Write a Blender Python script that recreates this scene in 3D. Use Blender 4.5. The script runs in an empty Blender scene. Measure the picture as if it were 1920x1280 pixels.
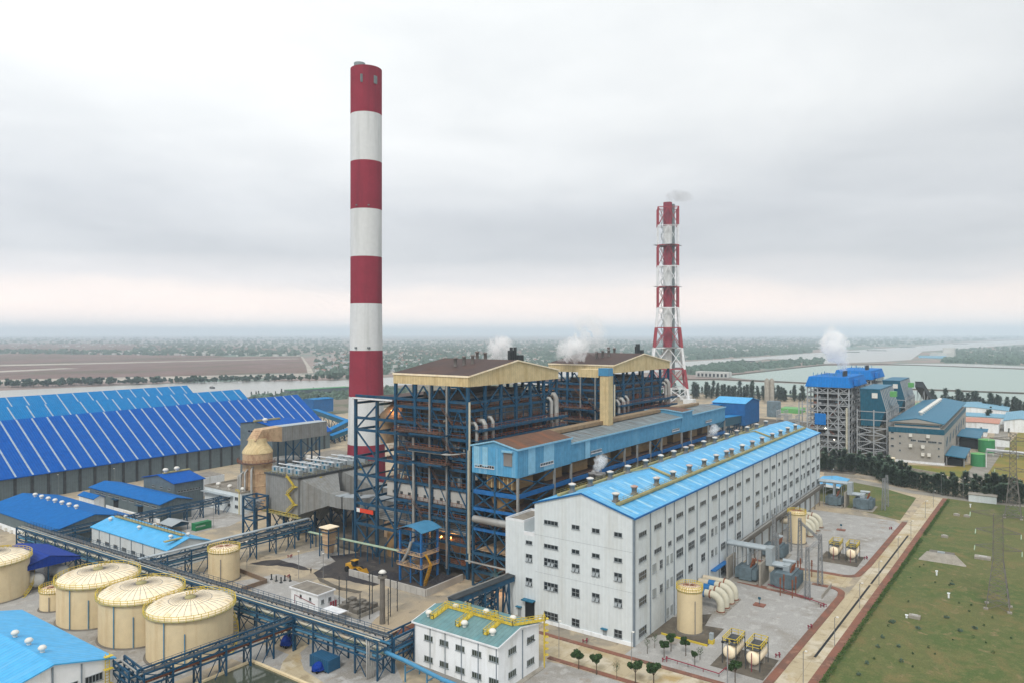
import bpy, math, random
from math import radians as RD, sin, cos, pi
from mathutils import Vector
random.seed(7)
sc = bpy.context.scene
COL = sc.collection
# ------------------------------------------------------------------ camera, world, sun, exposure
FPX = 1378.0; HC = 72.0; YH = 625.0
TH = math.atan2(1938-960, FPX)
cam_d = bpy.data.cameras.new('camera'); cam = bpy.data.objects.new('camera', cam_d); COL.objects.link(cam)
cam.location = (0, 0, HC); cam.rotation_euler = (RD(90), 0, TH-RD(90))
cam_d.sensor_width = 36.0; cam_d.lens = 36.0*FPX/1920.0
cam_d.shift_y = -(640-YH)/1920.0
cam_d.clip_start = 1.0; cam_d.clip_end = 60000.0
sc.camera = cam
FW = (cos(TH), sin(TH)); RT = (sin(TH), -cos(TH))
def ray(px):
    a = (px-960)/FPX
    return (FW[0]+a*RT[0], FW[1]+a*RT[1])
def G(px, py, z=0.0):          # where the line of sight through a photo point meets height z
    t = (HC-z)*FPX/(py-YH); d = ray(px)
    return (d[0]*t, d[1]*t)
SUN_EL, SUN_AZ = 46.0, 252.0
sc.view_settings.view_transform = 'Standard'; sc.view_settings.look = 'None'
sc.view_settings.exposure = 0.36; sc.view_settings.gamma = 1.0
sc.cycles.volume_bounces = 14
sc.cycles.max_bounces = 16; sc.cycles.diffuse_bounces = 3; sc.cycles.glossy_bounces = 3
sc.cycles.transparent_max_bounces = 16
sc.cycles.volume_max_steps = 128
sc.cycles.use_denoising = True
sc.cycles.sample_clamp_indirect = 4.0
w = bpy.data.worlds.new('World'); sc.world = w; w.use_nodes = True
def world():
    nt = w.node_tree; N = nt.nodes; L = nt.links; N.clear()
    out = N.new('ShaderNodeOutputWorld'); bg = N.new('ShaderNodeBackground'); L.new(bg.outputs[0], out.inputs[0])
    sky = N.new('ShaderNodeTexSky'); sky.sky_type = 'NISHITA'; sky.sun_disc = False
    sky.sun_elevation = RD(SUN_EL); sky.sun_rotation = RD(SUN_AZ); sky.dust_density = 3.0; sky.altitude = 70
    tc = N.new('ShaderNodeTexCoord'); sep = N.new('ShaderNodeSeparateXYZ'); L.new(tc.outputs['Generated'], sep.inputs[0])
    def math_(op, a, b=None, clamp=False):
        m = N.new('ShaderNodeMath'); m.operation = op; m.use_clamp = clamp
        for i, v in enumerate((a, b)):
            if v is None: continue
            if isinstance(v, (int, float)): m.inputs[i].default_value = v
            else: L.new(v, m.inputs[i])
        return m.outputs[0]
    def noise(vec, scale, det, rough, dist=0.0, sc3=(1, 1, 1), loc=(0, 0, 0)):
        mp = N.new('ShaderNodeMapping'); mp.inputs['Scale'].default_value = sc3; mp.inputs['Location'].default_value = loc
        L.new(vec, mp.inputs[0])
        n = N.new('ShaderNodeTexNoise'); n.inputs['Scale'].default_value = scale; n.inputs['Detail'].default_value = det
        n.inputs['Roughness'].default_value = rough; n.inputs['Distortion'].default_value = dist
        L.new(mp.outputs[0], n.inputs['Vector']); return n.outputs['Fac']
    # cloud deck: project the direction on a plane overhead so the clouds flatten towards the horizon
    zc = math_('ADD', math_('MAXIMUM', sep.outputs['Z'], 0.0), 0.10)
    cx = math_('DIVIDE', sep.outputs['X'], zc); cy = math_('DIVIDE', sep.outputs['Y'], zc)
    comb = N.new('ShaderNodeCombineXYZ'); L.new(cx, comb.inputs[0]); L.new(cy, comb.inputs[1])
    n1 = noise(comb.outputs[0], 0.42, 5, 0.5, 0.3, loc=(3.1, 1.7, 0))
    n2 = noise(comb.outputs[0], 1.3, 6, 0.55, 0.4, loc=(0.4, 5.0, 0))
    nn = math_('ADD', math_('MULTIPLY', n1, 0.7), math_('MULTIPLY', n2, 0.3))
    cr = N.new('ShaderNodeValToRGB'); L.new(nn, cr.inputs[0])
    e = cr.color_ramp.elements; e[0].position = 0.34; e[0].color = (0.585, 0.615, 0.645, 1)
    e[1].position = 0.66; e[1].color = (0.83, 0.85, 0.86, 1)
    # darker underside of the deck low down, then a bright band of clear light above the horizon with a soft edge
    el = math_('ADD', sep.outputs['Z'], math_('MULTIPLY', math_('SUBTRACT', noise(tc.outputs['Generated'], 5.0, 4, 0.5, sc3=(1, 1, 5)), 0.5), 0.035))
    base = N.new('ShaderNodeValToRGB'); L.new(el, base.inputs[0])
    b = base.color_ramp.elements
    b[0].position = 0.0; b[0].color = (1.28, 1.07, 0.95, 1)
    b[1].position = 0.030; b[1].color = (1.08, 0.91, 0.82, 1)
    for p, c in ((0.056, (0.88, 0.79, 0.745)), (0.072, (0.70, 0.68, 0.685)), (0.10, (0.545, 0.56, 0.585)), (0.16, (0.58, 0.60, 0.63)), (0.28, (0.72, 0.74, 0.755)), (0.42, (0.79, 0.812, 0.822)), (0.8, (0.87, 0.895, 0.92))):
        q = base.color_ramp.elements.new(p); q.color = (*c, 1)
    k = N.new('ShaderNodeValToRGB'); L.new(el, k.inputs[0])
    k.color_ramp.elements[0].position = 0.05; k.color_ramp.elements[0].color = (0, 0, 0, 1)
    k.color_ramp.elements[1].position = 0.16; k.color_ramp.elements[1].color = (1, 1, 1, 1)
    # cloud tone modulates the base where the deck is
    div = N.new('ShaderNodeMix'); div.data_type = 'RGBA'; div.blend_type = 'DIVIDE'; div.inputs[0].default_value = 1.0
    L.new(cr.outputs[0], div.inputs[6]); div.inputs[7].default_value = (0.70, 0.725, 0.75, 1)
    one = N.new('ShaderNodeMix'); one.data_type = 'RGBA'; one.inputs[6].default_value = (1, 1, 1, 1)
    L.new(k.outputs[0], one.inputs[0]); L.new(div.outputs[2], one.inputs[7])
    mul = N.new('ShaderNodeMix'); mul.data_type = 'RGBA'; mul.blend_type = 'MULTIPLY'; mul.inputs[0].default_value = 1.0
    L.new(base.outputs[0], mul.inputs[6]); L.new(one.outputs[2], mul.inputs[7])
    # left side of the sky is lighter and warmer than the right
    dr = N.new('ShaderNodeVectorMath'); dr.operation = 'DOT_PRODUCT'; L.new(tc.outputs['Generated'], dr.inputs[0])
    dr.inputs[1].default_value = (RT[0], RT[1], 0)
    rr = N.new('ShaderNodeMapRange'); L.new(dr.outputs['Value'], rr.inputs[0])
    rr.inputs[1].default_value = -0.6; rr.inputs[2].default_value = 0.6; rr.inputs[3].default_value = 1.08; rr.inputs[4].default_value = 0.92
    vm = N.new('ShaderNodeVectorMath'); vm.operation = 'SCALE'; L.new(mul.outputs[2], vm.inputs[0]); L.new(rr.outputs[0], vm.inputs['Scale'])
    # thin mix of the physical sky behind the cloud (sky is bright, so it is scaled down)
    sm = N.new('ShaderNodeVectorMath'); sm.operation = 'SCALE'; L.new(sky.outputs[0], sm.inputs[0]); sm.inputs['Scale'].default_value = 0.08
    mx = N.new('ShaderNodeMix'); mx.data_type = 'RGBA'; mx.inputs[0].default_value = 0.04
    L.new(vm.outputs[0], mx.inputs[6]); L.new(sm.outputs[0], mx.inputs[7])
    L.new(mx.outputs[2], bg.inputs['Color']); bg.inputs['Strength'].default_value = 1.0
world()
sd = bpy.data.lights.new('sun', 'SUN'); sd.energy = 1.4; sd.angle = RD(12); sd.color = (1.0, 0.96, 0.9)
sun = bpy.data.objects.new('sun', sd); COL.objects.link(sun)
_a = RD(90-SUN_AZ)     # compass-style azimuth to plan angle
_dir = Vector((cos(_a)*cos(RD(SUN_EL)), sin(_a)*cos(RD(SUN_EL)), sin(RD(SUN_EL))))
sun.rotation_euler = _dir.to_track_quat('Z', 'Y').to_euler(); sun.location = (0, 0, 300)

# ------------------------------------------------------------------ materials
def lin(h):
    h = h.lstrip('#'); v = [int(h[i:i+2], 16)/255 for i in (0, 2, 4)]
    return tuple(x/12.92 if x <= .04045 else ((x+.055)/1.055)**2.4 for x in v)
MAT = {}
def M(name, col, rough=0.7, var=0.12, scale=0.6, sc3=(1, 1, 1), metal=0.0, stain=None, stain_scale=0.15, stain_amt=0.5, stain_sc3=(1, 1, 1),
      rib=None, ribdark=0.80, rib_depth=0.04, fine=0.0, spec=0.3, bump=0.0, k=0.85):
    """procedural paint/stone/metal: tone variation, optional stains, ribs (axis, pitch) and fine grain, all in object space"""
    if isinstance(col, str): col = tuple(c*k for c in lin(col))
    m = bpy.data.materials.new(name); m.use_nodes = True; nt = m.node_tree; N = nt.nodes; L = nt.links
    bs = N['Principled BSDF']; bs.inputs['Roughness'].default_value = rough; bs.inputs['Metallic'].default_value = metal
    bs.inputs['Specular IOR Level'].default_value = spec
    tc = N.new('ShaderNodeTexCoord')
    def noise(scale, s3, det=4, rg=.55):
        mp = N.new('ShaderNodeMapping'); mp.inputs['Scale'].default_value = s3; L.new(tc.outputs['Object'], mp.inputs[0])
        n = N.new('ShaderNodeTexNoise'); n.inputs['Scale'].default_value = scale; n.inputs['Detail'].default_value = det
        n.inputs['Roughness'].default_value = rg; L.new(mp.outputs[0], n.inputs['Vector']); return n.outputs['Fac']
    def mix(f, a, b, mode='MIX'):
        x = N.new('ShaderNodeMix'); x.data_type = 'RGBA'; x.blend_type = mode
        for i, v in ((0, f), (6, a), (7, b)):
            if hasattr(v, 'node'): L.new(v, x.inputs[i])
            elif i == 0: x.inputs[0].default_value = v
            else: x.inputs[i].default_value = (*v, 1)
        return x.outputs[2]
    f = noise(scale, sc3)
    r = N.new('ShaderNodeMapRange'); L.new(f, r.inputs[0]); r.inputs[1].default_value = .3; r.inputs[2].default_value = .7
    c = mix(r.outputs[0], tuple(x*(1-var) for x in col), tuple(min(1, x*(1+var)) for x in col))
    if fine:
        f2 = noise(scale*9, sc3, 3, .7)
        r2 = N.new('ShaderNodeMapRange'); L.new(f2, r2.inputs[0]); r2.inputs[1].default_value = .3; r2.inputs[2].default_value = .7
        r2.inputs[3].default_value = 1-fine; r2.inputs[4].default_value = 1+fine
        vm = N.new('ShaderNodeVectorMath'); vm.operation = 'SCALE'; L.new(c, vm.inputs[0]); L.new(r2.outputs[0], vm.inputs['Scale']); c = vm.outputs[0]
    if stain:
        if isinstance(stain, str): stain = tuple(x*k for x in lin(stain))
        f3 = noise(stain_scale, stain_sc3, 6, .65)
        r3 = N.new('ShaderNodeMapRange'); L.new(f3, r3.inputs[0]); r3.inputs[1].default_value = .5; r3.inputs[2].default_value = .68
        r3.inputs[4].default_value = stain_amt
        c = mix(r3.outputs[0], c, stain)
    L.new(c, bs.inputs['Base Color'])
    hgt = None
    if rib:
        ax, pitch = rib
        sp = N.new('ShaderNodeSeparateXYZ'); L.new(tc.outputs['Object'], sp.inputs[0])
        mm = N.new('ShaderNodeMath'); mm.operation = 'MULTIPLY'; L.new(sp.outputs['XYZ'.index(ax)], mm.inputs[0]); mm.inputs[1].default_value = 2*pi/pitch
        sn = N.new('ShaderNodeMath'); sn.operation = 'SINE'; L.new(mm.outputs[0], sn.inputs[0])
        bp = N.new('ShaderNodeBump'); bp.inputs['Strength'].default_value = 0.6; bp.inputs['Distance'].default_value = rib_depth
        L.new(sn.outputs[0], bp.inputs['Height']); L.new(bp.outputs[0], bs.inputs['Normal'])
        # seams: thin darker line once per pitch
        r4 = N.new('ShaderNodeMapRange'); L.new(sn.outputs[0], r4.inputs[0]); r4.inputs[1].default_value = .8; r4.inputs[2].default_value = 1.0
        r4.inputs[3].default_value = 1.0; r4.inputs[4].default_value = ribdark
        vm = N.new('ShaderNodeVectorMath'); vm.operation = 'SCALE'; L.new(c, vm.inputs[0]); L.new(r4.outputs[0], vm.inputs['Scale'])
        L.new(vm.outputs[0], bs.inputs['Base Color'])
    elif bump:
        bp = N.new('ShaderNodeBump'); bp.inputs['Strength'].default_value = 0.7; bp.inputs['Distance'].default_value = bump
        L.new(noise(scale*6, sc3, 5, .7), bp.inputs['Height']); L.new(bp.outputs[0], bs.inputs['Normal'])
    MAT[name] = m; return m
def glow(name, col, strength, base=(0.5, 0.4, 0.3)):
    m = bpy.data.materials.new(name); m.use_nodes = True; bs = m.node_tree.nodes['Principled BSDF']
    bs.inputs['Base Color'].default_value = (*base, 1); bs.inputs['Emission Color'].default_value = (*col, 1)
    bs.inputs['Emission Strength'].default_value = strength; MAT[name] = m; return m

M('wall_grey', '#dfe6e8', rib=('Y', 1.0), stain='#bdbcb2', stain_scale=.25, stain_sc3=(1, 1, .12), stain_amt=.3, var=.04, k=.84, ribdark=.95)
M('wall_grey_x', '#dbe2e4', rib=('X', 1.0), stain='#b8b7ac', stain_scale=.25, stain_sc3=(1, 1, .12), stain_amt=.35, var=.05, k=.86, ribdark=.95)
M('wall_white', '#eceff1', stain='#b4b3a8', stain_scale=.35, stain_sc3=(1, 1, .12), stain_amt=.45, var=.04, k=.95)
M('roof_sky', '#5ab0e2', rib=('X', 1.2), stain='#96cdea', stain_scale=.35, stain_sc3=(1, .1, 1), stain_amt=.75, var=.14, fine=.06, rough=.5)
M('roof_sky_y', '#4cb2ea', rib=('Y', 1.2), stain='#7cc6f0', stain_scale=.5, stain_sc3=(.1, 1, 1), stain_amt=.4, var=.1, rough=.5)
M('roof_blue', (0.003, 0.12, 0.38), rib=('Y', 1.2), stain=(0.015, 0.16, 0.42), stain_scale=.4, stain_sc3=(.12, 1, 1), stain_amt=.35, rough=.7, spec=.08)
M('roof_royal', (0.0015, 0.085, 0.37), rib=('X', 1.1), stain=(0.006, 0.11, 0.40), stain_scale=.3, stain_sc3=(1, .15, 1), stain_amt=.4, rough=.7, var=.12, spec=.06)
M('roof_azure', (0.004, 0.17, 0.42), rib=('X', 1.1), stain=(0.02, 0.22, 0.46), stain_scale=.3, stain_sc3=(1, .15, 1), stain_amt=.4, rough=.7, var=.12, spec=.08)
M('roof_navy', (0.003, 0.035, 0.26), rib=('X', 1.0), rough=.6, spec=.1)
M('roof_teal', '#1f7090', rib=('Y', 1.2), stain='#3a88a4', stain_amt=.3, rough=.5)
M('teal', '#0d5a72', stain='#1f7088', stain_amt=.4, rough=.5, rib=('Y', 1.3))
M('roof_green', '#6e9294', rib=('Y', 1.0), stain='#5aa0ac', stain_scale=.3, stain_sc3=(.2, 1, 1), stain_amt=.4, rough=.55, var=.14)
M('roof_brown', '#4c3c38', stain='#6a4a3a', stain_scale=.08, stain_amt=.5, var=.15, scale=.3, fine=.12)
M('roof_rust', '#6e5140', stain='#9a5c36', stain_scale=.35, stain_sc3=(1, .1, 1), stain_amt=.6, var=.2, rib=('X', .9))
M('roof_weathered', '#7e8a8e', stain='#5e4c40', stain_scale=.8, stain_sc3=(1, .05, 1), stain_amt=.9, var=.35, scale=.9, sc3=(1, .08, 1), rib=('X', .9))
M('skylight', '#a4b4c2', var=.1, rough=.5)
M('shed_wall', '#67757a', rib=('X', 1.0), stain='#566066', stain_scale=.2, stain_amt=.4)
M('grey_clad', '#8e8f8d', rib=('Y', 1.2), stain='#6f675c', stain_scale=.3, stain_sc3=(1, 1, .1), stain_amt=.7, var=.12)
M('grey_clad_x', '#949694', rib=('X', 1.2), stain='#776e62', stain_scale=.3, stain_sc3=(1, 1, .1), stain_amt=.6, var=.12)
M('duct_silver', '#a9b3b8', rough=.45, metal=.35, var=.12, stain='#8b8c88', stain_amt=.5, k=1.0)
M('tan', '#dbc596', rib=('Y', 1.1), stain='#b3925c', stain_amt=.4, stain_sc3=(1, 1, .15), stain_scale=.4)
M('tan_x', '#dbc596', rib=('X', 1.1), stain='#b3925c', stain_amt=.4, stain_sc3=(1, 1, .15), stain_scale=.4)
M('tan_rib', '#94764e', stain='#9a7040', stain_amt=.6, stain_scale=.5, var=.15)
M('tank_cream', '#e6d3ac', stain='#c09a66', stain_scale=.5, stain_sc3=(1, 1, .10), stain_amt=.3, var=.05, rough=.6, spec=.2)
M('tank_roof', '#f6e6c8', stain='#dab878', stain_scale=.4, stain_amt=.5, var=.06, k=.95)
M('tan_rust', '#cfb08c', stain='#93694c', stain_scale=.35, stain_sc3=(1, 1, .5), stain_amt=.75, var=.12)
M('pylon_steel', '#77736e', rough=.8, var=.2, stain='#5c4c42', stain_amt=.6)
M('steel', '#204e6c', rough=.7, var=.3, scale=.5, stain='#4a5458', stain_scale=.4, stain_amt=.55, spec=.15)
M('steel_bright', '#1c68a8', rough=.6, var=.2, scale=.5)
M('steel_pale', '#4f88a8', rough=.6, var=.2)
M('steel_grey', '#8f9294', rough=.6, var=.2, scale=.4, stain='#6c5548', stain_amt=.5)
M('steel_dark', '#3c4144', rough=.7, var=.3)
M('steel_white', '#d8dadc', rough=.6, var=.08)
M('deck', '#5b4a42', var=.35, scale=.6, stain='#87533a', stain_scale=.5, stain_amt=.8)
M('rail_rust', '#8a5238', var=.35, stain='#5a4c48', stain_amt=.6)
M('grate', '#464c50', var=.3, stain='#6c5a48', stain_amt=.5)
M('inner', '#6d655f', rib=('Y', 1.4), stain='#4a4340', stain_scale=.12, stain_amt=.8, var=.25, scale=.2)
M('inner_x', '#8c8884', rib=('X', 1.4), stain='#4c4441', stain_scale=.12, stain_amt=.8, var=.25, scale=.2)
M('blue_sheet', '#58a2cc', rib=('Y', .9), var=.12, stain='#84bada', stain_scale=.9, stain_sc3=(1, 1, .02), stain_amt=.8)
M('blue_sheet_x', '#5a9cc0', rib=('X', .9), var=.14, stain='#7ab2d0', stain_scale=.25, stain_sc3=(1, 1, .02), stain_amt=.6)
M('blue_pale', '#8fc4de', rib=('Y', .9), var=.1)
M('blue_deep', '#1466a6', rib=('Y', 1.0), var=.15)
M('blue_vivid', (0.003, 0.17, 0.52), rib=('Y', 1.5), var=.12, stain=(0.003, 0.12, 0.42), stain_amt=.4, spec=.1)
M('yellow', '#dcc244', rough=.6, var=.15, stain='#8c6a2a', stain_amt=.4)
M('walk_olive', '#a8a072', rough=.8, var=.2, stain='#7a7448', stain_amt=.6)
M('chimney_red', '#983848', rough=.8, var=.10, scale=.10, stain='#6e3440', stain_scale=.16, stain_sc3=(1, 1, .06), stain_amt=.55, fine=.05, spec=.1)
M('chimney_white', '#dfe1e0', rough=.75, var=.04, stain='#b4b8b4', stain_scale=.16, stain_sc3=(1, 1, .06), stain_amt=.55, k=.88, fine=.03, spec=.1)
M('flue_grey', '#7a8586', rough=.6)
M('lat_red', '#a0303c', rough=.6)
M('lat_white', '#e4e6e8', rough=.6, k=.9)
M('concrete', '#a39d92', var=.15, scale=.4, stain='#7d766a', stain_scale=.3, stain_amt=.6, fine=.08)
M('concrete_dark', '#77726a', var=.2, scale=.4, stain='#5c574e', stain_amt=.6, fine=.1)
M('roof_flat', '#8c857a', var=.2, stain='#6a6257', stain_scale=.25, stain_amt=.6)
M('glass', '#2c3236', rough=.2, var=.3, scale=1.3, spec=.5)
M('glass_olive', '#3c4438', rough=.25, var=.3, scale=1.2, spec=.5)
M('frame', '#9aa1a4', rough=.6)
M('shutter', '#a9aeac', rough=.6, var=.1)
M('dark', '#1d2226', rough=.8)
M('downpipe', '#808c96', rough=.6)
M('vent_grey', '#8a8784', var=.2, stain='#6c5c50', stain_amt=.6)
M('vent_cap', '#d8d4cc', var=.15, stain='#a05a44', stain_scale=.08, stain_amt=.8)
M('vent_white', '#e8e6de', var=.05)
M('brick_red', '#8f5f50', var=.15)
M('rust_tile', '#7a4c38', rib=('Y', .8), stain='#5c3c30', stain_amt=.6, var=.2)
M('fire_red', '#8c3444', rough=.6, var=.15)
M('cont_green', '#1c7c4c', rib=('X', .6), rough=.6)
M('cont_blue', '#1f587c', rib=('X', .6), rough=.6)
M('lettering', '#e8eeea', rough=.6, var=.02)
M('plant_green', '#3c8c58', rough=.6, var=.1)
M('plant_lime', '#68ac64', rough=.6, var=.1)
M('radiator', '#66777f', rough=.6, var=.3, stain='#4a5458', stain_amt=.5)
M('pipe_pale', '#d0ccb8', rough=.6, stain='#b08458', stain_amt=.4, var=.1)
M('pipe_green', '#a9bda4', rough=.6)
M('pipe_blue', '#4c90b8', rough=.5, var=.1)
M('pipe_grey', '#a8a8a4', rough=.5, metal=.3, var=.15, stain='#7b6a5c', stain_amt=.5)
M('valve_blue', '#1f6ca8', rough=.5)
M('loader_yellow', '#d09c28', rough=.6, stain='#7c5c2c', stain_amt=.5)
M('tyre', '#1c1c1e', rough=.9)
M('bark', '#5c4e40', rough=.9, var=.2)
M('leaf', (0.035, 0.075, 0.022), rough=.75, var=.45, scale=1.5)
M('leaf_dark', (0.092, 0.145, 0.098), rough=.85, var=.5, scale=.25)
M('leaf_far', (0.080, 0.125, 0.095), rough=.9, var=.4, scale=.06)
M('leaf_hedge', (0.045, 0.09, 0.018), rough=.85, var=.4, scale=.8)
M('house_wall', '#c4c4c0', var=.2, scale=.02)
M('wall_pale', '#bdbab4', var=.1, stain='#8e8a82', stain_amt=.5)
M('house_roof', '#9c7468', var=.25, scale=.05)
M('house_roof_grey', '#a8b0b4', var=.2, scale=.05)
M('banner', '#e0482c', rough=.6, var=.05)
M('coal', '#37363a', rough=.95, var=.3, scale=.3, fine=.2)
glow('lamp_amber', (1.0, 0.42, 0.08), 12.0)
glow('lamp_white', (1.0, 0.9, 0.75), 8.0)
# ------------------------------------------------------------------ mesh builder
ORI = {}
class MB:
    def __init__(s): s.v = []; s.f = []; s.m = []; s.sm = []; s.cur = 0; s.smooth = False
    def add(s, vs, fs):
        o = len(s.v); s.v += [tuple(p) for p in vs]
        for f in fs: s.f.append([i+o for i in f]); s.m.append(s.cur); s.sm.append(s.smooth)
        return s
    def box(s, x0, x1, y0, y1, z0, z1):
        if x0 > x1: x0, x1 = x1, x0
        if y0 > y1: y0, y1 = y1, y0
        if z0 > z1: z0, z1 = z1, z0
        return s.add([(x0,y0,z0),(x1,y0,z0),(x1,y1,z0),(x0,y1,z0),(x0,y0,z1),(x1,y0,z1),(x1,y1,z1),(x0,y1,z1)],
              [(0,3,2,1),(4,5,6,7),(0,1,5,4),(1,2,6,5),(2,3,7,6),(3,0,4,7)])
    def beam(s, p, q, w, h=None):
        h = h or w; p = Vector(p); q = Vector(q); d = q-p
        if d.length < 1e-4: return s
        d.normalize(); up = Vector((0,0,1)) if abs(d.z) < .95 else Vector((0,1,0))
        a = d.cross(up).normalized()*w/2; b = a.cross(d).normalized()*h/2
        return s.add([p-a-b,p+a-b,p+a+b,p-a+b,q-a-b,q+a-b,q+a+b,q-a+b],
              [(0,3,2,1),(4,5,6,7),(0,1,5,4),(1,2,6,5),(2,3,7,6),(3,0,4,7)])
    def lathe(s, cx, cy, prof, n=24, a0=0.0, a1=2*pi, sm=True):
        full = abs(a1-a0-2*pi) < 1e-6; o = s.smooth; s.smooth = sm; k = n if full else n+1
        vs = []; fs = []
        for r, z in prof:
            for i in range(k):
                a = a0+(a1-a0)*i/n; vs.append((cx+r*cos(a), cy+r*sin(a), z))
        for j in range(len(prof)-1):
            for i in range(n):
                i2 = (i+1) % k
                fs.append((j*k+i, j*k+i2, (j+1)*k+i2, (j+1)*k+i))
        s.add(vs, fs); s.smooth = False
        if full:
            if prof[0][0] > 1e-3: s.add([vs[i] for i in range(k)], [tuple(range(k))[::-1]])
            if prof[-1][0] > 1e-3: s.add([vs[(len(prof)-1)*k+i] for i in range(k)], [tuple(range(k))])
        s.smooth = o; return s
    def cyl(s, cx, cy, r, z0, z1, n=24, r2=None): return s.lathe(cx, cy, [(r, z0), (r if r2 is None else r2, z1)], n)
    def tube(s, pts, r, n=8):
        pts = [Vector(p) for p in pts]; vs = []; fs = []; o = s.smooth; prev = None
        rr = r if isinstance(r, (list, tuple)) else [r]*len(pts)
        for i, p in enumerate(pts):
            d = (pts[min(i+1, len(pts)-1)]-pts[max(i-1, 0)]).normalized()
            if prev is None:
                up = Vector((0,0,1)) if abs(d.z) < .9 else Vector((1,0,0)); a = d.cross(up).normalized()
            else:
                a = prev - d*prev.dot(d)
                a = a.normalized() if a.length > 1e-4 else d.cross(Vector((0,0,1))).normalized()
            prev = a; b = a.cross(d)
            for k in range(n):
                t = 2*pi*k/n; vs.append(p+(a*cos(t)+b*sin(t))*rr[i])
        for i in range(len(pts)-1):
            for k in range(n): fs.append((i*n+k, i*n+(k+1) % n, (i+1)*n+(k+1) % n, (i+1)*n+k))
        s.smooth = True; s.add(vs, fs); s.smooth = False
        s.add(vs[:n], [tuple(range(n))[::-1]]); s.add(vs[-n:], [tuple(range(n))]); s.smooth = o; return s
    def prism(s, poly, z0, z1):
        n = len(poly); vs = [(x, y, z0) for x, y in poly]+[(x, y, z1) for x, y in poly]
        return s.add(vs, [tuple(range(n))[::-1], tuple(range(n, 2*n))]+[(i, (i+1) % n, (i+1) % n+n, i+n) for i in range(n)])
    def extr(s, poly3, d):
        n = len(poly3); vs = [tuple(p) for p in poly3]+[(p[0]+d[0], p[1]+d[1], p[2]+d[2]) for p in poly3]
        return s.add(vs, [tuple(range(n))[::-1], tuple(range(n, 2*n))]+[(i, (i+1) % n, (i+1) % n+n, i+n) for i in range(n)])
    def slab(s, a, b, c, d, t):      # sloped sheet with thickness t downwards
        return s.extr([a, b, c, d], (0, 0, -t))
    def rail(s, p, q, h=1.1, step=2.5, w=.07, mid=True):
        p = Vector(p); q = Vector(q); u = Vector((0,0,h))
        s.beam(p+u, q+u, w)
        if mid: s.beam(p+u*.5, q+u*.5, w*.8)
        n = max(1, int((q-p).length/step))
        for i in range(n+1):
            a = p.lerp(q, i/n); s.beam(a, a+u, w)
        return s
    def build(s, name, mats, parent=None, label=None, cat=None, kind=None, group=None, origin=None, fix=True):
        if not s.v: return None
        if not isinstance(mats, (list, tuple)): mats = [mats]
        if parent is not None: org = ORI[parent]
        elif origin is not None: org = origin
        else:
            xs = [p[0] for p in s.v]; ys = [p[1] for p in s.v]; zs = [p[2] for p in s.v]
            org = ((min(xs)+max(xs))/2, (min(ys)+max(ys))/2, min(zs))
            if kind == 'structure': org = (0, 0, 0)
        me = bpy.data.meshes.new(name)
        me.from_pydata([(x-org[0], y-org[1], z-org[2]) for x, y, z in s.v], [], s.f)
        for m in mats: me.materials.append(MAT[m] if isinstance(m, str) else m)
        me.polygons.foreach_set('material_index', s.m); me.polygons.foreach_set('use_smooth', s.sm)
        me.update()
        if fix:
            import bmesh
            bm = bmesh.new(); bm.from_mesh(me); bmesh.ops.recalc_face_normals(bm, faces=bm.faces); bm.to_mesh(me); bm.free()
        o = bpy.data.objects.new(name, me); COL.objects.link(o)
        if parent is not None: o.parent = parent
        else: o.location = org
        ORI[o] = org
        if label: o['label'] = label
        if cat and parent is None: o['category'] = cat
        if kind: o['kind'] = kind
        if group: o['group'] = group
        return o
def T(name, label, cat, loc, group=None):
    o = bpy.data.objects.new(name, None); COL.objects.link(o); o.location = loc; o.empty_display_size = .5
    o['label'] = label; o['category'] = cat
    if group: o['group'] = group
    ORI[o] = tuple(loc); return o
def kids(o): return [c for c in bpy.data.objects if c.parent == o]
CH = {}
def snapshot(root):
    ch = {}
    for o in bpy.data.objects:
        if o.parent: ch.setdefault(o.parent, []).append(o)
    CH[root] = ch
def clone(root, loc, rz=0.0, label=None, group=None, scale=None, ch=None):
    if ch is None:
        if root not in CH: snapshot(root)
        ch = CH[root]
    r = root.copy(); COL.objects.link(r); r.location = loc; r.rotation_euler = (0, 0, rz)
    if scale is not None: r.scale = (scale,)*3 if isinstance(scale, (int, float)) else scale
    if label: r['label'] = label
    if group: r['group'] = group
    for c in ch.get(root, []):
        d = c.copy(); COL.objects.link(d); d.parent = r
        for g in ch.get(c, []):
            e = g.copy(); COL.objects.link(e); e.parent = d
    return r
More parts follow.
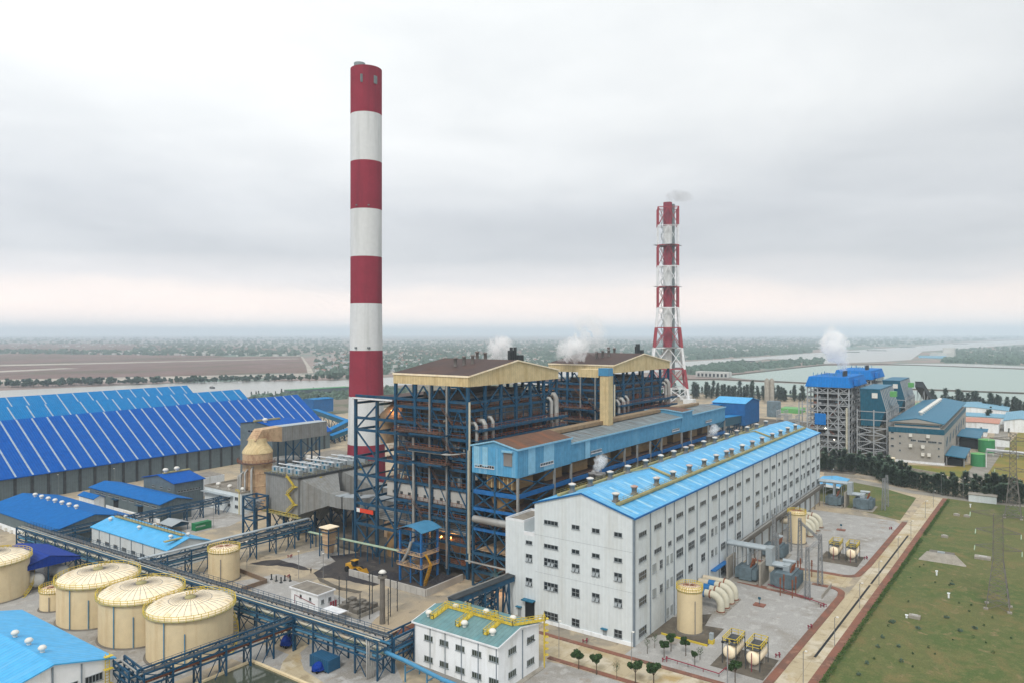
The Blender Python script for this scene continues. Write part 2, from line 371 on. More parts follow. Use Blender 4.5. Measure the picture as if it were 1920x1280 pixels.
def gable(root, x0, x1, y0, y1, z0, ze, zr, axis='x', wall='wall_grey', roof='roof_sky', over=.4, t=.25, rid=None, wname='wall', rname='roof'):
    """walls as one closed solid up to the roof underside, roof as two pitched slabs"""
    w_ = MB()
    if axis == 'x':
        rm = (y0+y1)/2 if rid is None else rid
        w_.extr([(x0,y0,z0),(x0,y1,z0),(x0,y1,ze),(x0,rm,zr),(x0,y0,ze)], (x1-x0, 0, 0))
        s0 = (zr-ze)/(rm-y0); s1 = (zr-ze)/(y1-rm)
        r = MB(); a, b = x0-over, x1+over; u = t+.02
        r.slab((a,y0-over,ze-over*s0+u),(b,y0-over,ze-over*s0+u),(b,rm,zr+u),(a,rm,zr+u),t)
        r.slab((a,rm,zr+u),(b,rm,zr+u),(b,y1+over,ze-over*s1+u),(a,y1+over,ze-over*s1+u),t)
    else:
        rm = (x0+x1)/2 if rid is None else rid
        w_.extr([(x0,y0,z0),(x1,y0,z0),(x1,y0,ze),(rm,y0,zr),(x0,y0,ze)], (0, y1-y0, 0))
        s0 = (zr-ze)/(rm-x0); s1 = (zr-ze)/(x1-rm)
        r = MB(); a, b = y0-over, y1+over; u = t+.02
        r.slab((x0-over,a,ze-over*s0+u),(x0-over,b,ze-over*s0+u),(rm,b,zr+u),(rm,a,zr+u),t)
        r.slab((rm,a,zr+u),(rm,b,zr+u),(x1+over,b,ze-over*s1+u),(x1+over,a,ze-over*s1+u),t)
    return w_.build(wname, wall, root), r.build(rname, roof, root)
def window(root, plane, c, a0, a1, z0, z1, nx=2, nz=1, pane='glass', frame='frame', side=-1, name='window', open_=False):
    """plane 'x': wall at x=c, spans y a0..a1; plane 'y': wall at y=c, spans x. side: outward sign"""
    f = MB(); g = MB(); fw = .09; o1 = c+side*.10
    if a0 > a1: a0, a1 = a1, a0
    def bx(m, p0, p1, q0, q1, d0, d1):
        if plane == 'x': m.box(d0, d1, p0, p1, q0, q1)
        else: m.box(p0, p1, d0, d1, q0, q1)
    for i in range(nx+1):
        a = a0+(a1-a0)*i/nx; bx(f, a-fw/2, a+fw/2, z0, z1, c, o1)
    for i in range(nz+1):
        z = z0+(z1-z0)*i/nz; bx(f, a0-fw/2, a1+fw/2, z-fw/2, z+fw/2, c, o1+side*.004)
    bx(f, a0-.15, a1+.15, z0-.16, z0-fw/2-.002, c, c+side*.2)
    if open_:
        wd = (a1-a0)/nx; j = (nx-1)//2
        for k in range(min(2, nx)):
            p = a0+wd*(j+k)+.12; zt = z0+(z1-z0)/max(nz, 1)-.1
            if plane == 'x': f.beam((c+side*.15, p+wd/2-.12, zt), (c+side*.55, p+wd/2-.12, z0+.1), wd-.25, .05)
            else: f.beam((p+wd/2-.12, c+side*.15, zt), (p+wd/2-.12, c+side*.55, z0+.1), wd-.25, .05)
    fo = f.build(name, frame, root, fix=False)
    bx(g, a0+.01, a1-.01, z0+.01, z1-.01, c, c+side*.045)
    if fo.parent is not None:
        ORI[fo] = ORI[root]
    g.build('pane', pane, fo, fix=False)
    return fo
# ------------------------------------------------------------------ ground materials
def ground_mat(name, cols, scales, fine=.1, rough=.95, warp=0.0, bump=0.0, spec=.2, sc3=(1, 1, 1), joints=None):
    """cols: list of (colour, lo, hi) layered by noise over the first colour; world-scale noise in object space"""
    m = bpy.data.materials.new(name); m.use_nodes = True; nt = m.node_tree; N = nt.nodes; L = nt.links
    bs = N['Principled BSDF']; bs.inputs['Roughness'].default_value = rough; bs.inputs['Specular IOR Level'].default_value = spec
    tc = N.new('ShaderNodeTexCoord')
    def noise(sc_, det=5, loc=(0, 0, 0), rg=.6):
        mp = N.new('ShaderNodeMapping'); mp.inputs['Location'].default_value = loc; mp.inputs['Scale'].default_value = sc3
        L.new(tc.outputs['Object'], mp.inputs[0])
        n = N.new('ShaderNodeTexNoise'); n.inputs['Scale'].default_value = sc_; n.inputs['Detail'].default_value = det
        n.inputs['Roughness'].default_value = rg; n.inputs['Distortion'].default_value = warp
        L.new(mp.outputs[0], n.inputs['Vector']); return n.outputs['Fac']
    c = None
    for i, (col, lo, hi) in enumerate(cols):
        if isinstance(col, str): col = tuple(x*.85 for x in lin(col))
        if c is None:
            rgb = N.new('ShaderNodeRGB'); rgb.outputs[0].default_value = (*col, 1); c = rgb.outputs[0]; continue
        r = N.new('ShaderNodeMapRange'); L.new(noise(scales[(i-1) % len(scales)], 5, (i*37.1, i*11.3, 0)), r.inputs[0])
        r.inputs[1].default_value = lo; r.inputs[2].default_value = hi
        x = N.new('ShaderNodeMix'); x.data_type = 'RGBA'; L.new(r.outputs[0], x.inputs[0]); L.new(c, x.inputs[6]); x.inputs[7].default_value = (*col, 1); c = x.outputs[2]
    if fine:
        r = N.new('ShaderNodeMapRange'); L.new(noise(3.0, 4, rg=.75), r.inputs[0]); r.inputs[1].default_value = .3; r.inputs[2].default_value = .7
        r.inputs[3].default_value = 1-fine; r.inputs[4].default_value = 1+fine
        vm = N.new('ShaderNodeVectorMath'); vm.operation = 'SCALE'; L.new(c, vm.inputs[0]); L.new(r.outputs[0], vm.inputs['Scale']); c = vm.outputs[0]
    if joints:
        br = N.new('ShaderNodeTexBrick'); L.new(tc.outputs['Object'], br.inputs[0]); br.offset = 0
        br.inputs['Scale'].default_value = 1.0; br.inputs['Brick Width'].default_value = joints; br.inputs['Row Height'].default_value = joints
        br.inputs['Mortar Size'].default_value = .05; br.inputs['Color1'].default_value = (1, 1, 1, 1); br.inputs['Color2'].default_value = (.93, .93, .93, 1); br.inputs['Mortar'].default_value = (.72, .7, .66, 1)
        x = N.new('ShaderNodeMix'); x.data_type = 'RGBA'; x.blend_type = 'MULTIPLY'; x.inputs[0].default_value = 1; L.new(c, x.inputs[6]); L.new(br.outputs[0], x.inputs[7]); c = x.outputs[2]
    L.new(c, bs.inputs['Base Color'])
    if bump:
        bp = N.new('ShaderNodeBump'); bp.inputs['Distance'].default_value = bump; L.new(noise(2.0, 5, rg=.7), bp.inputs['Height']); L.new(bp.outputs[0], bs.inputs['Normal'])
    MAT[name] = m; return m
def water_mat(name, col, rough=.12, wave=.05, spec=.5):
    m = bpy.data.materials.new(name); m.use_nodes = True; nt = m.node_tree; N = nt.nodes; L = nt.links
    bs = N['Principled BSDF']; bs.inputs['Base Color'].default_value = (*col, 1); bs.inputs['Roughness'].default_value = rough
    bs.inputs['Specular IOR Level'].default_value = spec
    tc = N.new('ShaderNodeTexCoord'); n = N.new('ShaderNodeTexNoise'); n.inputs['Scale'].default_value = .25; n.inputs['Detail'].default_value = 5
    L.new(tc.outputs['Object'], n.inputs['Vector']); bp = N.new('ShaderNodeBump'); bp.inputs['Distance'].default_value = wave; bp.inputs['Strength'].default_value = .5
    L.new(n.outputs['Fac'], bp.inputs['Height']); L.new(bp.outputs[0], bs.inputs['Normal'])
    MAT[name] = m
ground_mat('plain', [('#94847c', 0, 0), ('#6c8276', .48, .58), ('#a08c84', .54, .66), ('#5e7668', .58, .66)], [.0022, .004, .0016], fine=0, warp=1.5)
ground_mat('scrub', [('#7f766a', 0, 0), ('#5d6650', .48, .6), ('#8f8778', .56, .66)], [.02, .05], fine=.15, warp=.5)
ground_mat('field_brown', [('#7e685f', 0, 0), ('#66604c', .45, .6), ('#86706a', .5, .65), ('#745c56', .5, .6)], [.006, .02, .05], fine=0, warp=.6, sc3=(.4, 1, 1))
ground_mat('yard', [('#b5a58c', 0, 0), ('#9a9284', .45, .6), ('#c4b498', .5, .66), ('#857d70', .6, .7)], [.05, .15, .3], fine=.10, warp=.6)
ground_mat('gravel', [('#aaa8a4', 0, 0), ('#98938b', .5, .65), ('#b8b6b2', .52, .64), ('#9c8a78', .62, .74)], [.08, .35, .12], fine=.22, bump=.04)
ground_mat('road_c', [('#c0b193', 0, 0), ('#cfc4ae', .48, .6), ('#a39478', .54, .68), ('#b59d70', .56, .7)], [.09, .25, .1], fine=.07, warp=.4, joints=5.0)
ground_mat('road_grey', [('#9b968c', 0, 0), ('#8a857c', .45, .6)], [.1], fine=.08)
ground_mat('brick_p', [('#8e6252', 0, 0), ('#7a5c50', .45, .6), ('#a07a66', .56, .7)], [.15, .4], fine=.14)
ground_mat('grass_g', [('#666a40', 0, 0), ('#566638', .46, .58), ('#7a7048', .50, .66), ('#6c7044', .5, .62), ('#8a7a58', .60, .70)], [.03, .12, .5, .35], fine=.32, bump=.08, warp=.5)
ground_mat('grass_y', [('#8f8242', 0, 0), ('#727838', .46, .6), ('#9c7c4c', .56, .68)], [.03, .08], fine=.15)
ground_mat('coal_floor', [('#4e4a48', 0, 0), ('#38363a', .45, .58), ('#625b54', .58, .7)], [.1, .3], fine=.2, bump=.08)
ground_mat('dirt_dark', [('#6e675c', 0, 0), ('#565048', .45, .6), ('#857a6a', .56, .7)], [.12, .3], fine=.15)
ground_mat('sand', [('#b9b0a4', 0, 0), ('#9c968c', .48, .6)], [.02], fine=0)
water_mat('river_w', (0.36, 0.36, 0.34), .35, .01, .35)
water_mat('pond_w', (0.31, 0.38, 0.345), .45, .01, .2)
water_mat('pool_w', (0.055, 0.065, 0.045), .08, .03)
def sheet(name, poly, z, mat, label=None):
    m = MB(); m.add([(x, y, z) for x, y in poly], [tuple(range(len(poly)))])
    o = m.build(name, mat, kind='structure', fix=False)
    me = o.data
    if me.polygons[0].normal.z < 0: me.flip_normals()
    return o
def ragged(poly, amp=.5, step=2.0, seed=1):
    rn = random.Random(seed); out = []
    for (a, b), (c, d) in zip(poly, poly[1:]+poly[:1]):
        n_ = max(1, int(math.hypot(c-a, d-b)/step)); nx, ny = -(d-b), c-a; L_ = max(1e-6, math.hypot(nx, ny)); ph = rn.uniform(0, 6)
        for i in range(n_):
            t = i/n_; w_ = amp*(sin(t*n_*.9+ph)*.6+rn.uniform(-.5, .5))*(1 if i else .3); out.append((a+(c-a)*t+nx/L_*w_, b+(d-b)*t+ny/L_*w_))
    return out
def P2(pts, z=0): return [G(a, b, z) for a, b in pts]
# ------------------------------------------------------------------ the plain
m = MB(); n = 96
m.add([(28000*cos(2*pi*i/n), 28000*sin(2*pi*i/n), -0.6) for i in range(n)], [tuple(range(n))])
o = m.build('ground', 'plain', kind='structure', fix=False)
sheet('scrubland', P2([(-200, 790), (0, 745), (430, 742), (640, 728), (1000, 712), (1290, 706), (1300, 735), (1480, 741), (1740, 750), (1920, 762), (2200, 775)])+[(250, -150), (60, -60), (20, 0), (-300, 500)], -0.3, 'scrub')
far = [(-80, 733), (0, 731), (200, 723), (400, 715), (640, 712), (740, 706), (1000, 692), (1290, 677), (1420, 669), (1540, 660), (1700, 650), (1800, 643), (1920, 637.5), (2100, 634)]
near = [(2100, 638), (1920, 645), (1780, 655), (1730, 658), (1708, 674), (1640, 678), (1545, 681), (1545, 675), (1440, 672), (1350, 684), (1290, 694), (1000, 708), (740, 722), (640, 729), (430, 746), (0, 762), (-80, 764)]
sheet('river', P2(far+near), -0.25, 'river_w')
sheet('pond', P2([(1352, 704), (1545, 684.5), (1700, 684), (1920, 692), (2050, 695), (2050, 742), (1920, 735), (1700, 727), (1515, 716), (1400, 710)]), -0.2, 'pond_w')
sheet('pond', P2([(1235, 712), (1345, 712), (1515, 719), (1700, 730), (1920, 738), (2050, 744), (2050, 772), (1920, 763), (1740, 752), (1480, 743), (1235, 737)]), -0.2, 'pond_w')
sheet('pond', P2([(1655, 681), (1800, 681), (1920, 686), (2000, 688), (2000, 693), (1920, 690)]), -0.2, 'river_w')
sheet('field', P2([(-100, 668), (120, 658), (330, 660), (430, 668), (565, 668), (585, 697), (300, 705), (-100, 715)]), -0.45, 'field_brown')
sheet('field', P2([(-100, 645), (200, 643), (520, 652), (560, 656), (300, 657), (-100, 654)]), -0.45, 'field_brown')
sheet('field', P2([(760, 655), (1010, 652), (1040, 660), (900, 664), (760, 664)]), -0.45, 'field_brown')
sheet('field', P2([(1300, 640), (1500, 638), (1560, 645), (1420, 655), (1310, 655)]), -0.45, 'field_brown')
sheet('path', P2([(564, 668), (568, 668), (584, 690), (588, 699), (577, 699), (574, 685)]), -0.35, 'sand')
for a in ([(-60, 684), (200, 679), (560, 671), (560, 672), (200, 681), (-60, 687)], [(-60, 697), (120, 689), (150, 690), (-60, 700)], [(-60, 712), (240, 706), (560, 700), (640, 703), (560, 705), (240, 713), (-60, 720)], [(730, 697), (1000, 690), (1000, 693), (745, 701)]):
    sheet('mudflat', P2(a), -0.3, 'sand')
# dikes between the ponds
def dike(pts, wd, h=1.2, mat='dirt_dark'):
    q = [Vector((*G(*p), 0)) for p in pts]; m = MB()
    for a, b in zip(q, q[1:]): m.beam(a+Vector((0, 0, h/2-.3)), b+Vector((0, 0, h/2-.3)), wd, h)
    m.build('embankment', mat, kind='structure')
dike([(1235, 711), (1345, 710.5), (1515, 717.5), (1700, 728.5), (1920, 736.5), (2050, 743)], 7)
dike([(1340, 706), (1545, 683.5), (1655, 682.5), (1920, 691), (2050, 694)], 9)
# ------------------------------------------------------------------ plant grounds
sheet('plant_yard', [(60, 20), (900, -60), (900, 330), (640, 345), (560, 520), (60, 470), (30, 260), (40, 100)], 0.0, 'yard')
rd = lambda x, y: y-0.026*(x-160)         # the perimeter road runs 1.5 degrees off the plant grid
def strip(name, x0, x1, ya, yb, z, mat): sheet(name, [(x0, rd(x0, ya)), (x1, rd(x1, ya)), (x1, rd(x1, yb)), (x0, rd(x0, yb))], z, mat)
strip('grass_field', 110, 376, -60, 36.2, .006, 'grass_g')
strip('road', 110, 372, 38.0, 43.5, .010, 'road_c')
strip('drain', 172.5, 231, 39.8, 40.35, .018, 'dark'); strip('drain', 232.5, 296, 39.8, 40.35, .018, 'dark')
strip('pavement', 110, 372, 36.2, 38.0, .014, 'brick_p')
def pave(pts, wd, name='pavement', mat='brick_p', z=.14, kerb=True):
    """raised brick strip following a line of plan points"""
    m = MB(); L_ = []; R_ = []
    for i, p in enumerate(pts):
        a = Vector(pts[max(i-1, 0)]); b = Vector(pts[min(i+1, len(pts)-1)]); d = (b-a).normalized(); nrm = Vector((-d.y, d.x))*wd/2
        L_.append(Vector(p)+nrm); R_.append(Vector(p)-nrm)
    for i in range(len(pts)-1): m.prism([L_[i], R_[i], R_[i+1], L_[i+1]], -.05, z)
    return m.build(name, mat, kind='structure')
def arc(cx, cy, r, a0, a1, n=8): return [(cx+r*cos(RD(a0+(a1-a0)*i/n)), cy+r*sin(RD(a0+(a1-a0)*i/n))) for i in range(n+1)]
sheet('gravel_ground', [(148.9, 74.9), (148.9, 44.8), (219, 43.3), (223.5, 46), (224.5, 51), (224.5, 62), (229, 74.9)], .008, 'gravel')
sheet('gravel_ground', [(237, 74.9), (235, 62), (236, 46), (240, 42.8), (312, 41), (316, 44), (317, 74.9)], .008, 'gravel')
sheet('gravel_ground', [(100, 30), (137, 30), (137, 84), (133, 100), (100, 100)], .008, 'gravel')
sheet('gravel_ground', [(75, 145), (75, 260), (104, 260), (106, 112), (97, 112), (97, 145)], .008, 'gravel')
sheet('gravel_ground', P2([(560, 1215), (620, 1180), (720, 1190), (760, 1290), (620, 1290), (572, 1250)]), .012, 'gravel')
sheet('gravel_ground', ragged(P2([(440, 1090), (520, 1075), (560, 1090), (640, 1118), (720, 1145), (690, 1175), (560, 1150)]), .5, 1.6), .008, 'gravel')
sheet('gravel_ground', ragged(P2([(500, 1055), (600, 1028), (680, 1045), (620, 1070), (560, 1062)]), .5, 1.6), .008, 'gravel')
sheet('gravel_ground', ragged(P2([(290, 955), (400, 930), (475, 965), (430, 985), (355, 1000)]), .5, 1.6), .008, 'gravel')
sheet('gravel_ground', ragged(P2([(270, 905), (330, 895), (420, 925), (340, 935)]), .5, 1.6), .008, 'gravel')
sheet('front_road', [(139, 44), (147.5, 44), (147.5, 118), (139, 118)], .010, 'road_c')
sheet('road', P2([(520, 1270), (530, 1240), (560, 1205), (600, 1190), (560, 1225), (570, 1255), (640, 1300), (520, 1300)]), .016, 'road_c')
pave([(148.3, 44), (148.3, 100)], 1.3); pave([(138.0, 36), (138.0, 88)], 1.3)
pave([(149, rd(149, 44.5)), (216, rd(216, 44.5))]+arc(218.5, 47.6, 4.2, -75, 0)+[(222.8, 52)], 1.8)
pave([(209.7, 49), (212.5, 70)], 2.0)
pave([(236, 74), (234.6, 60), (235.3, 50)]+arc(239.5, 46.8, 4.2, 180, 255)+[(250, rd(250, 44.2)), (316, rd(316, 44.2))], 1.8)
sheet('service_road', [(224.5, 43.5), (235, 43.5), (234.5, 62), (226, 62)], .011, 'road_c')
sheet('grass_field', [(336, 76), (318, 42), (366, 42), (396, 74), (372, 86), (340, 88)], .008, 'grass_g')
sheet('far_road', [(330, 92), (372, 90), (398, 74), (383, 46), (379, 20), (385, -60), (377, -60), (371, 20), (375, 46), (388, 74), (366, 86), (330, 88)], .012, 'road_grey')
sheet('grass_field', [(441, 62), (425, 20), (432, -60), (900, -80), (900, -5), (600, 12), (500, 18), (462, 36), (452, 70)], .008, 'grass_y')
sheet('lane', P2([(1800, 900), (1862, 830), (1872, 770), (1890, 770), (1890, 830), (1840, 905)]), .02, 'road_grey')
sheet('coal_yard', [(151, 136.5), (168, 136.5), (170, 180), (160, 186), (150.8, 166)], .012, 'coal_floor')
sheet('coal_spill', ragged(P2([(588, 1074), (602, 1064), (628, 1052), (665, 1046), (720, 1052), (760, 1075), (700, 1098), (655, 1088), (615, 1082), (598, 1082)]), .5, 1.2, 3), .014, 'coal_floor')
sheet('wheel_track', ragged(P2([(590, 1075), (596, 1074), (604, 1084), (640, 1100), (680, 1107), (676, 1112), (634, 1105), (600, 1090)]), .2, 1.0, 5), .013, 'dirt_dark')
sheet('coal_spill', ragged(P2([(468, 1056), (490, 1051), (522, 1048), (555, 1056), (584, 1068), (560, 1067), (540, 1062), (520, 1059), (500, 1060)]), .35, 1.2, 4), .014, 'coal_floor')
sheet('yard_ground', [(150.8, 112), (172, 112), (168, 136), (150.8, 136)], .010, 'yard')  # plain surface before the bunker bay, same material as the rest of the yard
sheet('ash_ground', [(168, 103), (335, 103), (335, 240), (205, 250), (175, 205), (168, 190)], .010, 'dirt_dark')
sheet('ash_ground', [(405, 75), (620, 60), (640, 240), (420, 250)], .010, 'dirt_dark')
sheet('concrete_pad', [(154.6, 45.8), (166.2, 45.8), (167.3, 57.3), (155.0, 57.3)], .022, 'dirt_dark')
sheet('concrete_pad', [(246.6, 44.4), (259, 44.4), (259, 56), (246.6, 56)], .022, 'dirt_dark')
sheet('concrete_pad', P2([(1240, 1188), (1326, 1211), (1358, 1178), (1322, 1172), (1335, 1150)])+[(176, 74.9), (159.5, 74.9)], .020, 'dirt_dark')
# ------------------------------------------------------------------ water basin at the bottom edge
bz = MB()
A = G(473, 1242); dl = 15.0
x1, y1 = A[0], A[1]
m = MB(); m.box(60, x1, 104, 104.6, 0, .9); m.box(x1-.6, x1, 104.6, y1-.6, 0, .9); m.box(60, x1, y1-.6, y1, 0, .9); m.box(60, 60.6, 104.6, y1-.6, 0, .9)
root = T('water_basin', 'concrete rimmed basin of dark green water at the bottom edge of the picture', 'basin', (x1, y1, 0))
m.build('rim', 'tank_cream', root)
m = MB(); m.box(60.6, x1-.6, 104.6, y1-.6, .02, .5); m.build('water', 'pool_w', root)
# ------------------------------------------------------------------ trees
def leaves(m, rnd, cx, cy, cz, rx, ry, rz, n, s, shell=.55, holes=None):
    for _ in range(n):
        while True:
            u = Vector((rnd.uniform(-1, 1), rnd.uniform(-1, 1), rnd.uniform(-1, 1)))
            if shell < u.length < 1: break
        p = Vector((cx+u.x*rx, cy+u.y*ry, cz+u.z*rz))
        a = Vector((rnd.gauss(0, 1), rnd.gauss(0, 1), rnd.gauss(0, .7))).normalized()
        b = a.cross(Vector((rnd.gauss(0, 1), rnd.gauss(0, 1), rnd.gauss(0, 1)))).normalized()
        k = s*rnd.uniform(.6, 1.4)
        m.add([p-a*k-b*k*.5, p+a*k*.2-b*k*.7, p+a*k+b*k*.3, p-a*k*.1+b*k*.7], [(0, 1, 2, 3)])
def tree_round(name, label, loc, h, r, n, leafmat='leaf', s=.22, seed=1, group=None, clumps=9, cat='tree'):
    rnd = random.Random(seed); root = T(name, label, cat, loc, group); x, y, z = loc
    tr = MB(); th = h-1.5*r
    tr.tube([(x, y, z-.1), (x+.05, y, z+th*.6), (x, y+.05, z+th+r*.7)], [.13*h/5, .10*h/5, .05*h/5], 7)
    for i in range(5):
        a = i*1.3; tr.tube([(x, y, z+th*.8), (x+cos(a)*r*.6, y+sin(a)*r*.6, z+th+r*.6)], [.05*h/5, .02*h/5], 5)
    tr.build('trunk', 'bark', root)
    cr = MB(); cz = z+h-r*.95
    for i in range(clumps):
        a = rnd.uniform(0, 6.28); e = rnd.uniform(-.6, 1.0); q = rnd.uniform(.3, .78)*r; cq = rnd.uniform(.34, .52)*r
        leaves(cr, rnd, x+cos(a)*q, y+sin(a)*q, cz+e*r*.6, cq, cq, cq*.85, n//clumps, s, .25)
    cr.build('crown', leafmat, root, fix=False); return root
def casuarina(name, label, loc, h, n, seed, group, cat='tree', wd=.2, s=.5, mat='leaf_dark', low=.08):
    rnd = random.Random(seed); root = T(name, label, cat, loc, group); x, y, z = loc
    tr = MB(); tr.tube([(x, y, z-.2), (x, y, z+h*.9)], [.02*h, .006*h], 5); tr.build('trunk', 'bark', root)
    cr = MB()
    for i in range(n):
        t = rnd.random()**.8; hz = h*(low+(1-low)*t)
        rr = h*wd*(1-t)**.6*(.55+.45*sin(t*19+seed))*rnd.uniform(.3, 1.15); a = rnd.uniform(0, 6.28)
        p = Vector((x+cos(a)*rr, y+sin(a)*rr, z+hz)); k = s*rnd.uniform(.5, 1.3)
        d = Vector((cos(a), sin(a), rnd.uniform(.1, 1.2))).normalized(); q = Vector((-sin(a), cos(a), rnd.uniform(-.3, .3)))
        cr.add([p-q*k*.45, p+d*k*.6-q*k*.2, p+d*k*1.5, p+d*k*.5+q*k*.5], [(0, 1, 2, 3)])
    cr.build('crown', mat, root, fix=False); return root
# near ornamental trees round the turbine hall
NT = [((900, 1172), 4.6, 1.35, 'round clipped tree on the gravel, leftmost along the brick kerb below the hall'),
      ((1033, 1214), 4.4, 1.25, 'round clipped tree second from the left along the brick kerb below the hall'),
      ((1325, 1284), 5.2, 1.6, 'large round tree at the bottom edge below the hall, left one of the two'),
      ((1462, 1300), 5.2, 1.7, 'large round tree at the bottom edge below the hall, right one of the two')]
for i, (p, h, r, lab) in enumerate(NT):
    x, y = G(860+p[0]/4, 960+p[1]/4); tree_round('round_tree', lab, (x, y, 0), h, r, 2400, seed=i+3, s=.17, group='clipped round trees around the turbine hall')
for i, (p, h, r, lab) in enumerate([((1540, 1088), 3.9, 1.0, 'leaning small tree on gravel at the hall corner, left of a touching pair'),
      ((1592, 1040), 4.0, 1.15, 'small tree on gravel behind another, nearest to the hall side wall'),
      ((1703, 1075), 4.2, 1.05, 'upright small tree on gravel to the right of the pair of trees'),
      ((1770, 1152), 3.2, .75, 'thin sparse sapling with few leaves behind the red hydrant pipe')]):
    x, y = G(860+p[0]/4, 960+p[1]/4); tree_round('small_tree', lab, (x, y, 0), h, r, 1500 if i < 3 else 500, seed=i+13, s=.16, group='small trees between hall and hydrant pipe')
x, y = G(1240+553/4, 960+1275/4); tree_round('round_tree', 'round dark tree at the bottom edge beside the floodlight mast', (x, y, 0), 4.6, 1.25, 2200, seed=31, s=.17, group='clipped round trees around the turbine hall')
def bare(name, p, h, lab, seed):
    rnd = random.Random(seed); x, y = G(*p); root = T(name, lab, 'tree', (x, y, 0)); m = MB()
    m.tube([(x, y, -.1), (x+.05, y, h*.5), (x, y, h)], [.07, .05, .02], 6); m.build('trunk', 'bark', root); b = MB()
    for i in range(14):
        a = rnd.uniform(0, 6.28); z = h*rnd.uniform(.35, .9); l = rnd.uniform(.5, 1.1)
        b.tube([(x, y, z), (x+cos(a)*l*.6, y+sin(a)*l*.6, z+l*.5), (x+cos(a)*l, y+sin(a)*l, z+l)], [.03, .02, .01], 4)
    leaves(b, rnd, x, y, h*.8, .8, .8, .8, 60, .10, .1); b.build('branches', 'leaf', root, fix=False)
bare('bare_tree', (860+1415/4, 960+1060/4), 3.4, 'bare leafless sapling on gravel below the hall corner', 1)
bare('bare_tree', (860+1185/4, 960+1250/4), 3.4, 'bare leafless sapling on gravel between the round trees at the bottom', 2)
bare('bare_tree', (860+1470/4, 960+1015/4), 3.0, 'bare twiggy sapling close against the foot of the hall side wall', 5)
bare('bare_tree', (1240+290/4, 960+1105/4), 2.6, 'thin bare shrub left of the yellow railed tanks', 4)
# belt of dark conifers between the two plants, casuarinas by the ponds, trees on the far river bank
P_ = [casuarina('belt_tree', 'dark conifer in the dense belt between the two power plants', (0, 0, 0), 8.0, 520, s, 'dense belt of dark conifers between the plants', wd=.36, s=.8, low=.02) for s in (1, 2, 3)]
belt = [[(1500, 872), (1545, 880), (1600, 884), (1648, 893)], [(1640, 890), (1690, 908), (1740, 921), (1790, 930), (1850, 937), (1925, 946)], [(1545, 868), (1640, 880), (1700, 898)], [(1760, 915), (1840, 922), (1925, 930)], [(1648, 899), (1700, 915)]]
rnd = random.Random(5); pos = []
for ln in belt:
    for (a, b) in zip(ln, ln[1:]):
        p, q = G(*a), G(*b); d = math.dist(p, q); k = max(1, int(d/1.5))
        for i in range(k):
            t = (i+rnd.uniform(-.3, .3))/k; pos.append((p[0]+(q[0]-p[0])*t+rnd.uniform(-1.6, 1.6), p[1]+(q[1]-p[1])*t+rnd.uniform(-1.2, 1.2)))
pos = pos[:280]
for o in P_: snapshot(o)
for i, (x, y) in enumerate(pos):
    s = rnd.uniform(.7, 1.15)
    if i < 3: o = P_[i]; o.location = (x, y, 0); o.scale = (s,)*3
    else: clone(P_[i % 3], (x, y, 0), rnd.uniform(0, 6.28), scale=s)
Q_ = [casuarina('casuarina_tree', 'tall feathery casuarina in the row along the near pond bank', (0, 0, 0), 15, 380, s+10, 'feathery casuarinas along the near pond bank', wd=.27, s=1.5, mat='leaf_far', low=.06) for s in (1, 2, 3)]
for o in Q_: snapshot(o)
pos = []
for (a, b, k, j) in (((1235, 742), (1515, 752), 66, 14), ((1300, 738), (1500, 746), 22, 8), ((1740, 758), (1845, 767), 26, 8), ((1845, 770), (1930, 776), 26, 10), ((1858, 780), (1838, 812), 16, 4), ((1905, 778), (1892, 815), 12, 4), ((470, 742), (640, 733), 20, 10)):
    p, q = G(*a), G(*b)
    for i in range(k):
        t = (i+rnd.uniform(-.4, .4))/k; pos.append((p[0]+(q[0]-p[0])*t+rnd.uniform(-j, j), p[1]+(q[1]-p[1])*t+rnd.uniform(-1, 1), k))
for i, (x, y, k) in enumerate(pos):
    s = rnd.uniform(.5, 1.15)*(1 if i < 150 else .62)*(.6 if k in (20, 16, 12) else 1)
    if i < 3: o = Q_[i]; o.location = (x, y, 0); o.scale = (s,)*3
    else: clone(Q_[i % 3], (x, y, 0), rnd.uniform(0, 6.28), scale=s)
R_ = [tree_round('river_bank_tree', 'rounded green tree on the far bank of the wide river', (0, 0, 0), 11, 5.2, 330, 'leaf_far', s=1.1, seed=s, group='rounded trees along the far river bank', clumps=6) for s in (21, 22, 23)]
for o in R_: snapshot(o)
for i in range(250):
    t = rnd.random()
    px = -60+720*t+0; py = 727-17*t**.8+rnd.uniform(-1.5, 2.2)
    x, y = G(px, py); s = rnd.uniform(.35, 1.05)
    if i < 3: o = R_[i]; o.location = (x, y, -.2); o.scale = (s,)*3
    else: clone(R_[i % 3], (x, y, -.2), rnd.uniform(0, 6.28), scale=s)
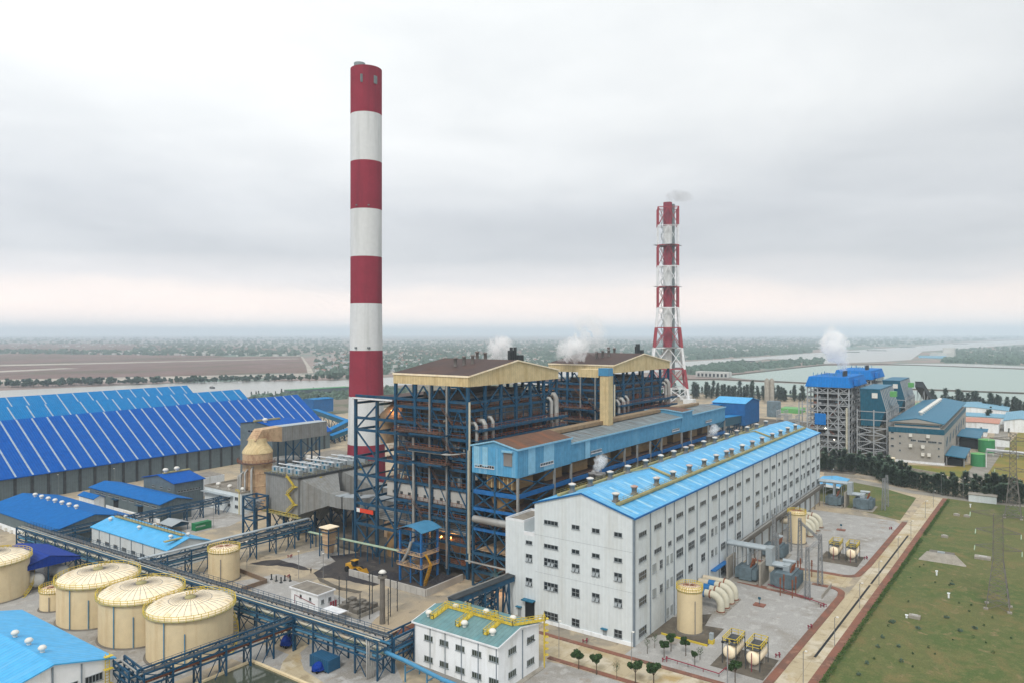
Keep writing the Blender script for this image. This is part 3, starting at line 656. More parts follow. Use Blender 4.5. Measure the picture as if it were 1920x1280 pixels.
# ------------------------------------------------------------------ far woods and villages
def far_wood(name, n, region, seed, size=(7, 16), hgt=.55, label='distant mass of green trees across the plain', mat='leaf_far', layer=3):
    rnd = random.Random(seed); m = MB()
    for _ in range(n):
        px, py = region(rnd); x, y = G(px, py); d = math.hypot(x, y)
        k = rnd.uniform(*size)*(1 if d < 3500 else 1+(d-3500)/9000); 
        for j in range(layer):
            a = rnd.uniform(0, 6.28); q = k*.5*rnd.random(); cx, cy = x+cos(a)*q, y+sin(a)*q; r = k*rnd.uniform(.3, .55); h = r*hgt*rnd.uniform(1.3, 2.6)
            pts = [(cx+r*cos(t)*rnd.uniform(.7, 1.2), cy+r*sin(t)*rnd.uniform(.7, 1.2), -.5) for t in (0, 1.26, 2.5, 3.8, 5.0)]
            top = [(cx+r*.6*cos(t+.5), cy+r*.6*sin(t+.5), h*rnd.uniform(.6, 1)) for t in (0, 1.26, 2.5, 3.8, 5.0)]
            m.add(pts+top+[(cx, cy, h*1.1)], [(i, (i+1) % 5, 5+(i+1) % 5, 5+i) for i in range(5)]+[(5+i, 5+(i+1) % 5, 10) for i in range(5)])
    return m.build(name, mat, label=label, cat='woodland', kind='stuff', fix=False, origin=(0, 0, 0))
def reg(polys):
    def f(rnd):
        while True:
            x0, x1, y0, y1, y0b, y1b = rnd.choice(polys); u = rnd.random(); t = rnd.random()
            return x0+(x1-x0)*u, (y0+(y0b-y0)*u)+((y1+(y1b-y1)*u)-(y0+(y0b-y0)*u))*t
    return f
far_wood('far_woodland', 3600, reg([(590, 1240, 650, 706, 646, 682), (590, 1240, 638, 660, 638, 655), (740, 1240, 640, 690, 640, 672)]), 1, (7, 15))
far_wood('far_woodland', 1400, reg([(-40, 640, 634, 645, 632, 646), (250, 640, 645, 664, 636, 660), (-40, 560, 655, 662, 660, 668)]), 2, (9, 20), label='distant hazy green trees beyond the brown fields on the left')
far_wood('far_woodland', 2200, reg([(1250, 1920, 632, 672, 630, 634), (1260, 1700, 634, 664, 631, 644), (1250, 1520, 655, 677, 650, 661)]), 3, (9, 20), label='distant hazy green trees beyond the river on the right')
far_wood('riverside_woodland', 700, reg([(1290, 1545, 690, 704, 672, 681), (1300, 1400, 690, 702, 678, 696)]), 4, (8, 14), label='green scrub and trees on the spit between river and ponds')
far_wood('riverside_woodland', 500, reg([(1770, 1930, 656, 680, 648, 684)]), 6, (8, 15), label='green trees on the spit behind the white waterside block')
far_wood('riverside_woodland', 260, reg([(470, 760, 745, 752, 726, 744)]), 8, (5, 9), label='low green scrub on the near bank of the river behind the sheds')
# houses: three kinds, walls and roof
def house(label, w_, d_, h_, roofm, wallm='house_wall', flat=False):
    r = T('village_house', label, 'house', (0, 0, 0), 'houses of the distant village across the river'); m = MB(); m.box(-w_/2, w_/2, -d_/2, d_/2, -.5, h_); m.build('wall', wallm, r); m = MB()
    if flat: m.box(-w_/2-.4, w_/2+.4, -d_/2-.4, d_/2+.4, h_, h_+.6)
    else: m.extr([(-w_/2-.5, -d_/2-.5, h_), (-w_/2-.5, d_/2+.5, h_), (-w_/2-.5, 0, h_+2.2)], (w_+1, 0, 0))
    m.build('roof', roofm, r); return r
HK = [house('small pale house with reddish roof in the distant village', 11, 8, 5, 'house_roof'), house('pale house with grey roof in the distant village', 14, 8, 4.5, 'house_roof_grey'), house('taller white house with flat roof in the distant village', 9, 9, 9, 'house_wall', flat=True)]
for o in HK: snapshot(o)
rg = reg([(588, 760, 660, 702, 658, 696), (588, 760, 645, 702, 645, 696), (740, 1230, 655, 690, 650, 672), (740, 1230, 650, 690, 645, 672), (740, 1020, 665, 695, 665, 685)])
for i in range(290):
    px, py = rg(rnd); x, y = G(px, py); s = rnd.uniform(.5, 1.1); k = i % 3
    if i < 3: o = HK[i]; o.location = (x, y, -.4); o.scale = (s,)*3; o.rotation_euler.z = rnd.uniform(0, 3)
    else: clone(HK[k], (x, y, -.4), rnd.uniform(0, 3.1), scale=s)
m = MB()
rg = reg([(590, 1230, 638, 665, 638, 652), (150, 560, 656, 664, 658, 668), (1290, 1700, 640, 668, 634, 645), (20, 640, 638, 652, 636, 650), (1250, 1500, 650, 674, 645, 658)])
for i in range(700):
    px, py = rg(rnd); x, y = G(px, py); a = rnd.uniform(0, 3.1); s = rnd.uniform(.6, 1.3)*(1+max(0, math.hypot(x, y)-3000)/9000); w_, d_, h_ = 12*s, 8*s, 5*s
    c, q = cos(a), sin(a); R2 = lambda u, v: (x+u*c-v*q, y+u*q+v*c)
    m.prism([R2(-w_/2, -d_/2), R2(w_/2, -d_/2), R2(w_/2, d_/2), R2(-w_/2, d_/2)], -.5, h_)
m.build('far_village', 'house_wall', label='scatter of tiny pale houses far across the hazy plain', cat='village', kind='stuff', fix=False, origin=(0, 0, 0))
# ------------------------------------------------------------------ tall striped chimney
cx, cy = 237.4, 250.9
root = T('chimney', 'tall thick chimney striped in red and white rising at left centre', 'chimney', (cx, cy, 0))
bands = [-2.5, 21.6, 43.3, 64.3, 85.5, 107.0, 128.6, 150.5, 172.3, 193.3]
def cr_(z): return 7.15+max(0, (95-z)/95)**1.6*1.9
for i in range(9):
    z0, z1 = max(0, bands[i]), bands[i+1]; m = MB(); k = 4
    m.lathe(cx, cy, [(cr_(z0+(z1-z0)*j/k), z0+(z1-z0)*j/k) for j in range(k+1)], 64)
    m.build('band', 'chimney_red' if i % 2 == 0 else 'chimney_white', root)
for dx, dy, r, h in ((-2.6, 1.6, 2.6, 2.6), (2.4, -.6, 2.4, 1.5)):
    m = MB(); m.lathe(cx+dx, cy+dy, [(r, 193.3), (r, 193.3+h), (r-.25, 193.3+h), (r-.25, 193.4)], 28); m.build('flue', 'flue_grey', root)
m = MB()
for z, q in ((130, .3), (65.5, .5)):
    for a in (190, 235):
        m = MB(); m.box(cx+(cr_(z)+.1)*cos(RD(a))-q, cx+(cr_(z)+.1)*cos(RD(a))+q, cy+(cr_(z)+.1)*sin(RD(a))-q, cy+(cr_(z)+.1)*sin(RD(a))+q, z-.3, z+q*1.6-.3); m.build('warning_lamp', 'flue_grey', root)
for a in (212, 262):
    m = MB(); x, y = cx+7.1*cos(RD(a)), cy+7.1*sin(RD(a)); d = Vector((-sin(RD(a)), cos(RD(a)), 0)); m.beam(Vector((x, y, 185.3)), Vector((x, y, 188.9)), 1.8, .5); m.build('louvre', 'flue_grey', root)
# ------------------------------------------------------------------ lattice chimney far right
cx, cy = 733.5, 317.5
root = T('lattice_chimney', 'slender chimney inside a red and white steel lattice tower behind the second boiler house', 'chimney', (cx, cy, 0))
LV = [0, 15, 35, 57, 78, 99, 121, 143, 165, 186, 205]
def lw(z): return 10.4 if z > 100 else 10.4+((100-z)/100)**1.25*10.5
u0 = Vector((cos(RD(27)), sin(RD(27)), 0)); v0 = Vector((-u0.y, u0.x, 0))
def corner(i, z):
    a, b = [(-1, -1), (1, -1), (1, 1), (-1, 1)][i]; q = lw(z)
    return Vector((cx, cy, z))+u0*a*q+v0*b*q
for li in range(10):
    z0, z1 = LV[li], LV[li+1]; red = (li % 2 == 1); mt = 'lat_red' if red else 'lat_white'; lt = 1.3 if z0 < 60 else 1.0
    if z0 >= 143 and not red: lt = .6
    m = MB()
    for i in range(4):
        a0, b0, a1, b1 = corner(i, z0), corner((i+1) % 4, z0), corner(i, z1), corner((i+1) % 4, z1); mid = (a1+b1)/2
        m.beam(a0, a1, lt*1.35); m.beam(a1, b1, lt*.7)
        m.beam(a0, mid, lt*.6); m.beam(b0, mid, lt*.6)
        m.beam(a1, (a0+b0)/2, lt*.45); m.beam(b1, (a0+b0)/2, lt*.45)
        m.beam(mid, Vector((cx, cy, z1)), .4)
    m.build('lattice_stage', mt, root)
    m = MB(); zt = z1 if li < 9 else 211
    m.lathe(cx, cy, [(4.6, z0), (4.6, zt)], 32)
    for z in (z0+7, z0+14): m.lathe(cx, cy, [(4.75, z), (4.75, z+.5)], 32)
    m.build('flue_section', 'chimney_red' if red else 'chimney_white', root)
m = MB(); m.lathe(cx+6.2*cos(RD(-35)), cy+6.2*sin(RD(-35)), [(2.2, 0), (2.2, 209.5)], 20); m.build('side_flue', 'flue_grey', root)
m = MB()
for i in range(200):
    a = i*.52; z = 3+i; q = 5.6
    m.beam((cx-6*u0.y+q*.25*cos(a)-u0.x*4, cy+6*u0.x-u0.y*4+q*.25*sin(a), z), (cx-6*u0.y+q*.25*cos(a+2)-u0.x*4, cy+6*u0.x-u0.y*4+q*.25*sin(a+2), z+1), .35)
m.build('stair', 'flue_grey', root)
for z in (57, 121, 165):
    m = MB(); q = lw(z)+1.5
    m.box(cx-q*.95, cx+q*.95, cy-q*.95, cy+q*.95, z+.3, z+.7); m.build('platform', 'steel_grey', root)
for i in range(4):
    m = MB(); p = corner(i, 0); m.box(p.x-5, p.x+5, p.y-5, p.y+5, 0, 4.5); m.build('footing', 'chimney_white', root)
# ------------------------------------------------------------------ turbine hall
root = T('turbine_hall', 'huge long pale grey hall with sky blue roof and rows of small windows', 'industrial hall', (154.1, 74.9, 0))
HX0, HX1, HY0, HY1, HZE, HZR = 154.1, 334.2, 74.9, 102.4, 29.3, 33.4
m = MB(); m.extr([(HX0, HY0, 0), (HX0, HY1, 0), (HX0, HY1, HZE), (HX0, 88.8, HZR), (HX0, HY0, HZE)], (.5, 0, 0)); m.build('gable_wall', 'wall_grey', root)
m = MB(); m.box(HX0+.5, HX1-.5, HY0, HY0+.5, 0, HZE-.02); m.build('side_wall', 'wall_grey_x', root)
m = MB(); m.box(HX0+.5, HX1-.5, HY1-.5, HY1, 0, HZE-.02); m.build('side_wall', 'wall_grey_x', root)
m = MB(); m.extr([(HX1-.5, HY0, 0), (HX1-.5, HY1, 0), (HX1-.5, HY1, HZE), (HX1-.5, 88.8, HZR), (HX1-.5, HY0, HZE)], (.5, 0, 0)); m.build('gable_wall', 'wall_grey', root)
sl = (HZR-HZE)/13.9
for sgn, ye in ((-1, HY0-.35), (1, HY1+.35)):
    m = MB(); z_e = HZR-abs(ye-88.8)*sl+.3
    m.slab((HX0-.3, ye, z_e), (HX1+.3, ye, z_e), (HX1+.3, 88.8, HZR+.3), (HX0-.3, 88.8, HZR+.3), .28); ro = m.build('roof', 'roof_sky', root)
    for k in range(22):
        x = 157+k*8.1
        s_ = MB(); ya, yb = 88.8+sgn*1.5, 88.8+sgn*13.2; za, zb = HZR+.34-1.5*sl, HZR+.34-13.2*sl
        s_.slab((x, ya, za), (x+1.1, ya, za), (x+1.1, yb, zb), (x, yb, zb), .05); s_.build('skylight_strip', 'roof_sky_light' if 'roof_sky_light' in MAT else M('roof_sky_light', '#9ccfe8', var=.15, stain='#74b8dc', stain_amt=.6), ro)
m = MB(); m.beam((HX0-.36, HY0-.35, HZE+.2), (HX1+.3, HY0-.35, HZE+.2), .3, .35); m.beam((HX0-.36, HY0-.35, HZE+.22), (HX0-.36, 88.8, HZR+.22), .12, .35); m.beam((HX0-.36, HY1+.35, HZE+.22), (HX0-.36, 88.8, HZR+.22), .12, .35)
m.build('eave_trim', 'blue_deep', root)
zr_at = lambda y: HZR+.3-abs(y-88.8)*sl
def vent(root, x, y, z, k=1.0, cap='vent_cap', name='roof_vent'):
    m = MB(); m.box(x-1.0*k, x+1.0*k, y-.8*k, y+.8*k, z-.3, z+.5*k); m.lathe(x, y, [(.8*k, z+.5*k), (.8*k, z+2.0*k), (.95*k, z+2.0*k), (.95*k, z+2.25*k)], 14)
    v = m.build(name, 'vent_grey', root); m = MB(); m.lathe(x, y, [(1.0*k, z+2.25*k), (1.25*k, z+2.45*k), (1.15*k, z+2.65*k), (.3*k, z+2.95*k), (0.01, z+2.97*k)], 14); m.build('cap', cap, v)
for x in (157.2, 167.2, 180.6, 191.5, 203.4, 215.2, 225.7, 235.2, 240.1, 251, 262.2, 273.6, 286.7, 297.7, 308.4, 320): vent(root, x+.9, 81.7, zr_at(81.7)+.1, .82)
for x in (160.8, 170, 181.3, 192.2, 204, 215.1, 225.3, 235.5, 240.6, 252, 263, 276, 287.6, 300.5, 313, 326): vent(root, x, 95.4, zr_at(95.4)+.1, .82)
m = MB()
for y in (80.4, 96.8):
    z = zr_at(y)+.15
    m.box(HX0+2.5, HX1-3, y-.55, y+.55, z, z+.5)
w_ = m.build('roof_walkway', 'walk_olive', root)
m = MB()
for y in (80.4, 96.8):
    z = zr_at(y)+.6
    for dy in (-.55, .55): m.rail((HX0+2.5, y+dy, z), (HX1-3, y+dy, z), .9, 4.0, .05)
m.build('railing', 'walk_olive', w_)
for x in (193.2, 289):
    m = MB(); m.beam((x, 80.9, zr_at(80.9)+.4), (x, 88.8, HZR+.7), 1.1, .35); m.beam((x, 88.8, HZR+.7), (x, 96.3, zr_at(96.3)+.4), 1.1, .35); m.build('roof_walkway', 'walk_olive', root)
# stair and lift annex at the left end of the gable
m = MB(); m.box(154.1, 166, 102.4, 105.6, 0, 21.0); m.box(154.1, 166, 105.6, 111.4, 0, 24.0); m.build('annex', 'wall_grey', root)
m = MB()
for a in ((154.1, 154.35, 105.6, 111.4), (165.75, 166, 105.6, 111.4), (154.35, 165.75, 105.6, 105.85), (154.35, 165.75, 111.15, 111.4)): m.box(*a, 24.003, 24.6)
for a in ((154.1, 154.35, 102.45, 105.6),): m.box(*a, 21.003, 21.9)
m.build('parapet', 'lat_white', root)
m = MB(); m.box(154.4, 165.7, 105.9, 111.1, 24.004, 24.05); m.build('annex_roof', 'roof_flat', root)
CL = [(95.5, 99.5, 4), (89.4, 91.5, 2), (83.9, 85.9, 2), (78.0, 80.0, 2)]
for y0, y1, n_ in CL:
    window(root, 'x', HX0, y0, y1, 24.7, 25.7, n_, 1); window(root, 'x', HX0, y0, y1, 18.8, 19.75, n_, 1)
    window(root, 'x', HX0, y0, y1, 14.4, 16.25, n_, 2, open_=True); window(root, 'x', HX0, y0, y1, 8.4, 10.3, n_, 2, open_=(y0 != 89.4))
    if y0 != 83.9: window(root, 'x', HX0, y0, y1, 1.2, 3.0, n_, 2)
window(root, 'x', HX0, 103.1, 105.0, 18.8, 19.7, 2, 1); window(root, 'x', HX0, 103.1, 105.0, 14.4, 16.3, 2, 2, open_=True); window(root, 'x', HX0, 103.1, 105.0, 8.4, 10.3, 2, 2, open_=True)
R1, R2_, R3, R4, R5 = (24.5, 25.6), (18.6, 19.7), (14.3, 16.3), (8.4, 10.3), (1.2, 3.2)
SW = []
def sw(x0, x1, rows, n_=3, pane='glass'):
    for r in rows: SW.append((x0, x1, r, n_, pane))
sw(156.5, 160.5, (R1, R2_, R3, R4, R5), 4)
sw(165, 169.1, (R1, R2_), 4); sw(164, 166, (R3, R4), 2, 'shutter'); sw(168.2, 169.8, (R3, R4), 2)
sw(173.3, 175.2, (R1, R2_), 2)
for a in (172.4, 174.9): sw(a, a+1.1, (R3, R4, R5), 1, 'shutter')
sw(178.5, 182.8, (R1, R2_, R3, R4), 4)
sw(186.5, 190.8, (R1, R2_, R3), 4); sw(186.5, 189.5, (R4,), 2)
sw(195, 199.2, (R1, R2_, R3), 4); sw(195.8, 198.6, ((9, 11),), 2)
sw(204, 208.2, (R1, R2_), 4); sw(203.5, 205.2, (R3, R4), 2); sw(206.7, 208.2, (R3, R4), 1, 'shutter')
sw(211.5, 215.2, (R1, R2_, R3, R4, R5), 3); sw(218.3, 222.3, (R1, R2_, R3), 3)
sw(225.6, 229.5, (R1, R2_, R3, R4), 3); sw(234.5, 238.4, (R1, R2_), 3)
sw(244.5, 248.5, (R1, R2_, R3, R4), 3); sw(254.2, 258, (R1, R2_), 3); sw(252.5, 254.2, (R3, R4), 1, 'shutter'); sw(256.5, 258.6, (R3, R4), 2)
sw(262.8, 266.8, (R1, R2_), 3); sw(262, 263.6, (R3, R4), 1, 'shutter'); sw(265.5, 267.2, (R3, R4), 2)
sw(271, 273, (R1, R2_, R3), 1); sw(270, 271.2, (R4,), 1, 'shutter'); sw(273, 274.2, (R4,), 1, 'shutter')
sw(277.5, 281.7, (R1, R2_, R3, R4), 3); sw(286, 290, (R1, R2_, R3, R4), 3); sw(294.5, 298.8, (R1, R2_, R3, R4), 3)
sw(304, 307.8, (R1, R2_), 3); sw(302.5, 304.2, (R3, R4), 1); sw(306.5, 308.5, (R3, R4), 1)
sw(312, 316, (R1, R2_, R3, R4), 3); sw(320, 324.5, (R1, R2_, R3, R4), 3); sw(328.5, 332.4, (R1, R2_, R3, R4), 3)
for i, (x0, x1, r, n_, p) in enumerate(SW): window(root, 'y', HY0, x0, x1, r[0], r[1], n_, 1 if r in (R1, R2_) else 2, pane=p)
for x in (162.7, 171.4, 177.0, 184.4, 192.6, 201.2, 209.9, 216.7, 224.0, 231.1, 241.8, 251.5, 260.7, 268.6, 275.8, 283.8, 292.1, 301.2, 310.2, 317.9, 327.1):
    m = MB(); m.box(x-.09, x+.09, HY0-.2, HY0-.002, .2, HZE-.05); m.build('downpipe', 'downpipe', root)
m = MB(); m.box(154.0-.16, 154.1-.002, 74.9-.16, 75.2, .1, HZE-.1); m.box(154.1, 154.4, 74.9-.16, 74.9-.003, .1, HZE-.1); m.build('corner_trim', 'downpipe', root)
m = MB(); m.box(153.9, 154.098, 75.2, 101.9, 0, .9); m.build('plinth', 'wall_white', root)
for z in (12.3, 21.6):
    m = MB(); m.box(154.07, 154.098, 75.0, 102.3, z, z+.05); m.build('cladding_seam', 'frame', root)
d = MB(); d.box(153.98, 154.098, 102.4, 105.2, 0, 4.6); dr = d.build('doorway', 'dark', root)
d = MB(); d.box(152.6, 154.09, 102.1, 105.6, 4.75, 5.0); d.build('canopy', 'roof_teal', root)
for y in (107, 82.5):
    d = MB(); d.box(153.3, 154.09, y-.8, y+.8, 2.4, 2.6); d.build('canopy', 'roof_teal', root)
    d = MB(); d.box(154.0, 154.098, y-.5, y+.5, 0, 2.2); d.build('door', 'frame', root)
# pipe ledge along the lower side wall of the far half
m = MB()
m.box(228, 334, 73.0, 74.85, 6.6, 7.4); m.box(228, 334, 72.8, 73.0, 7.4, 8.1)
for x in range(230, 334, 8): m.beam((x, 73.2, 0), (x, 73.2, 6.6), .35)
m.build('pipe_ledge', 'concrete_dark', root)
m = MB(); m.tube([(226, 73.6, 7.8), (333, 73.6, 7.8)], .28); m.build('ledge_pipe', 'pipe_grey', root)
m = MB(); m.box(203, 214, 73.4, 74.85, 4.6, 4.85); m.build('canopy', 'steel_bright', root)
# ------------------------------------------------------------------ boiler houses
def hbeam(m, p, q, w=.5, h=.9): m.beam(p, q, w, h)
def boiler(x0, x1, y0, y1, lab, near=True, seed=1):
    rnd = random.Random(seed+40); root = T('boiler_house', lab, 'boiler house', (x0, y0, 0)); X = [x0+(x1-x0)*i/6 for i in range(7)]
    Y = [y0, y0+7.4, y0+14.2, y0+20.8, y0+29.2]; yb = y0+47.5; Y2 = Y+[y0+37.5, yb]
    zt = 56.4; ZD = [3.0, 9.6, 16.3, 19.8, 25.8, 31.5, 34.8, 40.5, 44.4, 49.2, 51.6]
    # roof, fascia
    xm = (x0+x1)/2; zr = 63.3
    for s, xe in ((0, x0-.8), (1, x1+.8)):
        m = MB(); m.slab((xe, y0-.8, 59.6), (xe, Y[4]+.8, 59.6), (xm, Y[4]+.8, zr+.3), (xm, y0-.8, zr+.3), .35); ro = m.build('roof', 'roof_brown', root)
    m = MB(); m.box(x0-.6, x0-.2, y0-.5, Y[4]+.5, zt, 59.3); m.build('fascia', 'tan', root)
    m = MB(); m.extr([(x0-.2, y0-.6, zt), (x1+.2, y0-.6, zt), (x1+.2, y0-.6, 59.3), (xm, y0-.6, zr), (x0-.2, y0-.6, 59.3)], (0, .4, 0)); m.build('gable_fascia', 'tan_x', root)
    m = MB(); m.box(x1+.2, x1+.6, y0-.5, Y[4]+.5, zt, 59.3); m.build('fascia', 'tan', root)
    m = MB(); m.extr([(x0-.2, Y[4]+.2, zt), (x1+.2, Y[4]+.2, zt), (x1+.2, Y[4]+.2, 59.3), (xm, Y[4]+.2, zr), (x0-.2, Y[4]+.2, 59.3)], (0, .4, 0)); m.build('gable_fascia', 'tan_x', root)
    m = MB(); m.beam((x0-.7, y0-.9, 59.4), (x0-.7, Y[4]+.6, 59.4), .35, .5); m.beam((x0-.6, y0-.85, 59.4), (xm, y0-.85, zr+.1), .35, .4); m.beam((xm, y0-.85, zr+.1), (x1+.6, y0-.85, 59.4), .35, .4); m.build('eave_trim', 'tank_roof', root)
    for (a, b) in ((.30, .50), (.62, .62)):
        for k in range(3 if a < .5 else 2):
            xx = x0+(x1-x0)*a+k*2.4-3; yy = y0+29*b-k*1.6; zz = 59.6+(zr-59.6)*(1-abs(xx-xm)/(xm-x0)); m = MB(); m.lathe(xx, yy, [(.55, zz-.2), (.55, zz+2.6), (.75, zz+2.7), (.7, zz+3.1), (.01, zz+3.3)], 10); m.build('roof_stack', 'vent_grey', root)
    for k in range(4):
        m = MB(); xx = xm+2+k*1.5; m.cyl(xx, y0+4+k*.3, .55, 62, 66.5+(k % 2)); m.build('relief_pipe', 'steel_dark', root)
    m = MB(); m.box(xm+8.5, xm+11, y0+4.5, y0+7, 62, 64.8); m.build('roof_box', 'steel_dark', root)
    # columns
    for xx in X:
        for yy in Y2:
            top = zt if yy <= Y[4]+.1 else 50.4
            if xx not in (X[0], X[6]) and yy not in (Y2[0], Y[4]) and not (yy == Y2[-1] and xx == X[3]): continue
            m = MB(); wdt = .85 if (xx in (X[0], X[6]) or yy == y0) else .6
            m.box(xx-wdt/2, xx+wdt/2, yy-wdt/2, yy+wdt/2, 0, top); m.build('column', 'steel', root)
    for yy in Y[1:4]:            # paler cable and duct risers on the left face
        m = MB(); wq = .4 if yy == Y[3] else .2; m.box(x0-1.1, x0-.62, yy-wq, yy+wq, 2, zt if yy != Y[3] else 40); m.build('riser', 'pipe_grey', root)
    # deck levels: edge beams, floor and rusty railing, each level a part
    for zi, z in enumerate(ZD):
        yt = yb if z < 51 else yb
        m = MB()
        for xx in (X[0], X[2], X[4], X[6]):
            hbeam(m, (xx, y0, z), (xx, yt if (xx in (X[0], X[6]) and zi in (1, 2, 4, 5, 7, 8, 10)) else Y[4], z), .45, .85)
        for yy in (Y2 if zi % 2 else Y2[:5]):
            hbeam(m, (X[0], yy, z-.05), (X[6], yy, z-.05), .4, .75)
        if zi in (2, 4, 8):
            for yy in (y0+41.5, y0+34): hbeam(m, (X[0]-.3, yy, z+.1), (X[6], yy, z+.1), .3, .5)
        m.build('floor_beams', 'steel', root)
        m = MB(); e = rnd.uniform(0, 1)
        if z < 51:
            m.box(X[0]+.4, X[0]+5.4, y0+.5+e*3, y0+29+(e*6 if z > 20 else 0), z+.45, z+.6)
            m.box(X[0]+5.4, X[6]-.5, y0+.5, y0+6.5, z+.451, z+.601)
            if zi % 3: m.box(X[6]-6, X[6]-.5, y0+6.5, y0+29, z+.449, z+.599)
            dk = m.build('deck', 'deck', root)
            m = MB(); m.rail((X[0]+.2, y0+.6, z+.6), (X[0]+.2, y0+29+(e*6 if z > 20 else 0), z+.6), 1.15, 1.8, .09); m.rail((X[0]+.4, y0+.2, z+.6), (X[6]-.5, y0+.2, z+.6), 1.15, 1.8, .09)
            m.build('railing', 'rail_rust', dk)
    # lighter secondary steel between the main levels on both visible faces
    for za, zb in zip(ZD, ZD[1:]):
        if zb-za < 3: continue
        zm = (za+zb)/2+.6; m = MB()
        if 19 < za < 21: continue
        m.beam((x0+.3, y0+.6, zm), (x0+.3, Y[4], zm), .22); m.beam((x0+.6, y0-.2, zm), (x1, y0-.2, zm), .22)
        for k in range(5): yy = y0+3.2+k*5.4; m.beam((x0+.35, yy, za+.6), (x0+.35, yy, zb), .14)
        for k in range(9): xx = x0+3+k*5.1; m.beam((xx, y0-.25, za+.6), (xx, y0-.25, zb), .14)
        m.beam((x0-.6, y0+.6, zm-1.1), (x0-.6, Y[4]-2, zm-1.1), .2)
        m.build('secondary_steel', 'steel', root)
        if zb > 10:
            m = MB(); yy = y0+rnd.uniform(2, 20); m.beam((x0-.9, yy, za+.5), (x0-.9, yy+4.5, zb+.4), .5, .12); m.rail((x0-1.1, yy, za+.5), (x0-1.1, yy+4.5, zb+.4), 1.1, 1.4, .08); m.build('stair', 'deck', root)
    # diagonal bracing bay by bay
    zl = [0]+ZD[1::2]+[zt]
    for (ya, yb_) in zip(Y2, Y2[1:]):
        m = MB(); b_ = Y2.index(ya)
        for q_, (za, zb) in enumerate(zip(zl, zl[1:])):
            if ya >= Y[4]-.1 and zb > 50: continue
            if zb > 56 and ya < Y[4]-.1: m.beam((x0, ya, 51.8), (x0, (ya+yb_)/2, 56), .4); m.beam((x0, yb_, 51.8), (x0, (ya+yb_)/2, 56), .4); continue
            if b_ == 5 and za < 25: m.beam((x0, ya, za), (x0, yb_, zb), .42); m.beam((x0, yb_, za), (x0, ya, zb), .42)
            elif b_ >= 4: m.beam((x0, ya if q_ % 2 else yb_, za), (x0, yb_ if q_ % 2 else ya, zb), .42)
            elif (b_+q_) % 3 == 0: m.beam((x0, ya, za), (x0, yb_, zb), .2)
            elif (b_+int(za)) % 2: m.beam((x0, ya, za), (x0, yb_, zb), .3)
            else: m.beam((x0, yb_, za), (x0, (ya+yb_)/2, zb), .3); m.beam((x0, ya, za), (x0, (ya+yb_)/2, zb), .3)
        m.build('brace', 'steel', root)
    for i, (xa, xb) in enumerate(zip(X, X[1:])):
        m = MB()
        for (za, zb) in zip(zl, zl[1:]):
            if zb > 56: m.build('brace', 'steel', root); m = MB(); za = 49.2
            q = (xa+xb)/2
            if i in (0, 5) or zb > 56: m.beam((xa if i % 2 else xb, y0, za), (xb if i % 2 else xa, y0, zb), .4)
            elif i in (2, 3) and za < 40: m.beam((xa, y0, za), (q, y0, zb), .4); m.beam((xb, y0, za), (q, y0, zb), .4)
        m.build('brace', 'steel', root)
    # boiler body, drum house, back pass, ducts
    m = MB(); m.box(X[1]-1, X[5], y0+8, y0+24, 13, 53.5); m.build('furnace_casing', 'inner', root)
    m = MB(); m.box(X[1]-1.05, X[5]+.05, y0+7.3, y0+7.9, 44.5, 52.6); m.box(X[1]+2, X[6]-1.2, y0+3.4, y0+7.2, 43, 50.6); m.build('penthouse', 'inner_x', root)
    m = MB(); m.box(X[1], X[5]-2, y0+26, y0+36, 22, 50.3); m.build('back_pass', 'inner', root)
    m = MB(); m.extr([(X[1], y0+10, 13), (X[1], y0+22, 13), (X[1], y0+17, 6), (X[1], y0+15, 6)], (X[4]-X[1], 0, 0)); m.build('hopper', 'inner', root)
    m = MB(); m.box(x0+.5, x0+7, y0+1.2, y0+33.5, 20.5, 24.9); m.build('wind_box', 'wall_pale', root)
    for k in range(9):
        m = MB(); yy = y0+4+k*3.3; m.box(x0+.3, x0+.49, yy-.5, yy+.5, 21.6, 22.4); m.build('damper', 'steel_dark', root)
    m = MB(); m.tube([(X[0]+6, y0+30, 46), (X[0]+6, y0+36, 46), (X[0]+8, y0+41, 44), (X[0]+9, y0+41, 36)], 3.0, 14); m.build('flue_duct', 'tan_rust', root)
    m = MB()
    for k in range(4): m.tube([(x0-2.2-.45*k, y0+20.5, 36.4), (x0-2.2-.45*k, y0+4+k*.3, 36.4), (x0+2, y0+2+k*.3, 36.4)], .2, 6)
    m.build('header_pipes', 'pipe_grey', root)
    m = MB(); m.box(x0-4.3, x0-.7, y0+7.5, y0+20.5, 37.4, 37.7); m.box(x0-3.6, x0-.7, y0+5.5, y0+15, 33.2, 33.5); m.box(x0-3.2, x0-.7, y0+9, y0+27, 42.0, 42.3)
    bal = m.build('balcony', 'deck', root); m = MB(); m.rail((x0-4.3, y0+7.5, 37.7), (x0-4.3, y0+20.5, 37.7), 1.2, 1.5, .09); m.rail((x0-3.6, y0+5.5, 33.5), (x0-3.6, y0+15, 33.5), 1.2, 1.5, .09); m.rail((x0-3.2, y0+9, 42.3), (x0-3.2, y0+27, 42.3), 1.2, 1.5, .09); m.build('railing', 'rail_rust', bal)
    m = MB()
    for zz in (36.9, 32.9, 41.6): m.beam((x0-3.8, y0+7, zz), (x0-3.8, y0+20, zz), .4, .5); m.beam((x0-3.8, y0+7, zz), (x0-.5, y0+7, zz), .4, .5); m.beam((x0-3.8, y0+20, zz), (x0-.5, y0+20, zz), .4, .5)
    m.build('balcony_frame', 'steel', bal)
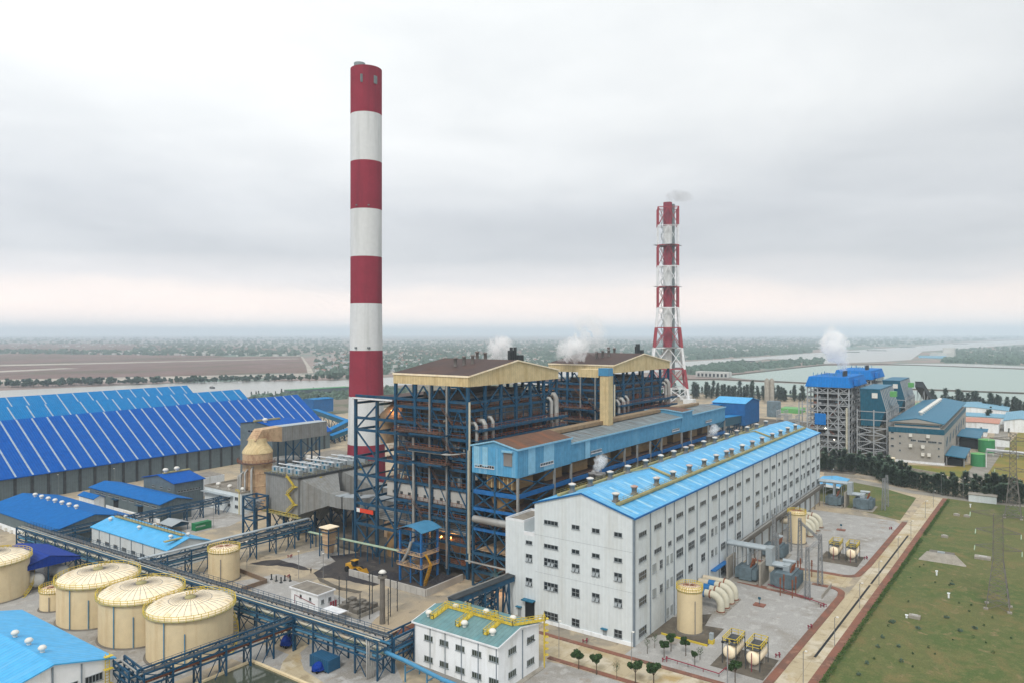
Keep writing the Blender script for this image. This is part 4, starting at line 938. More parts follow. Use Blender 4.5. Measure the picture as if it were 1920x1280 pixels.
    # clutter behind the railings: valves, soot blowers, small tanks
    for k in range(64):
        z = (rnd.choice(ZD[2:9]) if k % 2 else rnd.choice((36.9, 33.0, 41.8, 40.5, 34.8)))+.6; yy = y0+rnd.uniform(3, 28); m = MB(); q = rnd.random()
        if q < .45: m.tube([(x0+1.2, yy, z+.5), (x0+rnd.uniform(3, 5), yy, z+.5)], rnd.uniform(.2, .45), 7)
        elif q < .75: m.cyl(x0+2.2, yy, rnd.uniform(.3, .8), z, z+rnd.uniform(1.2, 2.8), 10)
        else: m.box(x0+1, x0+2.4, yy-.8, yy+.8, z, z+rnd.uniform(.8, 2.0))
        m.build('valve_gear', rnd.choice(['pipe_grey', 'inner', 'steel_grey', 'rail_rust', 'pipe_pale']), root)
    for k in range(18):
        z = rnd.choice(ZD[1:9])+.6; xx = x0+rnd.uniform(4, x1-x0-3); m = MB()
        if k % 2: m.box(xx-1, xx+1, y0+1, y0+2.2, z, z+rnd.uniform(.8, 2.2))
        else: m.cyl(xx, y0+1.6, rnd.uniform(.3, .7), z, z+rnd.uniform(1.5, 3.5), 10)
        m.build('valve_gear', rnd.choice(['pipe_grey', 'inner', 'steel_grey', 'rail_rust']), root)
    # vertical steam pipes on the right face
    for xx, ztop, r in ((X[0]+2.2, 45.5, .55), (X[0]+6.2, 45.8, .8), (X[0]+10, 46.5, .6), (X[5]+2.4, 50, .6), (X[5]+5.3, 51, .95)):
        m = MB(); m.tube([(xx, y0-1.6, 29), (xx, y0-1.6, ztop-1), (xx, y0-.9, ztop), (xx, y0+1.5, ztop)], r, 12); m.build('steam_pipe', 'pipe_grey', root)
    m = MB(); m.tube([(X[0]+8, y0-2.2, 30), (X[0]+8, y0-2.2, 35), (X[0]+9, y0-2.2, 35.8), (X[3]+3, y0-2.2, 36.4)], 1.0, 12); m.build('steam_pipe', 'pipe_grey', root)
    m = MB(); m.tube([(X[3]+3, y0-2.2, 36.4), (X[5]+2, y0-2.2, 38.4), (X[5]+2.4, y0-2.2, 42)], .6, 12); m.build('steam_pipe', 'pipe_grey', root)
    m = MB()
    for z in (31.5, 34.8, 40.3, 43.5): m.box(X[0]+1, X[6]+2.5, y0-3.2, y0-.6, z, z+.22); m.beam((X[0]+1, y0-3.2, z), (X[6]+2.5, y0-3.2, z), .4, .7)
    pl = m.build('side_platform', 'steel', root); m = MB()
    for z in (31.5, 34.8, 40.3, 43.5): m.rail((X[0]+1, y0-3.1, z+.3), (X[6]+2.5, y0-3.1, z+.3), 1.1, 2.2, .1)
    m.build('railing', 'rail_rust', pl)
    m = MB(); m.box(x0-.75, x0-.35, y0-1.3, y0-.85, 5, 52); m.box(x0-1.15, x0-.8, y0-1.2, y0-.8, 8, 38); m.build('pipe_riser', 'pipe_pale', root)
    # white edge strip and dark roof over the rear bays
    m = MB(); m.box(x0-1.0, x1+.8, Y[4]+.6, yb+.6, 50.5, 50.8); m.build('rear_roof', 'roof_brown', root)
    m = MB(); m.beam((x0-1.05, Y[4]+.6, 50.9), (x0-1.05, yb+.6, 50.9), .25, .5); m.build('roof_edge', 'lat_white', root)
    # ground level machinery
    for k in range(2):
        m = MB(); m.lathe(x0+6, y0+24+k*10, [(3.6, 0), (3.6, 7), (2.6, 9), (.5, 10)], 20); m.build('mill', 'tan_rib', root)
    m = MB(); m.box(x0+9, x0+13, y0+4, yb-4, 3.5, 8.5); m.build('air_duct', 'tan_rust', root)
    m = MB()
    for k in range(8): m.tube([(x0+2+k*.5, y0+2, 12+k*.4), (x0+2+k*.5, y0+40, 12+k*.4)], .25, 6)
    m.build('pipe_run', 'pipe_grey', root)
    lampP = [(x0+3.5, y0+8, 10.6), (x0+3.5, y0+11.5, 10.2), (x0+3.5, y0+1, 8.2), (x0+4, y0+33, 47.2)] if near else [(x0+3, y0+33, 47)]
    for p in lampP:
        m = MB(); m.lathe(p[0]-1.9, p[1], [(.01, p[2]-.35), (.28, p[2]-.2), (.28, p[2]+.2), (.01, p[2]+.35)], 8); m.build('lamp', 'lamp_amber', root)
        l = bpy.data.lights.new('lamp_glow', 'POINT'); l.energy = 420; l.color = (1, .42, .1); l.shadow_soft_size = .4; lo = bpy.data.objects.new('lamp_glow', l); COL.objects.link(lo)
        lo.location = (p[0]-2.3-x0, p[1]-y0, p[2]); lo.parent = root
    return root
B1 = boiler(168.4, 217.4, 135.4, 165, 'nearer open steel boiler house with brown roof and tan gable', True, 1)
B2 = boiler(259.5, 313.5, 135.4, 165, 'farther open steel boiler house with brown roof, behind the tan lift shaft', False, 2)
# tan lift shaft in front of the farther boiler house
ax, ay = G(1142, 640, 0) if False else (0, 0)
tt = 124.0/ray(1136)[1]; lx = ray(1136)[0]*tt
root = T('lift_shaft', 'tall plain tan lift shaft with blue cap in front of the farther boiler house', 'lift tower', (lx, 124, 0))
m = MB(); m.box(lx-1.7, lx+1.7, 122, 125.5, 0, 57); m.build('shaft', 'tan', root)
m = MB(); m.box(lx-1.9, lx+1.6, 122, 126, 57.1, 59.8); m.build('machine_room', 'pipe_blue', root)
m = MB(); m.box(lx-1.6, lx+4, 126.1, 134.5, 56.4, 59.2); m.build('bridge', 'tan', root)
for k in range(6):
    m = MB(); m.box(lx+1.7, lx+3.6, 123, 125.5, 12+k*8, 12.3+k*8); m.build('landing', 'steel', root)
# ------------------------------------------------------------------ bunker bay with the blue conveyor gallery
root = T('conveyor_gallery', 'long pale blue conveyor gallery on steel legs above the bunker bay beside the boilers', 'conveyor gallery', (164.9, 115.1, 0))
def gal(x0, x1, y0, y1, z0, ze, zr, wall, roof, nm='gallery_house'):
    w_ = MB(); w_.extr([(x0, y0, z0), (x0, y1, z0), (x0, y1, ze), (x0, (y0+y1)/2, zr), (x0, y0, ze)], (x1-x0, 0, 0)); o = w_.build(nm, wall, root)
    r = MB(); ym = (y0+y1)/2; u = .25
    r.slab((x0-.3, y0-.4, ze+u-.05), (x1+.2, y0-.4, ze+u-.05), (x1+.2, ym, zr+u), (x0-.3, ym, zr+u), .2); r.slab((x0-.3, ym, zr+u), (x1+.2, ym, zr+u), (x1+.2, y1+.4, ze+u-.05), (x0-.3, y1+.4, ze+u-.05), .2); r.build('roof', roof, o)
    t_ = MB(); t_.beam((x0-.3, y0-.45, ze+.1), (x1+.2, y0-.45, ze+.1), .2, .5); t_.beam((x0-.35, y0-.4, ze+.05), (x0-.35, ym, zr+.1), .2, .4); t_.beam((x0-.35, y1+.4, ze+.05), (x0-.35, ym, zr+.1), .2, .4); t_.build('trim', 'blue_pale', o)
    return o
g1 = gal(164.9, 193.4, 115.1, 131, 32.4, 40.1, 41.9, 'blue_sheet_x', 'roof_rust')
g2 = gal(193.7, 280, 115.3, 131, 32.6, 38.4, 39.6, 'blue_sheet_x', 'roof_weathered')
g3 = gal(280.2, 291, 115.1, 131, 32.4, 40.4, 41.2, 'blue_sheet_x', 'roof_rust')
g4 = gal(291.2, 331, 115.3, 131, 32.2, 38.4, 39.2, 'blue_sheet_x', 'roof_weathered')
m = MB(); m.box(164.70, 164.895, 115.15, 130.9, 32.5, 40.0); m.build('end_cladding', 'blue_sheet', root)
for ya, yb in ((128.2, 130.2), (125.2, 127.1)):
    m = MB(); m.box(164.60, 164.69, ya, yb, 34.6, 40.1); m.build('pale_panel', 'blue_pale', root)
m = MB(); m.box(164.45, 164.69, 116.8, 119.6, 35.5, 39.2); m.build('shutter_door', 'vent_grey', root)
m = MB(); m.box(163.9, 164.69, 116.4, 120.0, 39.3, 39.8); m.build('door_hood', 'blue_pale', root)
window(root, 'x', 164.69, 123, 129.8, 34.2, 35.0, 8, 1, frame='steel_white')
for x0, z in ((176, 34.1), (205.5, 33.8), (270, 33.8), (306, 33.8)): window(root, 'y', 115.0, x0, x0+7, z, z+.8, 8, 1, frame='steel_white')
for x0, x1 in ((170, 173.5), (178, 183.5), (202, 205)):
    m = MB(); m.box(x0, x1, 115.02, 115.09, 32.7, 39.9 if x0 < 190 else 38.1); m.build('pale_panel', 'blue_pale', root)
m = MB(); m.box(196, 280, 124.2, 127.6, 40.0, 41.2); m.build('ridge_monitor', 'monitor_brown' if 'monitor_brown' in MAT else M('monitor_brown', '#9a8468', stain='#6e5a48', stain_amt=.7, stain_scale=.5), root)
m = MB(); m.box(296, 322, 124.2, 127, 39.6, 40.6); m.build('ridge_monitor', 'monitor_brown' if 'monitor_brown' in MAT else M('monitor_brown', '#9a8468', stain='#6e5a48', stain_amt=.7, stain_scale=.5), root)
for i, x in enumerate((165.2, 184.0, 193.6, 212.3, 229.6, 239.6, 250.5, 260.5, 280.2, 290.0, 309.8, 330.4)):
    for y in (115.3, 123, 130.9):
        if y == 123 and i not in (0, 5, 11): continue
        m = MB(); m.box(x-.3, x+.3, y-.3, y+.3, 0, 32.4); m.build('leg', 'pipe_grey' if y == 115.3 else 'steel', root)
ZB = [4.5, 9.5, 16.5, 22.3, 27.2]
for z in ZB:
    m = MB()
    for y in (115.3, 123, 130.9): m.beam((165, y, z), (331, y, z), .5, 1.2 if z == 27.2 else .8)
    for x in (165.2, 184.0, 193.6, 212.3, 229.6, 239.6, 250.5, 260.5, 280.2, 290.0, 309.8, 330.4): m.beam((x, 115.3, z-.1), (x, 130.9, z-.1), .5, 1.2 if z == 27.2 else .8)
    m.build('floor_beams', 'steel_bright' if z > 15 else 'steel', root)
    m = MB(); m.box(166, 330, 116, 130, z+.65, z+.8); m.build('floor', 'tan_rust' if z == 9.5 else 'deck', root)
for i, (xa, xb) in enumerate(((165.2, 184.0), (212.3, 229.6), (250.5, 260.5), (309.8, 330.4))):
    m = MB()
    for za, zb in zip([0]+ZB, ZB+[32.4]): m.beam((xa, 115.3, za), (xb, 115.3, zb), .35); m.beam((xb, 115.3, za), (xa, 115.3, zb), .35)
    m.build('brace', 'steel', root)
m = MB()
for za, zb in zip([0]+ZB, ZB+[32.4]):
    for ya, yb in ((115.3, 123), (123, 130.9)): m.beam((165.2, ya, za), (165.2, yb, zb), .35); m.beam((165.2, yb, za), (165.2, ya, zb), .35)
m.build('brace', 'steel', root)
for k in range(10):
    x0 = 166.2+k*15.8; m = MB()
    m.box(x0, x0+9.6, 117.4, 126.8, 28.6, 31.9)
    for z in (28.8, 29.9, 31.0): m.box(x0-.12, x0+9.72, 117.28, 126.92, z, z+.3)
    b = m.build('coal_bunker', 'tan_rib', root)
    for j in range(7):
        m = MB(); m.box(x0-.2, x0-.02, 117.8+j*1.4, 118.05+j*1.4, 28.6, 31.9); m.build('stiffener', 'tan', b) if k == 0 else None
    m = MB(); m.extr([(x0, 118.5, 27), (x0, 126, 27), (x0, 123, 21.5), (x0, 121, 21.5)], (8.5, 0, 0)); m.build('hopper', 'tan_rib', root)
m = MB(); m.tube([(163.8, 129.5, 19.6), (163.8, 118, 19.6), (166, 113.5, 19.6), (200, 112.5, 19.6)], 1.0, 14); m.build('large_pipe', 'pipe_grey', root)
for k in range(4):
    m = MB(); m.tube([(162.9-.35*k, 131, 7.6+.1*k), (162.9-.35*k, 111.8, 7.6+.1*k)], .22, 8); m.build('pipe', 'pipe_grey', root)
for k in range(12):
    m = MB(); x = 167+k*7.5; m.cyl(x, 118, 1.3, ZB[1]+.8, ZB[1]+4, 14) if k % 2 else m.box(x-1.5, x+1.5, 117, 119.5, ZB[0]+.8, ZB[0]+3)
    m.build('feeder', ['tan_rust', 'pipe_grey', 'tan'][k % 3], root)
m = MB(); m.lathe(163.6, 121, [(.01, 3.5), (.3, 3.6), (.3, 4.0), (.01, 4.1)], 8); m.build('lamp', 'lamp_amber', root)
l = bpy.data.lights.new('lamp_glow', 'POINT'); l.energy = 500; l.color = (1, .45, .15); lo = bpy.data.objects.new('lamp_glow', l); COL.objects.link(lo); lo.location = (163-164.9, 121-115.1, 3.8); lo.parent = root
# deaerator deck with vents between hall and gallery
def dea(x, lab):
    r = T('vent_platform', lab, 'platform', (x, 106, 0)); m = MB(); m.box(x-9, x+14, 103, 111.5, 25.2, 25.5)
    for a in (-8.8, 2, 13.8):
        for b in (103.2, 111.3): m.beam((x+a, b, 0), (x+a, b, 25.2), .4)
    m.build('platform', 'grate', r); m = MB()
    for p, q in (((x-9, 103, 25.5), (x+14, 103, 25.5)), ((x-9, 111.5, 25.5), (x+14, 111.5, 25.5)), ((x-9, 103, 25.5), (x-9, 111.5, 25.5)), ((x+14, 103, 25.5), (x+14, 111.5, 25.5))): m.rail(p, q, 1.1, 1.5, .1)
    m.build('railing', 'yellow', r)
    for k, (dx, dy) in enumerate(((0, 1), (2.6, 1.4), (.8, 3.6), (3.4, 4))):
        m = MB(); m.lathe(x+dx, 105+dy, [(1.1, 25.5), (1.1, 29.6-(k % 2)*.6), (1.3, 29.7), (1.3, 30.1)], 14); m.build('silencer', 'vent_grey', r)
    return r
dea(194, 'railed vent platform with steaming silencers beside the blue hall roof, nearer one')
dea(292, 'railed vent platform with steaming silencers beside the blue hall roof, farther one')
# ------------------------------------------------------------------ electrostatic precipitators and flue ducts
def esp(x0, y0, lab, n=5):
    r = T('precipitator', lab, 'dust filter', (x0, y0, 0)); L_ = 38; W_ = 18; z0, z1 = 9.0, 21.6
    m = MB(); m.box(x0, x0+L_, y0, y0+W_, z0, z1); m.build('casing', 'grey_clad', r)
    m = MB(); m.box(x0-.4, x0+L_+.4, y0-.4, y0+W_+.4, z1+.002, z1+.5); m.build('roof', 'grate', r)
    for i in range(2):
        xa = x0+1+i*19; m = MB()      # inlet funnels towards the boiler
        m.add([(xa, y0, 9.2), (xa+17, y0, 9.2), (xa+17, y0, 21.2), (xa, y0, 21.2), (xa+6, y0-8, 12.2), (xa+11, y0-8, 12.2), (xa+11, y0-8, 16.2), (xa+6, y0-8, 16.2)],
              [(0, 1, 2, 3), (4, 5, 6, 7), (0, 1, 5, 4), (1, 2, 6, 5), (2, 3, 7, 6), (3, 0, 4, 7)]); m.build('inlet_funnel', 'grey_clad_x', r)
        m = MB(); m.box(xa+5.8, xa+11.2, y0-12.5, y0-7.9, 12, 16.4); m.build('inlet_duct', 'grey_clad_x', r)
    for j in range(6):
        for i in range(4):
            m = MB(); xx = x0+2.2+j*6.2; yy = y0+2+i*4.1; m.box(xx, xx+1.5, yy, yy+3.1, z1+.5, z1+2.4); bx = m.build('rectifier', 'duct_silver', r)
            if j < 4: m = MB(); m.box(xx-.06, xx, yy+1, yy+1.9, z1+1.0, z1+2.1); m.build('panel', 'roof_teal', bx)
    for j in range(5):
        m = MB(); xx = x0+4.9+j*6.2; m.tube([(xx, y0+1, z1+3), (xx, y0+W_-1, z1+3)], .22, 6); m.build('bus_duct', 'steel_white', r)
    m = MB(); m.rail((x0-.3, y0-.3, z1+.5), (x0-.3, y0+W_+.3, z1+.5), 1.1, 2, .09); m.rail((x0-.3, y0-.3, z1+.5), (x0+L_, y0-.3, z1+.5), 1.1, 2, .09); m.build('railing', 'walk_olive', r)
    m = MB()           # zig-zag yellow stair on the front face
    for k in range(4):
        za = 9.6+k*3.1; ya = y0+.6 if k % 2 else y0+4.6; yb = y0+4.6 if k % 2 else y0+.6
        m.beam((x0-.9, ya, za), (x0-.9, yb, za+3.1), .9, .12); m.rail((x0-1.35, ya, za), (x0-1.35, yb, za+3.1), 1.1, 1.2, .1); m.box(x0-1.4, x0-.05, yb-.7, yb+.7, za+3.0, za+3.15)
    m.build('stair', 'yellow', r)
    m = MB(); m.box(x0-1.6, x0-.01, y0-2, y0+W_+.5, 8.3, 8.5); g_ = m.build('walkway', 'walk_olive', r); m = MB(); m.rail((x0-1.6, y0-2, 8.5), (x0-1.6, y0+W_+.5, 8.5), 1.1, 1.6, .1); m.build('railing', 'yellow', g_)
    zl = 8.9
    for i in range(6):
        m = MB()
        for j in range(3):
            xx = x0+1+i*7.2; yy = y0+1+j*8; m.beam((xx, yy, 0), (xx, yy, zl), .6)
            if j < 2: m.beam((xx, yy, 0), (xx, yy+8, zl), .3); m.beam((xx, yy+8, 0), (xx, yy, zl), .3)
        m.build('support_frame', 'steel', r)
    for i in range(4):
        for j in range(2):
            m = MB(); xx = x0+5+i*9; yy = y0+5+j*8.5; m.add([(xx-4, yy-4, 8.9), (xx+4, yy-4, 8.9), (xx+4, yy+4, 8.9), (xx-4, yy+4, 8.9), (xx-.4, yy-.4, 4), (xx+.4, yy-.4, 4), (xx+.4, yy+.4, 4), (xx-.4, yy+.4, 4)], [(0, 1, 2, 3), (4, 5, 6, 7), (0, 1, 5, 4), (1, 2, 6, 5), (2, 3, 7, 6), (3, 0, 4, 7)]); m.build('hopper', 'grey_clad_x', r)
    for k in range(2):
        m = MB(); xx = x0+9+k*19; m.box(xx, xx+.9, y0-.9, y0-.5, 13, 21); m.box(xx-.8, xx+1.8, y0-1.6, y0-.3, 15.5, 15.7); m.rail((xx-.8, y0-1.6, 15.7), (xx+1.8, y0-1.6, 15.7), 1, 1, .1); m.build('ladder', 'yellow', r)
    return r
esp(165, 208.2, 'weathered grey precipitator block with rooftop boxes and yellow stair left of the chimney foot')
esp(257, 208.2, 'weathered grey precipitator block hidden behind the nearer boiler house')
def duct_(lab, y_start, xs, z0=12.2, z1=16.2):
    root = T('flue_duct', lab, 'duct', (xs, 195, z0)); m = MB()
    pts = [(xs, y_start), (xs, 193), (xs+1.5, 188), (xs+5, 184.5), (xs+5, 172)]
    for p, q in zip(pts, pts[1:]):
        m.beam((p[0], p[1], (z0+z1)/2), (q[0], q[1], (z0+z1)/2), 5.0, z1-z0)
    m.build('duct', 'grey_clad', root); t_ = MB()
    for p, q in zip(pts, pts[1:]): t_.beam((p[0], p[1], z1+.1), (q[0], q[1], z1+.1), 5.1, .16)
    t_.build('cover', 'duct_silver', root)
    m = MB()
    for x, y in ((xs-2, 192), (xs+2, 192), (xs+3, 186), (xs+7, 186)): m.beam((x, y, 0), (x, y, z0), .5)
    m.build('support', 'steel', root)
duct_('broad curved grey flue duct running from the precipitator into the nearer boiler house', 196, 173.5)
duct_('broad straight grey flue duct behind the curved one into the nearer boiler house', 196, 192.5)
# tan hopper tower between duct and boiler
x, y = 160.2, 186.5
root = T('ash_hopper', 'tan tapered hopper bin under a flat lid left of the boiler frame', 'hopper', (x, y, 0))
m = MB(); m.add([(x-1.7, y-1.7, 8.4), (x+1.7, y-1.7, 8.4), (x+1.7, y+1.7, 8.4), (x-1.7, y+1.7, 8.4), (x-1, y-1, 1), (x+1, y-1, 1), (x+1, y+1, 1), (x-1, y+1, 1)], [(0, 1, 2, 3), (4, 5, 6, 7), (0, 1, 5, 4), (1, 2, 6, 5), (2, 3, 7, 6), (3, 0, 4, 7)])
for z in (2.4, 3.8, 5.2, 6.6): q = 1+.7*(z-1)/7.4; m.box(x-q-.15, x+q+.15, y-q-.15, y+q+.15, z, z+.25)
m.build('bin', 'tan_rust', root); m = MB(); m.box(x-2.3, x+2.3, y-2.3, y+2.3, 9.2, 9.5); m.build('lid', 'tank_roof', root)
m = MB()
for a in (-2.1, 2.1):
    for b in (-2.1, 2.1): m.beam((x+a, y+b, 0), (x+a, y+b, 9.2), .3)
for z in (4, 8): m.beam((x-2.1, y-2.1, z), (x+2.1, y-2.1, z), .25); m.beam((x-2.1, y-2.1, z), (x-2.1, y+2.1, z), .25)
m.build('frame', 'steel', root)
# ------------------------------------------------------------------ coal sheds
def coal_shed(piv, rz, length, right, ze, zr, half, wall_h0, roof, lab, strips, pitch=6.7):
    root = T('coal_shed', lab, 'storage shed', (piv[0], piv[1], 0), 'long blue coal sheds') if False else T('coal_shed', lab, 'storage shed', (piv[0], piv[1], 0))
    px, py = piv; x0, x1 = px-length, px+right
    m = MB(); m.box(x0, x1, py, py+.4, 0, ze); m.box(x0, x1, py+2*half-.4, py+2*half, 0, ze); m.build('side_wall', 'shed_wall', root)
    for xx in (x0, x1-.4):
        m = MB(); m.extr([(xx, py+.4, 0), (xx, py+2*half-.4, 0), (xx, py+2*half-.4, ze), (xx, py+half, zr-.3), (xx, py+.4, ze)], (.4, 0, 0)); m.build('gable_wall', 'shed_wall', root)
    sl = (zr-ze)/half
    for s in (0, 1):
        m = MB(); ya = py-1 if s == 0 else py+2*half+1
        m.slab((x0-.8, ya, ze-sl+.2), (x1+.8, ya, ze-sl+.2), (x1+.8, py+half, zr+.2), (x0-.8, py+half, zr+.2), .35); ro = m.build('roof', roof, root)
        if s == 0:
            k = 0; x = x1-5.0
            while x > x0+2 and k < strips:
                q = MB(); q.slab((x, ya+.2, ze-sl*.8+.30), (x+.75, ya+.2, ze-sl*.8+.30), (x+.75, py+half-.3, zr-sl*.3+.30), (x, py+half-.3, zr-sl*.3+.30), .08); q.build('skylight_strip', 'skylight', ro)
                x -= pitch; k += 1
    if ze > 8:
        k = 0; x = x1-5.0
        while x > x0+2 and k < strips:
            q = MB(); q.box(x-.3, x+.9, py-.25, py-.003, 0, ze-.3); q.build('pilaster', 'steel_dark', root); x -= pitch; k += 1
    root.rotation_euler.z = RD(rz); return root
coal_shed((127.5, 354.6), 2.4, 75, 184.5, 11.2, 32, 31, 0, 'roof_royal', 'nearest and darkest blue of the three long coal sheds with pale roof strips', 40)
p2 = G(451, 729.5, 32); coal_shed((p2[0], p2[1]-31), 3.0, 300, 0, 11.2, 32, 31, 0, 'roof_azure', 'middle one of the three long blue coal sheds, light blue roof behind the dark one', 45, 9.6)
p3 = G(352.5, 722, 32); coal_shed((p3[0], p3[1]-31), 3.3, 260, 0, 11.2, 32, 31, 0, 'roof_azure', 'farthest light blue of the three long coal sheds, close to the river', 40, 10.0)
# transfer house far left edge, conveyor bits right of the sheds
def block(name, lab, cat, x0, x1, y0, y1, z0, ze, zr, axis, wall, roof, legs=False, legmat='steel', over=.4, group=None):
    r = T(name, lab, cat, (x0, y0, 0), group); gable(r, x0, x1, y0, y1, z0, ze, zr, axis, wall, roof, over)
    if legs:
        m = MB(); nx = max(2, int((x1-x0)/7)+1); 
        for i in range(nx):
            for y in (y0+.4, y1-.4):
                x = x0+.4+(x1-x0-.8)*i/(nx-1); m.beam((x, y, 0), (x, y, z0), .5)
        for y in (y0+.4, y1-.4): m.beam((x0, y, 0), (x1, y, z0), .3); m.beam((x1, y, 0), (x0, y, z0), .3)
        m.build('legs_frame', legmat, r)
    return r
a = G(8, 752, 18); block('transfer_house', 'small azure transfer house peeking over the sheds at the left edge', 'transfer house', a[0]-20, a[0]+8, a[1]-6, a[1]+8, 8, 16, 19, 'x', 'roof_azure', 'roof_azure')
a = G(625, 768, 4); block('transfer_house', 'bright blue transfer house with flat roof between coal sheds and striped chimney', 'transfer house', a[0]-22, a[0], a[1], a[1]+14, 3, 14.5, 15, 'x', 'blue_deep', 'roof_azure')
def belt(name, lab, p, q, wd, hh, wall, roof, legs=4, legmat='steel'):
    r = T(name, lab, 'conveyor', (p[0], p[1], 0)); P = Vector(p); Q = Vector(q)
    m = MB(); m.beam(P, Q, wd, hh); m.build('casing', wall, r); up = Vector((0, 0, hh/2+.15)); m = MB(); m.beam(P+up, Q+up, wd+.4, .25); m.build('roof', roof, r)
    m = MB(); d = (Q-P).normalized(); s = d.cross(Vector((0, 0, 1))).normalized()*wd*.45
    for i in range(legs):
        c = P.lerp(Q, (i+.5)/legs); b = Vector((c.x, c.y, 0)); c.z -= hh/2
        m.beam(b-s*1.4, c-s, .4); m.beam(b+s*1.4, c+s, .4); m.beam(b-s*1.4, c+s, .25); m.beam(b+s*1.4, c-s, .25)
    m.build('trestle', legmat, r); return r
a = (*G(590, 770, 10), 10); b = (*G(652, 792, 8), 8); belt('belt_conveyor', 'upper blue covered belt conveyor between the dark shed and the striped chimney', a, b, 4, 3, 'teal', 'roof_azure')
a = (*G(612, 812, 6), 6); b = (*G(655, 790, 9), 9); belt('belt_conveyor', 'middle blue covered belt conveyor sloping up towards the striped chimney', a, b, 4, 3, 'teal', 'roof_azure')
a = (*G(618, 820, 4), 4); b = (*G(655, 806, 6), 6); belt('belt_conveyor', 'lowest blue covered belt conveyor beside the dark shed corner', a, b, 4, 2.6, 'teal', 'roof_azure')
a = G(538, 742); b = G(652, 735); belt('long_shelter', 'long low green roofed shelter on the river bank behind the sheds', (a[0], a[1], 5), (b[0], b[1], 5), 14, 4, 'shed_wall', 'plant_green', 12)
a = G(1338, 741); b = G(1700, 757); belt('long_conveyor', 'long low green topped conveyor line in front of the pond casuarinas', (a[0], a[1], 3.6), (b[0], b[1], 3.6), 5, 2.4, 'shed_wall', 'pipe_green', 16, 'steel_grey')
# hip of buildings in the left foreground
r = block('workshop', 'blue roofed workshop with a row of white turbine vents along its ridge', 'workshop', 112, 137.5, 267, 325, 0, 6, 9, 'y', 'shed_wall', 'roof_blue')
m = MB(); m.box(111.95, 111.998, 267, 325, 0, 2.2); m.build('white_dado', 'wall_white', r)
def turbine(root, x, y, z, k=1.0, name='turbine_vent', base='vent_white'):
    m = MB(); m.lathe(x, y, [(.55*k, z), (.5*k, z+.5*k), (.9*k, z+.75*k), (.95*k, z+1.2*k), (.6*k, z+1.6*k), (.01, z+1.7*k)], 14); return m.build(name, base, root)
for k in range(7): turbine(r, 124.7, 314-k*5.6, 9.2, .9)
for k in range(11):
    m = MB(); y = 270+k*5; m.box(111.2, 111.9, y, y+1.2, .1, 1.4); m.build('cooling_unit', 'vent_white', r)
r = block('warehouse', 'grey walled warehouse with mid blue roof and two dark doors beside the workshop', 'warehouse', 150.3, 163, 270.5, 326, 0, 7, 8.6, 'y', 'shed_wall', 'roof_blue')
m = MB(); m.box(150.2, 150.298, 270.6, 312, 0, 1.6); m.build('white_dado', 'wall_white', r)
for y in (283, 302):
    m = MB(); m.box(150.15, 150.298, y, y+3.6, 1.61, 4.8); m.build('door', 'dark', r); m = MB(); m.box(149, 150.29, y-.4, y+4, 4.9, 5.1); m.build('canopy', 'steel', r)
for k in range(9): window(r, 'x', 150.3, 273+k*5.6, 276.5+k*5.6, 5.4, 6.1, 4, 1)
m = MB(); m.box(149.6, 150.29, 289, 297, 0, 1.3); m.build('cooling_unit', 'vent_white', r)
block('lean_to', 'small blue roofed lean-to at the far end of the warehouse', 'annex', 146, 150.2, 313, 326, 0, 4.5, 5.5, 'y', 'wall_white', 'roof_blue')
r = block('pump_house', 'long pale grey house with light blue roof and caged ridge walkway beside the pipe rack', 'industrial building', 121.7, 135.5, 215, 262.5, 0, 6, 8.2, 'y', 'wall_grey', 'roof_sky_y')
for y in (222, 229, 236, 243, 250, 257): 
    m = MB(); m.box(121.55, 121.698, y, y+.3, .1, 5.9); m.build('downpipe', 'downpipe', r)
for y in (221, 240, 259): turbine(r, 126.2, y, 7.7, .75); 
for y in (219, 239, 258): turbine(r, 130.8, y, 7.7, .75)
m = MB(); m.box(128, 129.2, 218, 260, 8.6, 8.9); m.box(122.2, 128, 217, 218.2, 8.0, 8.3); m.build('roof_walkway', 'walk_olive', r)
m = MB()
for a in (128, 129.2): m.rail((a, 218, 8.9), (a, 260, 8.9), 1.0, 2, .06)
m.build('railing', 'grate', r)
for k in range(8): window(r, 'x', 121.7, 217+k*5.6, 219.5+k*5.6, 1.5, 2.6, 3, 1)
r = T('open_shelter', 'open shelter with royal blue roof sheltering white tanks on the left', 'shelter', (87, 228, 0))
for s in (0, 1):
    m = MB(); xe = 86.4 if s == 0 else 102.4; m.slab((xe, 227.6, 7), (xe, 249, 7), (94.3, 249, 9.1), (94.3, 227.6, 9.1), .25); m.build('roof', 'roof_navy', r)
m = MB(); m.extr([(86.4, 227.6, 6.2), (102.4, 227.6, 6.2), (102.4, 227.6, 7), (94.3, 227.6, 9.05), (86.4, 227.6, 7)], (0, .2, 0)); m.box(86.4, 86.6, 227.8, 249, 6.2, 7); m.build('fascia', 'roof_navy', r)
for x in (87.4, 94.3, 101.6):
    for y in (229, 238, 247): m = MB(); m.beam((x, y, 0), (x, y, 6.6), .3); m.build('post', 'steel', r)
